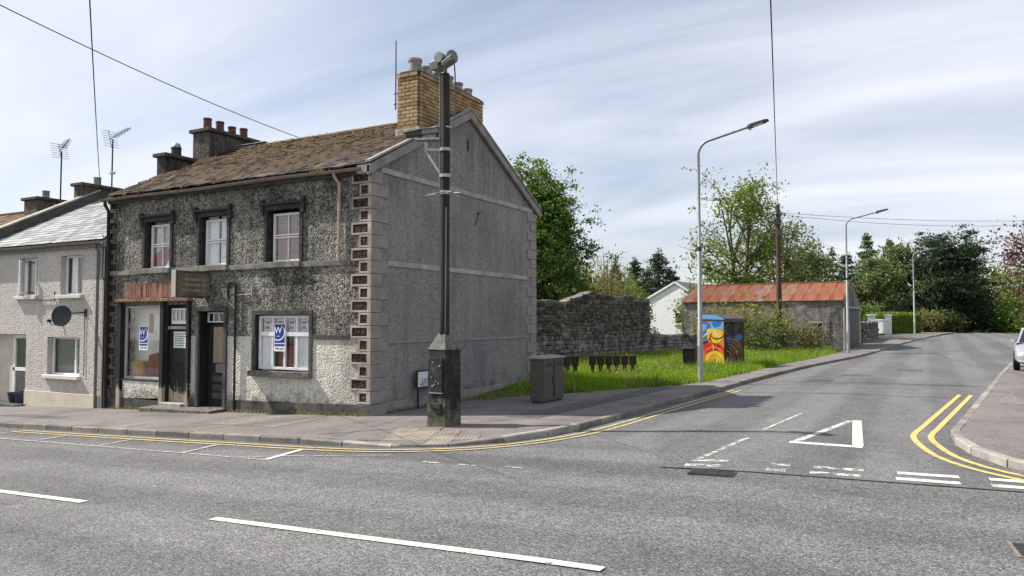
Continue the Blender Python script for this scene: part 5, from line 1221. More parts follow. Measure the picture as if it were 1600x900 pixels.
verge_g = mb.build('verge', 'soil', fix=False); tag(verge_g, 'grassy corner plot between pavement and old stone wall', None, None, 'structure')
def blades(name, mat, pts, h, w, lean, label, seed, cat='grass', parent=None):
    r = np.random.default_rng(seed); n = len(pts); a = r.uniform(0, 6.283, n); hh = h * r.uniform(.5, 1.3, n); ww = w * r.uniform(.7, 1.3, n)
    dx = np.cos(a) * ww; dy = np.sin(a) * ww; b = r.uniform(0, 6.283, n); le = lean * hh * r.uniform(.2, 1, n)
    V = np.empty((n, 3, 3)); V[:, 0] = pts + np.c_[-dx, -dy, np.full(n, -.02)]; V[:, 1] = pts + np.c_[dx, dy, np.full(n, -.02)]; V[:, 2] = pts + np.c_[np.cos(b) * le, np.sin(b) * le, hh]
    me = bpy.data.meshes.new(name); me.vertices.add(3 * n); me.vertices.foreach_set('co', V.reshape(-1)); me.loops.add(3 * n); me.loops.foreach_set('vertex_index', np.arange(3 * n, dtype=np.int32))
    me.polygons.add(n); me.polygons.foreach_set('loop_start', np.arange(0, 3 * n, 3, dtype=np.int32)); me.polygons.foreach_set('loop_total', np.full(n, 3, np.int32)); me.materials.append(M[mat]); me.update(); me.validate()
    o = bpy.data.objects.new(name, me); link(o, parent); return tag(o, label, cat, None, 'stuff')
rg = np.random.default_rng(1)
def scatter(n, fn, seed, x0=-13.6, y0=16.4, y1=48.5, zf=vz):
    r = random.Random(seed); out = []
    while len(out) < n:
        y = y0 + (y1 - y0) * r.random() ** 1.35; xo = vo_x(y) + .05 + .14 * math.sin(y * 2.1) * math.sin(y * 5.3); x = x0 + (xo - x0) * r.random()
        if (x < -10.33 and y < 20.5) or (y < 18.4 and r.random() < .9) or (x < -9.7 and y < 21.2 and r.random() < .8): continue
        if not fn(x, y, r): continue
        out.append((x, y, zf(x, y)))
    return np.array(out)
def tuft(x, y, r): return .5 + .5 * math.sin(x * 2.3 + math.sin(y * 1.7) * 2) * math.sin(y * 1.9 + x) > r.random() * .75
blades('grass', 'grass', scatter(120000, lambda x, y, r: .5 + .6 * math.sin(x * 1.3 + y * .7) * math.sin(y * 1.1 - x * .8) > r.random() * .35, 1), .13, .007, .7, 'bright green grass with dandelions on the corner plot', 2)
blades('long_grass', 'grass', scatter(26000, lambda x, y, r: tuft(x, y, r) and (y > 21 or x < -9.2), 3), .26, .009, .8, 'longer tufted grass on the corner plot and wall foot', 4)
blades('weeds', 'leaf_pale', scatter(5000, lambda x, y, r: math.sin(x * 1.9 + 2) * math.sin(y * 1.3) > .25 or x < -12.3, 31), .34, .014, .6, 'taller pale weeds and dead stalks among the grass', 32, 'weeds')
blades('broad_leaves', 'leaf_fresh', scatter(14000, lambda x, y, r: math.sin(x * 2.9) * math.sin(y * 2.3 + 1) > .1, 33), .07, .03, 1.6, 'broad dandelion leaves lying low in the grass', 34, 'weeds')
def discs(name, mat, pts, r0, label, h=(.1, .25), seed=0):
    r = random.Random(seed); m = MB()
    for x, y, z in pts:
        hh = r.uniform(*h); rr = r0 * r.uniform(.7, 1.2); tx, ty = r.uniform(-.4, .4), r.uniform(-.5, .1)
        ring = [(x + rr * math.cos(k * 1.0472), y + rr * math.sin(k * 1.0472), z + hh + rr * (tx * math.cos(k * 1.0472) + ty * math.sin(k * 1.0472))) for k in range(6)]
        m.add(ring + [(x, y, z + hh + rr * .5), (x, y, z + hh - rr * .5)], [(k, (k + 1) % 6, 6) for k in range(6)] + [((k + 1) % 6, k, 7) for k in range(6)])
    return tag(m.build(name, mat, None, fix=False), label, 'flowers', None, 'stuff')
discs('dandelion_flowers', 'dandelion', scatter(1100, lambda x, y, r: tuft(x * .5, y * .5, r) and y > 21.5, 7), .026, 'yellow dandelion flowers dotted through the grass', (.08, .22), 1)
discs('dandelion_clocks', 'seedhead', scatter(330, lambda x, y, r: y > 20, 9), .026, 'white dandelion seed heads dotted through the grass', (.15, .32), 2)
# weeds along wall foot and kerb
rw = random.Random(12); pts = []
for _ in range(2600):
    y = 16.2 + 4.3 * rw.random() ** .7; x = XR + .05 + abs(rw.gauss(0, .35)); pts.append((x, y, gz(x, y)))
for _ in range(500):
    y = rw.uniform(13.2, 16.4); x = XR + .04 + abs(rw.gauss(0, .04)); pts.append((x, y, gz(x, y)))
for _ in range(900):
    x = rw.uniform(-19.2, -10.4)
    if -17.4 < x < -14.6: continue
    y = YF - .05 - abs(rw.gauss(0, .06)); pts.append((x, y, gz(x, y)))
blades('wall_foot_weeds', 'leaf_pale', np.array(pts), .09, .012, 1.0, 'dry weeds sprouting along the foot of the shop walls', 13, 'weeds')
pts = []
for p in catmull(KP, .02):
    if p.x > -18 and p.y < 30 and rw.random() < .35 and math.sin(p.x * 1.3 + p.y) > -.3: pts.append((p.x + rw.gauss(0, .02) , p.y - .02 + rw.gauss(0, .02), zr(p.x, p.y)))
pts = []
for p in offset(catmull(KP, .02), .03):
    if p.x > -18 and p.y < 34 and rw.random() < .3 and math.sin(p.x * 1.3 + p.y * .8) > 0: pts.append((p.x + rw.gauss(0, .012), p.y + rw.gauss(0, .012), zr(p.x, p.y)))
blades('gutter_debris', 'twig', np.array(pts), .02, .012, 1.6, 'dry leaf litter lying in the kerb gutter', 15, 'leaf litter')

# ------------------------------------------------------------------ old stone walls
def stone_mesh(w, h, d, seed, mat):
    r = random.Random(seed); j = lambda a: r.uniform(-a, a); m = MB(); k = .035
    back = [(-w / 2, 0, 0), (w / 2, 0, 0), (w / 2, 0, h), (-w / 2, 0, h)]
    mid = [(-w / 2 + j(.03), -d * .6, j(.02)), (w / 2 + j(.03), -d * .6, j(.02)), (w / 2 + j(.03), -d * .6, h + j(.02)), (-w / 2 + j(.03), -d * .6, h + j(.02))]
    fr = [(-w / 2 + k + j(.02), -d + j(.012), k + j(.012)), (w / 2 - k + j(.02), -d + j(.012), k + j(.012)), (w / 2 - k + j(.02), -d + j(.012), h - k + j(.012)), (-w / 2 + k + j(.02), -d + j(.012), h - k + j(.012))]
    m.add(back + mid + fr, [(0, 1, 5, 4), (1, 2, 6, 5), (2, 3, 7, 6), (3, 0, 4, 7), (4, 5, 9, 8), (5, 6, 10, 9), (6, 7, 11, 10), (7, 4, 8, 11), (8, 9, 10, 11)]); return m.mesh('stone', mat)
def stone_wall(A, B, prof, z0f, thick, label, nobj, seed, brickband=None, sw=(.2, .48), sh=(.15, .26), name='stone_wall'):
    """wall from A to B; stones on the face to the right of travel seen from the road; prof(u) top height"""
    A = Vector((*A, 0)); B = Vector((*B, 0)); L = (B - A).length; t = (B - A) / L; nrm = Vector((t.y, -t.x, 0)); ang = math.atan2(t.y, t.x)
    r = root(name, (A.x, A.y, z0f(0)), label, 'wall'); rn = random.Random(seed)
    m = MB(); n = 40
    for i in range(n):
        a, b = A + t * (L * i / n), A + t * (L * (i + 1) / n); za, zb = prof(i / n), prof((i + 1) / n); zl = -.3
        a2, b2 = a - nrm * thick, b - nrm * thick
        P = lambda v, z: (v.x, v.y, z)
        m.add([P(a, zl), P(b, zl), P(b, zb), P(a, za), P(a2, zl), P(b2, zl), P(b2, zb), P(a2, za)], [(0, 1, 2, 3), (5, 4, 7, 6), (3, 2, 6, 7)])
        if i == 0: m.f.append(tuple(len(m.v) - 8 + k for k in (4, 0, 3, 7)))
        if i == n - 1: m.f.append(tuple(len(m.v) - 8 + k for k in (1, 5, 6, 2)))
    m.build('wall_core', 'wall_mortar', r)
    items = []; z = min(z0f(0), z0f(1)) - .15
    while z < 4:
        bb = brickband and brickband[0] < z < brickband[1]
        h = .085 if bb else rn.uniform(*sh); u = -rn.uniform(0, .3)
        while u < L:
            w = .235 if bb else rn.uniform(*sw); uc = u + w / 2; f = min(1, max(0, uc / L))
            if 0 < uc - w / 2 + .05 and uc + w / 2 < L + .05 and z + h * .8 < prof(f) and not (bb and rn.random() < .12):
                items.append((uc, z + rn.uniform(-.02, .02) * (not bb), w, h, rn.uniform(.03, .08) if not bb else rn.uniform(.03, .055), bb))
            u += w + rn.uniform(.008, .04)
        z += h + .012
    def seen(i): 
        p = A + t * i[0]; return p.length if p.y > 27 else 1000 + p.length
    items.sort(key=lambda i: -i[2] * i[3] / seen(i) ** 2); VB = {}
    vs = MB()
    for q, (uc, z, w, h, d, bb) in enumerate(items):
        key = (int(w * 14), int(h * 30), q % 3, bb)
        if key not in VB: VB[key] = stone_mesh(w - .014 if not bb else w - .01, h - .006, .07, seed + q, 'red_brick' if bb else 'stone') if True else None
        p = A + t * uc + nrm * (-.02 + d - .03)
        if q < nobj: inst('brick' if bb else 'stone', VB[key], (p.x, p.y, z), r, (0, 0, ang))
        else:
            mt = Matrix.Translation((p.x, p.y, z)) @ Matrix.Rotation(ang, 4, 'Z'); me = VB[key]; vs.add([mt @ v.co for v in me.vertices], [tuple(f.vertices) for f in me.polygons])
    if vs.v: tag(vs.build('small_stones', 'stone_i', r, fix=False), kind='stuff')
    return r
hw = lambda u: 3.18 + .09 * math.sin(u * 23) * .3 + .04 * math.sin(u * 61) - (.3 * (1 - sstep(.50, .62, u))) + .12 * math.exp(-((u - .66) / .05) ** 2) - .10 * sstep(.8, 1, u)
stone_wall((-14.6, 21.5), (-12.45, 37.4), hw, lambda u: .3, .5, 'tall old stone and brick wall with lime patches behind the grass', 300, 5, (1.62, 2.05), (.14, .42), (.1, .21))
lw_ = lambda u: 1.28 + .05 * math.sin(u * 17) + .04 * math.sin(u * 41)
stone_wall((-12.42, 37.45), (-11.1, 45.6), lw_, lambda u: .3, .45, 'low dark stone wall running on towards the barn', 150, 6, None, (.14, .38), (.09, .19))
# rubble wall by the barn and its stone gate pillar
rw_ = lambda u: 1.55 + .18 * math.sin(u * 9) + .1 * math.sin(u * 23) - .2 * (1 - sstep(0, .3, u))
stone_wall((-10.4, 47.2), (-5.55, 47.9), rw_, lambda u: .3, .4, 'tumbled rubble wall with brambles in front of the barn', 70, 9, None, (.2, .42), (.12, .22))
gp = root('gate_pillar', (-5.1, 47.9, .3), 'stout round topped stone gate pillar at the barn corner', 'gate pillar')
rn = random.Random(6)
for k in range(9):
    m = MB(); z = .2 + k * .2; r0 = .3 - .012 * k; m.lathe((-5.1, 47.9, z), [(r0 * .93, 0), (r0, .03), (r0 * rn.uniform(.95, 1.03), .16), (r0 * .92, .195)], 9); m.build('stone', 'stone', gp)
for i, (x, y) in enumerate(((-5.6, 47.4), (-5.35, 47.3), (-5.0, 47.35))):
    b = root('boulder', (x, y, .3), ['pale whitewashed boulder at the foot of the rubble wall', 'grey boulder between the pale one and the gate pillar', 'mossy boulder lying against the gate pillar foot'][i], 'boulder', 'boulders by the gate pillar')
    m = MB(); m.lathe((x, y, .2), [(.14, 0), (.2, .1), (.16, .24), (.05, .3)], 8); m.build('rock', 'kerb_pale' if i == 0 else 'stone', b)

# ------------------------------------------------------------------ low brown timber barriers
def barrier(A, B, n, label, z, hw_, hh, legw):
    A = Vector((*A, z)); B = Vector((*B, z)); d = (B - A); L = d.length; d.normalize(); r = root('timber_barrier', tuple((A + B) / 2), label, 'barrier', 'low brown timber barriers on the grass')
    m = MB(); m.bar(A + Vector((0, 0, .585)), B + Vector((0, 0, .585)), .1, .03); m.build('top_rail', 'brown_timber', r, bevel=.006)
    for k in range(n):
        c = A + d * (L * (k + .5) / n); w = L / n * .92
        m = MB(); m.bar(c - d * w / 2 + Vector((0, 0, .43)), c + d * w / 2 + Vector((0, 0, .43)), .07, .27); m.build('panel', 'brown_timber', r, bevel=.025)
        m = MB(); a = w * legw
        P = lambda q, zz, s: (c.x + d.x * q - d.y * s, c.y + d.y * q + d.x * s, z + zz)
        m.hexa([P(-a * .6, -.15, -.03), P(a * .6, -.15, -.03), P(a * .6, -.15, .03), P(-a * .6, -.15, .03)], [P(-a, .295, -.03), P(a, .295, -.03), P(a, .295, .03), P(-a, .295, .03)]); m.build('leg', 'brown_timber', r, bevel=.006)
barrier((-9.75, 23.0), (-8.45, 24.0), 6, 'brown timber barrier of six panels on legs, right of the gap', .27, 1, 1, .26)
barrier((-10.55, 22.1), (-9.95, 22.7), 3, 'brown timber barrier of three panels partly hidden by the cabinet', .27, 1, 1, .34)

# ------------------------------------------------------------------ painted kiosk, bin
kz = gz(-7.09, 30.44) + .02
ks = root('painted_kiosk', (-7.09, 30.44, kz), 'small kiosk covered in a bright blue, yellow and red mural', 'kiosk', rz=rad(-15), local=True)
M['kiosk_roof'] = simple('kiosk_roof_felt', (.09, .078, .068), .9, 0, .4, 4, .3)
kw, kl, kh = 1.2, 1.62, 1.95
for n_, c_ in (('p_black', (.010, .009, .010)), ('p_yellow', (.60, .38, .02)), ('p_red', (.42, .022, .015)), ('p_orange', (.52, .17, .02)), ('p_blue', (.025, .12, .36)), ('p_sky', (.13, .30, .50)), ('p_teal', (.04, .16, .15)), ('p_olive', (.16, .125, .05)), ('p_cream', (.55, .47, .28)), ('p_purple', (.035, .05, .14))): M[n_] = simple('mural_' + n_[2:], c_, .6, 0, .25, 9, .05)
def shape(face, pts, lay, mat):
    o_ = .0225 + .0016 * lay; m = MB(); n = len(pts)
    if face == 'f': P3 = [(u, -o_, v) for u, v in pts]; V_ = (0, .0014, 0)
    else: P3 = [(o_, u, v) for u, v in pts]; V_ = (-.0014, 0, 0)
    m.prism(P3, V_); return m.build('painted_shape', mat, ks)
def blob(face, cu, cv, r, lay, mat, sq=1.0, wob=.12, a0=0.0, a1=6.2832, lim=None, n=22, ph=0):
    pts = [(cu + r * (1 + wob * math.sin(3 * a + ph)) * math.cos(a), cv + r * sq * (1 + wob * math.sin(2 * a + 1 + ph)) * math.sin(a)) for a in [a0 + (a1 - a0) * k / n for k in range(n + (a1 - a0 < 6))]]
    lo, hi = ((-kw + .01, -.01) if face == 'f' else (.02, kl - .02)); pts = [(min(hi, max(lo, u)), min(kh - (.02 if face == 'f' else .16), max(-.1, v))) for u, v in pts]; shape(face, pts, lay, mat)
def arc(face, cu, cv, r, w, a0, a1, lay, mat, grow=0.0, n=20):
    f = lambda t, s: (cu + (r + grow * t + s * w * (.35 + .65 * math.sin(math.pi * t))) * math.cos(a0 + (a1 - a0) * t), cv + (r + grow * t + s * w * (.35 + .65 * math.sin(math.pi * t))) * math.sin(a0 + (a1 - a0) * t))
    pts = [f(k / n, -.5) for k in range(n + 1)] + [f(k / n, .5) for k in range(n, -1, -1)]; lo, hi = ((-kw + .01, -.01) if face == 'f' else (.02, kl - .02)); shape(face, [(min(hi, max(lo, u)), min(kh - (.02 if face == 'f' else .16), max(-.1, v))) for u, v in pts], lay, mat)
blob('f', -.95, 1.55, .36, 1, 'p_blue', .9); blob('f', -.98, 1.6, .22, 2, 'p_sky', .8, .2); blob('f', -.30, 1.72, .36, 1, 'p_sky', .7, .1); blob('f', -.32, 1.74, .2, 2, 'p_blue', .7, .2); blob('f', -1.05, 1.05, .3, 1, 'p_teal', 1.1)
blob('f', -.42, 1.28, .36, 3, 'p_yellow', .95, .2, ph=1); blob('f', -.62, .82, .40, 2, 'p_red', .62, .18); blob('f', -.2, .66, .3, 2, 'p_red', .9, .15, ph=2); blob('f', -.40, .30, .40, 4, 'p_yellow', 1.0, .06); blob('f', -1.0, .3, .24, 2, 'p_orange', 1.3)
arc('f', -.45, .36, .47, .07, -.4, 2.9, 5, 'p_orange'); arc('f', -.55, .95, .45, .08, .3, 2.6, 5, 'p_cream'); arc('f', -.30, 1.2, .3, .07, 2.2, 5.2, 6, 'p_red'); arc('f', -.8, .75, .35, .05, -.8, 1.4, 6, 'p_yellow'); arc('f', -.9, 1.3, .3, .06, 3.3, 6.0, 6, 'p_black'); arc('f', -.42, .28, .25, .04, .5, 3.4, 6, 'p_orange'); arc('f', -.3, 1.5, .34, .05, 3.4, 6.1, 6, 'p_black')
for r_ in (.14, .26, .38, .50): arc('s', .95, .62, r_, .055, -1.5 + r_, 3.6 + r_, 2, 'p_olive', .05)
blob('s', .95, .62, .07, 2, 'p_cream'); blob('s', .35, 1.12, .26, 1, 'p_purple', .7, .2); blob('s', 1.15, 1.2, .32, 1, 'p_blue', .5, .2); blob('s', .32, 1.16, .12, 2, 'p_blue', .7, .2)
for r_ in (.1, .2, .3): arc('s', 1.15, 1.55, r_, .04, .2, 4.6, 3, 'p_olive', .04)
for k in range(5): arc('s', .15 + .1 * k, .1, .5 + .12 * k, .045, .2, 1.7, 3, 'p_olive' if k % 2 else 'p_orange', .1)
arc('s', .3, 1.55, .18, .05, 0, 5, 3, 'p_teal', .05)
m = MB(); m.box(-kw, -.004, .004, kl, -.2, kh); m.build('body', 'p_teal', ks)
m = MB(); m.box(-.0038, .02, .0, kl + .01, -.2, kh - .14); m.build('side_door', 'p_black', ks, bevel=.006)
m = MB(); m.box(-kw, .0, -.02, .0035, -.2, kh); m.build('front_panel', 'p_orange', ks)
m = MB(); m.prism([(-kw - .06, -.06, kh), (.12, -.06, kh - .06), (.12, -.06, kh + .02), (-kw * .25, -.06, kh + .2), (-kw * .75, -.06, kh + .2), (-kw - .06, -.06, kh + .05)], (0, kl + .14, 0)); m.build('roof', 'kiosk_roof', ks, bevel=.01)
m = MB(); m.prism([(-kw, -.065, kh - .0), (.02, -.065, kh - .03), (.02, -.065, kh + .03), (-kw * .28, -.065, kh + .17), (-kw * .72, -.065, kh + .17), (-kw, -.065, kh + .06)], (0, .004, 0)); m.build('gable_panel', 'p_sky', ks)
m = MB(); m.box(.021, .14, -.04, kl + .06, kh - .13, kh + .0); m.build('fascia', 'kiosk_roof', ks, bevel=.008)
bn = root('litter_bin', (-7.95, 28.6, gz(-7.95, 28.6)), 'black litter bin behind the nearest lamp post', 'bin', local=True)
m = MB(); m.hexa([(-.21, -.2, .08), (.21, -.2, .08), (.21, .2, .08), (-.21, .2, .08)], [(-.24, -.23, .85), (.24, -.23, .85), (.24, .23, .85), (-.24, .23, .85)]); m.build('bin_body', 'black_bin', bn, bevel=.02)
m = MB(); m.hexa([(-.26, -.25, .851), (.26, -.25, .851), (.26, .25, .851), (-.26, .25, .851)], [(-.22, -.2, .97), (.22, -.2, .97), (.22, .2, .97), (-.22, .2, .97)]); m.build('bin_lid', 'black_bin', bn, bevel=.02)
m = MB(); m.box(-.16, .16, -.16, .16, -.15, .08); m.build('bin_foot', 'black_bin', bn)

# ------------------------------------------------------------------ barn with rusty roof
bz = gz(-4.42, 48.94)
barn = root('barn', (-4.42, 48.94, bz), 'old grey barn with rust streaked corrugated iron roof', 'barn', rz=rad(-3.5), local=True)
BL, BW, BE, BR = 9.9, 6.6, 2.92, 4.18
fo = [(-1.9, -1.15, .0, 1.55, .3, 'dark_room'), (-6.4, -5.5, 1.0, 1.9, .3, 'dark_room')]
def bfac():
    X = sorted({-BL, 0, *[o[0] for o in fo], *[o[1] for o in fo]}); Z = sorted({-.4, BE, *[o[2] for o in fo], *[o[3] for o in fo]}); m = MB()
    for x0, x1 in zip(X, X[1:]):
        for z0, z1 in zip(Z, Z[1:]):
            if any(o[0] < (x0 + x1) / 2 < o[1] and o[2] < (z0 + z1) / 2 < o[3] for o in fo): continue
            m.box(x0, x1, 0, .3, z0, z1)
    return m
bfac().build('front_wall', 'barn_wall', barn)
for o in fo:
    m = MB(); m.quad((o[0], .31, o[2] - .2), (o[1], .31, o[2] - .2), (o[1], .31, o[3] + .1), (o[0], .31, o[3] + .1)); m.build('dark_opening', 'dark_room', barn, fix=False)
bars([(-1.95, -1.9, .0, 1.6), (-1.15, -1.1, .0, 1.6), (-1.95, -1.1, 1.6, 1.68)], -.03, .06, barn, 'door_frame', 'sill')
m = MB(); m.add([(0, .0, -.4), (0, BW, -.4), (0, BW, BE), (0, BW / 2, BR + .12), (0, 0, BE)], [(0, 1, 2, 3, 4)]); m.add([(-BL, .0, -.4), (-BL, 0, BE), (-BL, BW / 2, BR), (-BL, BW, BE), (-BL, BW, -.4)], [(0, 1, 2, 3, 4)]); m.quad((-BL, BW, -.4), (0, BW, -.4), (0, BW, BE), (-BL, BW, BE)); m.build('gable_walls', 'barn_wall', barn, fix=False)
m = MB(); m.hexa([(-.02, .2, 2.5), (.18, .2, 2.5), (.18, BW - .3, 2.5), (-.02, BW - .3, 2.5)], [(-.02, .2, 2.62), (.16, .2, 2.58), (.16, BW - .3, 2.58), (-.02, BW - .3, 2.62)]); m.build('lintel', 'cabinet_top', barn)
m = MB(); m.box(.002, .05, 1.3, 5.2, -.2, 2.49); gd = m.build('sliding_door', 'metal_dark', barn)
for k in range(8):
    m = MB(); m.box(.051, .065, 1.33 + k * .484, 1.33 + k * .484 + .46, -.15, 2.45); m.build('door_plank', 'metal_dark', gd)
m = MB(); m.box(.002, .08, .0, .35, -.3, 2.49); m.build('door_pier', 'string', barn); m = MB(); m.box(.002, .08, 6.0, 6.5, -.3, 2.49); m.build('door_pier', 'string', barn)
# corrugated sheets
ns = 13; wS = BL / ns; sl_len = math.hypot(BW / 2 + .1, BR - BE); sang = math.atan2(BR - BE, BW / 2 + .1)
sm = MB(); nc = 40; sm.grid(lambda u, v: (-wS * .51 + wS * 1.02 * u, v * sl_len, .022 * math.cos(u * 2 * math.pi * 8)), 48, 1); smm = sm.mesh('roof_sheet', 'rust', fix=False)
for k in range(ns):
    inst('roof_sheet', smm, (-BL + wS * (k + .5), -.1 + random.uniform(-.04, .03), BE + .03 + .004 * (k % 2)), barn, (sang, 0, 0))
    o = inst('roof_sheet', smm, (-BL + wS * (k + .5), BW + .1, BE + .03 + .004 * (k % 2)), barn, (sang, 0, math.pi))
m = MB(); m.bar((-BL, BW / 2, BR + .04), (0, BW / 2, BR + .04), .3, .04); m.build('ridge_cap', 'rust', barn)

# ------------------------------------------------------------------ white house behind
wz = .8
wh = root('white_house', (-20.0, 66, wz), 'white gabled house seen between the stone wall and barn', 'house', local=True)
a, b = at(1015, 500, 68.5), at(1086, 500, 67.5)
wh.location = (a.x, a.y, wz); d = b - a; wh.rotation_euler = (0, 0, rad(-7)); WL = 4.5
m = MB(); m.prism([(0, 0, -1), (WL, 0, -1), (WL, 0, 3.3), (WL * .56, 0, 4.55), (0, 0, 3.3)], (0, 9, 0)); m.build('wall', 'dash_white', wh)
m = MB(); m.prism([(-.25, -.12, 3.15), (WL * .56, -.12, 4.62), (WL * .56, -.12, 4.75), (-.25, -.12, 3.28)], (0, 9.3, 0)); m.prism([(WL + .25, -.12, 3.15), (WL * .56, -.12, 4.62), (WL * .56, -.12, 4.75), (WL + .25, -.12, 3.28)], (0, 9.3, 0)); rfw = m.build('roof', 'pipe_grey', wh)
m = MB(); m.bar((-.25, -.13, 3.2), (WL * .56, -.13, 4.66), .05, .16); m.bar((WL + .25, -.13, 3.2), (WL * .56, -.13, 4.66), .05, .16); m.build('bargeboard', 'frame_white', rfw)
w_ = bars(frame_rects(WL * .54, WL * .70, .95, 2.0, .08), -.05, .06, wh, 'window', 'frame_white'); m = MB(); m.box(WL * .55, WL * .69, -.02, -.015, 1.0, 1.95); m.build('pane', 'glass_dark', w_)
m = MB(); m.box(WL * .52, WL * .72, -.12, .0, .85, .945); m.build('sill', 'frame_white', w_)

# ------------------------------------------------------------------ garden walls, piers and hedge up the road
gw = root('garden_gate', (-3.2, 68, .7), 'white painted double gate between white piers up the road', 'gate')
p0, p1 = at(1362, 510, 66), at(1388, 510, 72)
def flat(p): return Vector((p.x, p.y, gz(p.x, p.y)))
p0, p1 = flat(p0), flat(p1); gw.location = p0; OFF[gw.name] = p0.copy()
dd = (p1 - p0); LG = dd.length; dn = dd.normalized()
for k, q in enumerate((p0, p1)):
    m = MB(); m.box(q.x - .28, q.x + .28, q.y - .28, q.y + .28, q.z - .2, q.z + 1.75); pr = m.build('pier', 'dash_white', gw, bevel=.02); m = MB(); m.box(q.x - .36, q.x + .36, q.y - .36, q.y + .36, q.z + 1.751, q.z + 1.87); m.build('cap', 'dash_white', pr, bevel=.03)
m = MB(); m.bar(p0 + Vector((0, 0, .2)), p1 + Vector((0, 0, .2)), .06, .1); m.bar(p0 + Vector((0, 0, 1.35)), p1 + Vector((0, 0, 1.35)), .06, .1); m.build('rails', 'frame_white', gw)
nb = int(LG / .22)
for k in range(1, nb):
    q = p0 + dd * (k / nb); m = MB(); m.bar(q + Vector((0, 0, .1)), q + Vector((0, 0, 1.45)), .17, .03, (dn.x, dn.y, 0)); m.build('board', 'frame_white', gw)
stone_wall((-4.05, 57.2), (-3.4, 65.0), lambda u: 1.9 + .1 * math.sin(u * 30), lambda u: .6, .4, 'rough stone garden wall beyond the barn door', 0, 21)

# ------------------------------------------------------------------ trees and bushes
def leaf_mesh(name, mat, C, size, aspect, r, up=.3, jitter=.4, parent=None, droop=0):
    n = len(C); u = r.normal(size=(n, 3)); u[:, 2] -= droop; u /= np.linalg.norm(u, axis=1)[:, None]
    w = r.normal(size=(n, 3)); w[:, 2] += up; w -= (w * u).sum(1)[:, None] * u; w /= np.linalg.norm(w, axis=1)[:, None]; v = np.cross(u, w)
    L = size * r.uniform(1 - jitter, 1 + jitter, n)[:, None]; Wd = L * aspect
    V = np.stack([C - u * L * .5, C + v * Wd * .5 + w * L * .08, C + u * L * .5, C - v * Wd * .5 + w * L * .08], 1).reshape(-1, 3)
    me = bpy.data.meshes.new(name); me.vertices.add(4 * n); me.vertices.foreach_set('co', V.astype(np.float32).reshape(-1)); me.loops.add(4 * n); me.loops.foreach_set('vertex_index', np.arange(4 * n, dtype=np.int32))
    me.polygons.add(n); me.polygons.foreach_set('loop_start', np.arange(0, 4 * n, 4, dtype=np.int32)); me.polygons.foreach_set('loop_total', np.full(n, 4, np.int32)); me.materials.append(M[mat]); me.update(); me.validate()
    o = bpy.data.objects.new(name, me); link(o, parent); return o
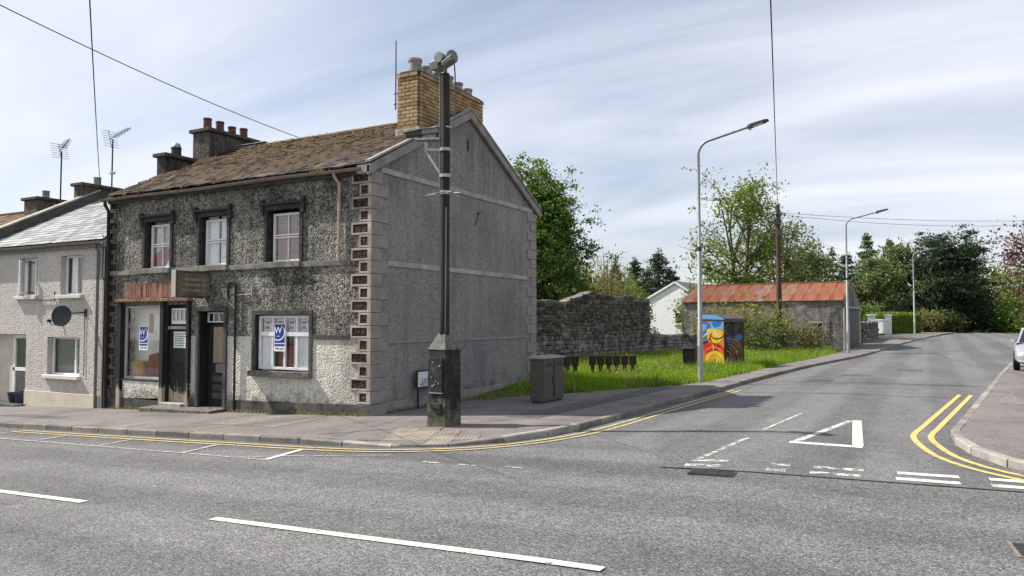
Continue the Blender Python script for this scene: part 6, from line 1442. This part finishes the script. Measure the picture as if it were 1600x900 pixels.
def tree(name, label, x, y, H, R, seed, leafmat, nleaf, lsize, trunk_r=.22, base=.3, stems=1, limbs=16, subs=6, twigs=4, bark='bark', clump=.45, flat=.7, aspect=.6, zc=.62, group='trees behind the houses', spread=1.0, top=1.0, z0=None, cat='tree', lmix=None):
    rn = random.Random(seed); nr = np.random.default_rng(seed); z0 = (gz(x, y) - .35) if z0 is None else z0
    rt_ = root(name, (x, y, z0), label, cat, group, local=True)
    W_ = MB(); tips = []
    cz, hz = H * zc, H * (1 - zc) * top; lz = H * zc - H * base * .6
    def surf():
        while True:
            d = Vector((rn.gauss(0, 1), rn.gauss(0, 1), rn.gauss(.15, 1))).normalized()
            k = rn.uniform(.62, 1.0) * (1 + .16 * math.sin(d.x * 5 + seed) * math.sin(d.y * 4 + d.z * 5 + seed))
            p = Vector((d.x * R * k * spread, d.y * R * k * spread, cz + d.z * (hz if d.z > 0 else lz) * k))
            if p.z > H * base * .45: return p
    def limb(a, b, r0, r1, n, wig, sides):
        pts = []; L = (b - a).length; bend = Vector((rn.gauss(0, 1), rn.gauss(0, 1), 0)) * wig * L
        for i in range(n + 1):
            t = i / n; p = a.lerp(b, t) + Vector((0, 0, .12 * L * math.sin(math.pi * t))) * .6 + bend * math.sin(math.pi * t); pts.append(p)
        W_.tube(pts, [r0 + (r1 - r0) * i / n for i in range(n + 1)], sides, False); return pts
    leaders = []
    for s_ in range(stems):
        a = Vector((rn.uniform(-.2, .2) * (stems > 1), rn.uniform(-.2, .2) * (stems > 1), -.2)); ang = 6.28 * s_ / stems + rn.uniform(0, 1)
        lean = R * .35 if stems > 1 else R * .06
        b = Vector((math.cos(ang) * lean, math.sin(ang) * lean, H * (.72 if stems == 1 else rn.uniform(.66, .88)) * top ** .5)); leaders.append(limb(a, b, trunk_r / stems ** .5, trunk_r * .18, 9, .02, 8)); tips.append(b)
    for k in range(limbs):
        ld = rn.choice(leaders); t = surf(); zlo = max(H * base * .8, min(t.z - .1 * H, H * .75)); zlo *= rn.uniform(.75, .95)
        a = min(ld, key=lambda p: abs(p.z - zlo)); rr = trunk_r * (.42 - .25 * (a.z / H)); pts = limb(a, t, rr, .015, 6, .05, 5); tips.append(t)
        for j in range(subs):
            q = pts[rn.randrange(2, 6)]; dirn = (t - a).normalized(); e = q + Vector((rn.gauss(0, 1), rn.gauss(0, 1), rn.gauss(.25, .7))) * R * .22 + dirn * R * .12
            p2 = limb(q, e, rr * .35, .008, 3, .05, 4); tips.append(e)
            for _ in range(twigs):
                q2 = p2[rn.randrange(1, 4)]; e2 = q2 + Vector((rn.gauss(0, 1), rn.gauss(0, 1), rn.gauss(.2, .8))) * R * .13; limb(q2, e2, .012, .005, 1, 0, 3); tips.append(e2)
    W_.build('trunk', bark, rt_, fix=False)
    T = np.array([tuple(t) for t in tips]); k = nr.integers(0, len(T), nleaf); wgt = nr.random(len(T)) ** 1.2; wgt /= wgt.sum(); k = nr.choice(len(T), nleaf, p=wgt)
    C = T[k] + nr.normal(size=(nleaf, 3)) * np.array([clump, clump, clump * flat]) * nr.uniform(.4, 1.2, (nleaf, 1)); C = C[C[:, 2] > .1]
    if lmix:
        h = int(len(C) * lmix[1]); leaf_mesh('crown', leafmat, C[h:], lsize, aspect, nr, parent=rt_); leaf_mesh('new_growth', lmix[0], C[:h], lsize, aspect, nr, parent=rt_)
    else: leaf_mesh('crown', leafmat, C, lsize, aspect, nr, parent=rt_)
    return rt_
def conifer(name, label, x, y, H, R, seed, mat, n, size=.32, base=.12, power=.8, gap=.55, z0=None, bark='bark', rag=.3, group='trees behind the houses'):
    rn = random.Random(seed); nr = np.random.default_rng(seed); z0 = gz(x, y) - .35 if z0 is None else z0
    rt_ = root(name, (x, y, z0), label, 'tree', group, local=True); W_ = MB(); W_.tube([(0, 0, -.2), (.1, 0, H * .5), (0, 0, H)], [H * .022, H * .014, .02], 7, False); segs = []
    z = H * base
    while z < H * .98:
        f = (1 - z / H); rr = R * min(1, (f / .72)) ** power * rn.uniform(1 - rag, 1 + rag * .4); nb = rn.randint(4, 6); a0 = rn.uniform(0, 6.28)
        for k in range(nb):
            a = a0 + 6.283 * k / nb + rn.uniform(-.3, .3); l = rr * rn.uniform(.6, 1.1); p = Vector((0, 0, z)); q = Vector((math.cos(a) * l, math.sin(a) * l, z + l * rn.uniform(-.18, .22))); W_.tube([p, p.lerp(q, .5) + Vector((0, 0, .05 * l)), q], [.035, .022, .008], 4, False); segs.append((p, q))
        z += gap * rn.uniform(.7, 1.2)
    W_.build('trunk', bark, rt_, fix=False); segs.append((Vector((0, 0, H * .9)), Vector((0, 0, H * 1.01))))
    A = np.array([tuple(a) for a, b in segs]); B = np.array([tuple(b) for a, b in segs]); ln = np.linalg.norm(B - A, axis=1) + .15; k = nr.choice(len(segs), n, p=ln / ln.sum()); t = nr.random((n, 1)) ** .65
    C = A[k] + (B[k] - A[k]) * t * 1.04 + nr.normal(size=(n, 3)) * np.array([.16, .16, .10]) * (R / 2.2) ** .5
    leaf_mesh('crown', mat, C, size, .34, nr, up=.6, parent=rt_); return rt_
def bush(name, label, x, y, R, H, seed, mat, n, lsize, twig=True, group='bushes and shrubs', z0=None, bark='twig', ntw=40, cover=1.0, aspect=.6, tw=1.0):
    rn = random.Random(seed); nr = np.random.default_rng(seed); z0 = gz(x, y) - .1 if z0 is None else z0
    rt_ = root(name, (x, y, z0), label, 'bush', group, local=True); W_ = MB(); tips = []
    for k in range(ntw):
        a = rn.uniform(0, 6.28); l = R * rn.random() ** .5; e = Vector((math.cos(a) * l, math.sin(a) * l, H * rn.uniform(.55, 1.05) * math.sqrt(max(.12, 1 - (l / R) ** 2 * .8)))); a0 = Vector((math.cos(a) * l * .15, math.sin(a) * l * .15, -.1)); md = a0.lerp(e, .5) + Vector((math.cos(a) * l * .12, math.sin(a) * l * .12, 0)); W_.tube([a0, md, e], [.03 * tw, .018 * tw, .007 * tw], 4, False); tips += [e, e.lerp(md, .4), md.lerp(e, .3)]
        for j in range(3):
            q = md.lerp(e, rn.random()); e2 = q + Vector((rn.gauss(0, 1), rn.gauss(0, 1), rn.gauss(.6, .6))) * R * .16; W_.tube([q, e2], [.01, .004], 3, False); tips.append(e2)
    W_.build('stems', bark, rt_, fix=False)
    T = np.array([tuple(t) for t in tips]); k = nr.integers(0, len(T), n); C = T[k] + nr.normal(size=(n, 3)) * R * .12 * cover; C = C[C[:, 2] > 0]; leaf_mesh('foliage', mat, C, lsize, aspect, nr, parent=rt_); return rt_
def P(px, d): p = at(px, 502, d); return p.x, p.y

tree('sycamore_tree', 'large deep green sycamore rising behind the shop gable', *P(832, 40), 10.5, 3.4, 3, 'leaf_deep', 72000, .155, .3, .14, 1, 70, 8, 4, clump=.24, flat=.6, zc=.52, lmix=('leaf_fresh', .34))
tree('ash_tree', 'tall half leafed ash tree with bare limbs behind the barn', *P(1158, 62), 14.4, 4.3, 5, 'leaf_fresh', 8500, .24, .3, .3, 4, 30, 7, 5, clump=.4, zc=.55, bark='bark')
tree('ash_tree', 'smaller thin leafed ash tree right of the tall one', *P(1215, 66), 12.4, 2.9, 8, 'leaf_dull', 4200, .22, .2, .25, 3, 20, 6, 5, clump=.42, zc=.55)
tree('thin_tree', 'sparse grey green tree to the right of the telegraph pole', *P(1262, 74), 10.6, 3.2, 9, 'leaf_dull', 6500, .25, .2, .2, 3, 18, 6, 4, clump=.5, zc=.5)
tree('birch_tree', 'light green young tree at left of the ash trees', *P(1092, 66), 7.4, 2.3, 12, 'leaf_fresh', 5000, .22, .14, .2, 2, 14, 5, 3, clump=.45, zc=.5)
bush('elder_bush', 'yellow green shrub in front of the barn roof', *P(1172, 44), 2.5, 3.4, 14, 'leaf_yellow', 2300, .17, ntw=46, cover=1.2)
bush('elder_bush', 'leafy green shrub behind the painted kiosk', *P(1113, 44.5), 1.7, 3.2, 15, 'leaf_yellow', 900, .16, ntw=26, cover=1.2)
bush('bramble_bush', 'dense dark bramble between the kiosk and rubble wall', *P(1190, 43), 1.7, 2.0, 16, 'leaf_dull', 3400, .15, ntw=30, cover=1.2)
bush('bramble_bush', 'pale bramble tumbling over the rubble wall by the pillar', *P(1268, 44), .95, 1.75, 17, 'leaf_pale', 1300, .12, ntw=24, cover=1.2)
bush('flowering_bush', 'white flecked shrub before the white house gable', *P(1022, 43.0), .75, 1.75, 18, 'leaf_white', 1700, .15, ntw=26, cover=1.25)
bush('willow_bush', 'bare twiggy willow bush above the stone wall', *P(946, 46), 2.2, 6.6, 19, 'leaf_pale', 3200, .15, ntw=150, cover=1.2, aspect=.4, tw=1.9)
bush('laurel_bush', 'yellow leaved shrub between the sycamore and willow', *P(908, 44), 1.3, 6.0, 20, 'leaf_yellow', 5200, .15, ntw=34, cover=1.3)
bush('laurel_bush', 'rounded light green shrub right of the bare willow', *P(972, 52), 1.9, 5.6, 21, 'leaf_fresh', 9000, .17, ntw=50, cover=1.1)
bush('laurel_bush', 'light green shrub at the shop rear beside the stone wall', *P(872, 42), 1.4, 3.4, 22, 'leaf_yellow', 2200, .16, ntw=20, cover=1.2)
for i, (px, d, H, R, lab) in enumerate(((962, 86, 8.6, 1.5, 'slim dark pine left of the distant group above the wall'), (992, 88, 9.0, 1.9, 'second dark pine of the distant group above the wall'), (1030, 84, 9.6, 2.3, 'broadest dark pine of the distant group left of the white house'), (1050, 96, 8.3, 2.0, 'lowest dark pine directly behind the white house'), (1078, 100, 6.6, 1.6, 'small distant pine right of the white house'))):
    conifer('pine_tree', lab, *P(px, d), H + .7, R * 1.45, 50 + i, 'needle', 12000, .3, .04, .6, .42, group='distant pines above the stone wall')
conifer('spruce_tree', 'pointed spruce standing behind the barn gable', *P(1357, 92), 12.2, 3.4, 61, 'needle_mid', 9000, .42, .05, .75, .6, rag=.25)
conifer('pine_tree', 'thin pine between the barn roof and the spruce', *P(1302, 90), 10.4, 1.9, 62, 'needle_mid', 3600, .38, .1, .55, .7, rag=.4)
conifer('spruce_tree', 'ragged spruce right of the pointed one', *P(1392, 96), 11.8, 2.7, 63, 'needle_mid', 6500, .42, .08, .6, .65, rag=.45)
tree('ivy_tree', 'ivy clad mid green tree between the spruces and big pine', *P(1418, 92), 11.2, 3.3, 64, 'leaf_dull', 9500, .36, .25, .12, 2, 26, 6, 3, clump=.55, zc=.5, bark='bark_pale')
tree('ivy_tree', 'leafy tree with pale trunk behind the white gate', *P(1376, 88), 8.6, 3.0, 65, 'leaf_dull', 8000, .34, .22, .1, 2, 20, 6, 3, clump=.5, zc=.48, bark='bark_pale')
tree('scots_pine', 'broad dark pine with rounded crown beside the far road', *P(1478, 90), 12.6, 5.0, 66, 'needle', 26000, .36, .4, .1, 1, 42, 7, 3, clump=.5, flat=.4, aspect=.4, zc=.5)
tree('scots_pine', 'lower dark pine at the right shoulder of the broad one', *P(1516, 93), 8.6, 3.4, 67, 'needle', 12000, .36, .3, .08, 1, 28, 6, 3, clump=.5, flat=.4, aspect=.4, zc=.45)
tree('willow_tree', 'pale olive leafed tree at the bend of the road', *P(1558, 98), 8.4, 3.4, 68, 'leaf_pale', 8000, .34, .2, .1, 3, 22, 6, 3, clump=.5, zc=.5)
tree('cherry_tree', 'maroon leafed cherry tree at the right edge of the picture', *P(1640, 46), 8.6, 3.0, 69, 'leaf_maroon', 3600, .2, .2, .25, 2, 24, 6, 4, clump=.35, zc=.6, group=None)
tree('green_tree', 'fresh green tree behind the maroon cherry at right', *P(1612, 84), 7.6, 3.4, 70, 'leaf_fresh', 7000, .3, .2, .08, 2, 22, 6, 3, clump=.5, zc=.5)
for i, (px, d, R, H, mt, lab) in enumerate(((1448, 84, 1.6, 2.6, 'leaf_pale', 'pale shrub beside the end of the clipped hedge'), (1470, 88, 2.2, 3.2, 'leaf_dull', 'dark shrub below the broad pine, first from the hedge'), (1505, 89, 2.4, 3.0, 'needle', 'very dark shrub at the far end of the road'), (1538, 89, 2.4, 3.2, 'needle_mid', 'dark green shrub right of the very dark one'), (1568, 88, 2.4, 3.4, 'leaf_dull', 'dull green shrub behind the parked car roof'), (1600, 84, 2.6, 3.6, 'leaf_deep', 'deep green shrub at the right edge above the car'), (1640, 80, 2.6, 3.6, 'leaf_deep', 'deep green shrub just cut by the right edge'), (1348, 82, 2.2, 3.0, 'leaf_deep', 'deep green shrub behind the garden wall past the barn'))):
    bush('roadside_bush', lab, *P(px, d), R, H, 80 + i, mt, 4200, .26, ntw=30, cover=1.3, group='bushes closing off the far road')
# far wood filling gaps low behind everything
rr_ = np.random.default_rng(99); pts = []
for px in np.arange(830, 1720, 5.0):
    d = 118 + 8 * math.sin(px * .05); hh = 3.4 + 1.3 * math.sin(px * .031) + .9 * math.sin(px * .083)
    p = at(px, 502, d); k = 130; a = np.c_[rr_.normal(p.x, .9, k), rr_.normal(p.y, .9, k), rr_.random(k) ** .8 * hh + gz(p.x, p.y) - .3]; pts.append(a)
tag(leaf_mesh('far_wood', 'needle_mid', np.concatenate(pts), .55, .6, rr_), 'dark far-off wood closing the view behind the trees', 'wood', None, 'stuff')
# clipped hedge
ha, hb = flat(at(1389, 510, 74)), flat(at(1438, 510, 77)); hd = hb - ha; HLn = hd.length
hg = root('clipped_hedge', tuple(ha), 'bright green clipped hedge beside the pavement up the road', 'hedge', rz=math.atan2(hd.y, hd.x), local=True)
nr = np.random.default_rng(5); n = 15000; q = nr.random((n, 3)) * np.array([HLn, 2.6, 2.05]); f = nr.integers(0, 4, n)
q[f == 0, 1] = 0; q[f == 1, 2] = 2.05; q[f == 2, 0] = HLn; q[f == 3, 0] = 0
q += nr.normal(size=(n, 3)) * .06; rd = .35; q[:, 2] -= np.clip(rd - np.minimum(q[:, 1], np.minimum(q[:, 0], HLn - q[:, 0])), 0, rd) * .6 * (q[:, 2] > 1.4)
leaf_mesh('foliage', 'hedge_leaf', q, .13, .6, nr, parent=hg)
m = MB(); m.box(.08, HLn - .08, .08, 2.5, -.1, 1.85); m.build('dark_core', 'field', hg)  # solid dark green box added inside the leaves as the hedge's dark core

# ------------------------------------------------------------------ parked car
cxp, cyp = 3.42, 31.0; czp = gz(cxp, cyp)
car = root('parked_car', (cxp, cyp, czp), 'silver hatchback car parked facing the junction at the right edge', 'car', rz=rad(-5), local=True)
M['car_paint'] = NT('car_silver_paint').done((.50, .51, .52), .28, .55, .5); M['tyre'] = simple('tyre_rubber', (.018, .018, .018), .8, 0, .3, 9, .2); M['headlamp'] = NT('headlamp_lens').done((.75, .77, .8), .08, .3, .6); M['chrome'] = NT('chrome_trim').done((.6, .6, .62), .15, .9, .5)
def ring(y, w0, w1, w2, z0, z1, z2): # lower body section
    return [(-w0, y, z0), (-w1, y, (z0 + z1) / 2), (-w1 * .99, y, z1), (-w2, y, z2), (-w2 * .5, y, z2 + .03), (w2 * .5, y, z2 + .03), (w2, y, z2), (w1 * .99, y, z1), (w1, y, (z0 + z1) / 2), (w0, y, z0)]
secs = [(0.0, .62, .70, .55, .28, .50, .58), (.10, .74, .80, .68, .22, .58, .68), (.35, .80, .86, .74, .18, .66, .78), (.9, .82, .88, .76, .18, .72, .90), (1.25, .82, .885, .78, .18, .80, .95), (2.0, .82, .885, .80, .18, .84, .95), (3.2, .82, .885, .80, .18, .86, .97), (3.9, .80, .86, .76, .2, .84, .97), (4.2, .70, .78, .66, .3, .75, .92)]
m = MB(); R_ = [ring(*s_) for s_ in secs]; n = 10
for r_ in R_: m.v += r_
for i in range(len(R_) - 1):
    for k in range(n): m.f.append((i * n + k, i * n + (k + 1) % n, (i + 1) * n + (k + 1) % n, (i + 1) * n + k))
m.f.append(tuple(range(n))); m.f.append(tuple((len(R_) - 1) * n + k for k in range(n)))
body = m.build('body', 'car_paint', car, smooth=False); ss_ = body.modifiers.new('sub', 'SUBSURF'); ss_.levels = 2; ss_.render_levels = 2; body.data.polygons.foreach_set('use_smooth', [True] * len(body.data.polygons))
cs = [(1.05, .80, .93, .80, .94), (1.75, .78, .95, .64, 1.40), (2.3, .78, .95, .62, 1.47), (3.3, .78, .96, .60, 1.44), (4.05, .74, .96, .66, 1.0)]
m = MB()
for y, wb, zb, wt, zt in cs: m.v += [(-wb, y, zb - .04), (-wt, y, zt), (-wt * .5, y, zt + .02), (wt * .5, y, zt + .02), (wt, y, zt), (wb, y, zb - .04)]
for i in range(4):
    for k in range(5): m.f.append((i * 6 + k, i * 6 + k + 1, i * 6 + 6 + k + 1, i * 6 + 6 + k))
cb_ = m.build('cabin', 'car_paint', car); cb_.data.polygons.foreach_set('use_smooth', [False] * len(cb_.data.polygons)); bv = cb_.modifiers.new('b', 'BEVEL'); bv.width = .03; bv.segments = 3
def q4(name, pts, mat, parent=car): 
    mm = MB(); mm.quad(*pts); o = mm.build(name, mat, parent, fix=False); o.modifiers.new('t', 'SOLIDIFY').thickness = .008; return o
def lerp3(a, b, t): return tuple(a[i] + (b[i] - a[i]) * t for i in range(3))
wl, wr, tl, tr = (-.79, 1.05, .93), (.79, 1.05, .93), (-.63, 1.74, 1.395), (.63, 1.74, 1.395); o_ = Vector((0, -.018, .022))
def inset(a, b, c, d, t):
    cc = tuple(sum(p[i] for p in (a, b, c, d)) / 4 for i in range(3)); return [Vector(lerp3(p, cc, t)) for p in (a, b, c, d)]
q4('windscreen', [p + o_ for p in inset(wl, wr, tr, tl, .09)], 'glass_dark')
for sx in (-1, 1):
    for y0, y1, zt0, zt1, wt in ((1.30, 2.42, 1.05, 1.42, .62), (2.5, 3.35, 1.42, 1.40, .61)):
        a = (sx * .787, y0, .975); b = (sx * .787, y1, .975); c = (sx * wt * 1.015, y1 - .02, zt1 - .02); d = (sx * (.76 if y0 < 2 else wt * 1.015), (y0 + .12 if y0 < 2 else y0), zt0 - (.03 if y0 < 2 else .03))
        if y0 < 2: d = (sx * .645, 1.8, 1.36)
        q4('side_window', [Vector(p) + Vector((sx * .015, 0, .0)) for p in (a, b, c, d)], 'glass_dark')
    m = MB(); m.hexa([(sx * .80, 1.42, .93), (sx * .98, 1.40, .93), (sx * .98, 1.52, .93), (sx * .80, 1.55, .93)], [(sx * .82, 1.42, 1.04), (sx * .97, 1.41, 1.07), (sx * .97, 1.51, 1.07), (sx * .82, 1.54, 1.04)]); m.build('wing_mirror', 'car_paint', car, bevel=.02)
    m = MB(); m.hexa([(sx * .42, .06, .53), (sx * .74, .16, .55), (sx * .76, .4, .60), (sx * .44, .2, .58)], [(sx * .46, .10, .66), (sx * .73, .24, .70), (sx * .76, .52, .76), (sx * .48, .3, .72)]); m.build('headlight', 'headlamp', car, bevel=.015)
    m = MB(); m.box(sx * .66 - .09, sx * .66 + .09, .03, .12, .32, .38); m.build('fog_lamp', 'headlamp', car)
    for y in (.78, 3.38):
        m = MB(); m.tube([(sx * .70, y, .31), (sx * .72, y, .31), (sx * .88, y, .31), (sx * .90, y, .31)], [.27, .31, .31, .27], 20); w = m.build('wheel', 'tyre', car, smooth=True)
        m = MB(); m.tube([(sx * .893, y, .31), (sx * .912, y, .31)], .205, 18); m.build('rim', 'chrome', w)
        m = MB(); m.tube([(sx * .845, y, .32), (sx * .886, y, .32)], .36, 20); m.build('wheel_arch', 'tyre', car)
    m = MB(); m.box(sx * .886 - .012, sx * .886 + .012, 2.1, 2.28, .78, .81); m.build('door_handle', 'car_paint', car)
m = MB(); m.box(-.38, .38, -.015, .06, .36, .48); m.build('grille', 'black_bin', car, bevel=.02); m = MB(); m.box(-.55, .55, -.005, .08, .25, .33); m.build('lower_intake', 'black_bin', car, bevel=.02)
m = MB(); m.box(-.26, .26, -.028, -.015, .385, .47); m.build('number_plate', 'paper', car)
# ------------------------------------------------------------------ more planting behind the wall
for i, (px, d, R, H, mt, n, lab) in enumerate(((925, 60, 2.8, 7.0, 'leaf_fresh', 9000, 'broad light green shrub behind the bare willow, left side'), (984, 62, 1.6, 5.2, 'leaf_dull', 5000, 'dull green shrub left of the white house roof'), (1068, 76, 3.0, 5.4, 'leaf_fresh', 6000, 'fresh green shrub rising right of the white house'), (1110, 78, 3.2, 5.0, 'leaf_dull', 6000, 'dull green shrub behind the barn, left end'), (1200, 80, 3.4, 4.8, 'leaf_pale', 6000, 'pale olive shrub behind the barn roof middle'), (1290, 84, 3.4, 5.4, 'leaf_dull', 6500, 'dull green shrub behind the barn roof right end'))):
    bush('garden_shrub', lab, *P(px, d), R, H, 180 + i, mt, n, .24, ntw=44, cover=1.2, group='garden shrubs beyond the stone wall')
for i, (px, d, H, R, lab) in enumerate(((942, 96, 7.4, 1.8, 'short dark pine peeping over the willow bush'), (1012, 94, 8.2, 2.0, 'dark pine between the second and broadest of the group'), (1243, 92, 8.4, 2.0, 'dark pine just right of the telegraph pole'), (1325, 96, 9.6, 2.2, 'dark pine left of the pointed spruce'))):
    conifer('pine_tree', lab, *P(px, d), H + .7, R * 1.45, 250 + i, 'needle', 12000, .3, .04, .6, .5, group='distant pines above the stone wall')
# repair patches in pavement and road
def patch(P4, parent, mat, zf, dz=.004, name='repair_patch'):
    P4 = [Vector((*p, 0)) for p in P4]; m = MB(); n = 8
    m.grid(lambda u, v: (lambda c: (c.x, c.y, zf(c.x, c.y) + dz))(P4[0].lerp(P4[1], u).lerp(P4[3].lerp(P4[2], u), v)), n, n); return m.build(name, mat, parent, fix=False)
patch([(-18.5, 9.75), (-14.2, 9.72), (-14.3, 10.3), (-18.5, 10.4)], pave, 'patch_warm', zp); patch([(-13.5, 10.7), (-11.0, 10.6), (-11.1, 12.2), (-13.4, 12.3)], pave, 'patch_warm', zp, .0045)
patch([(-20.5, 10.6), (-17.9, 10.5), (-17.9, 10.85), (-20.5, 11.0)], pave, 'patch_dark', zp); patch([(-7.4, 13.2), (-6.6, 13.1), (-6.2, 21.0), (-6.9, 21.1)], pave, 'patch_dark', zp)
patch([(2.2, 15.2), (9.0, 15.0), (9.0, 15.9), (2.4, 16.1)], pave2, 'patch_dark', zp); patch([(1.2, 18.8), (4.0, 18.6), (4.6, 22.6), (1.9, 23.0)], pave2, 'patch_warm', zp, .0045)
for i, q in enumerate(([(-4.2, 24.6), (1.2, 24.6), (1.25, 24.85), (-4.2, 24.85)], [(-4.3, 20.5), (.8, 20.7), (.8, 20.82), (-4.3, 20.62)], [(-2.6, 27.5), (-1.7, 27.5), (-1.7, 28.6), (-2.6, 28.6)], [(-1.0, 31), (-.2, 31), (-.2, 32.5), (-1.0, 32.5)], [(-3.4, 24.9), (-2.6, 24.9), (-2.6, 25.8), (-3.4, 25.8)])):
    patch(q, side_road, 'patch_dark', zr, .0085)

for a, b in (((-12.2, 9.9), (-11.3, 12.6)), ((-9.3, 10.0), (-6.9, 12.9)), ((-6.9, 12.9), (-5.4, 12.9)), ((-21.2, 9.8), (-21.2, 12.6))):
    a = Vector((*a, 0)); b = Vector((*b, 0)); n = 12; ribbon([a.lerp(b, k / n) for k in range(n + 1)], .022, 'tar', 'pavement_joint', pave, .0065, zf=zp)
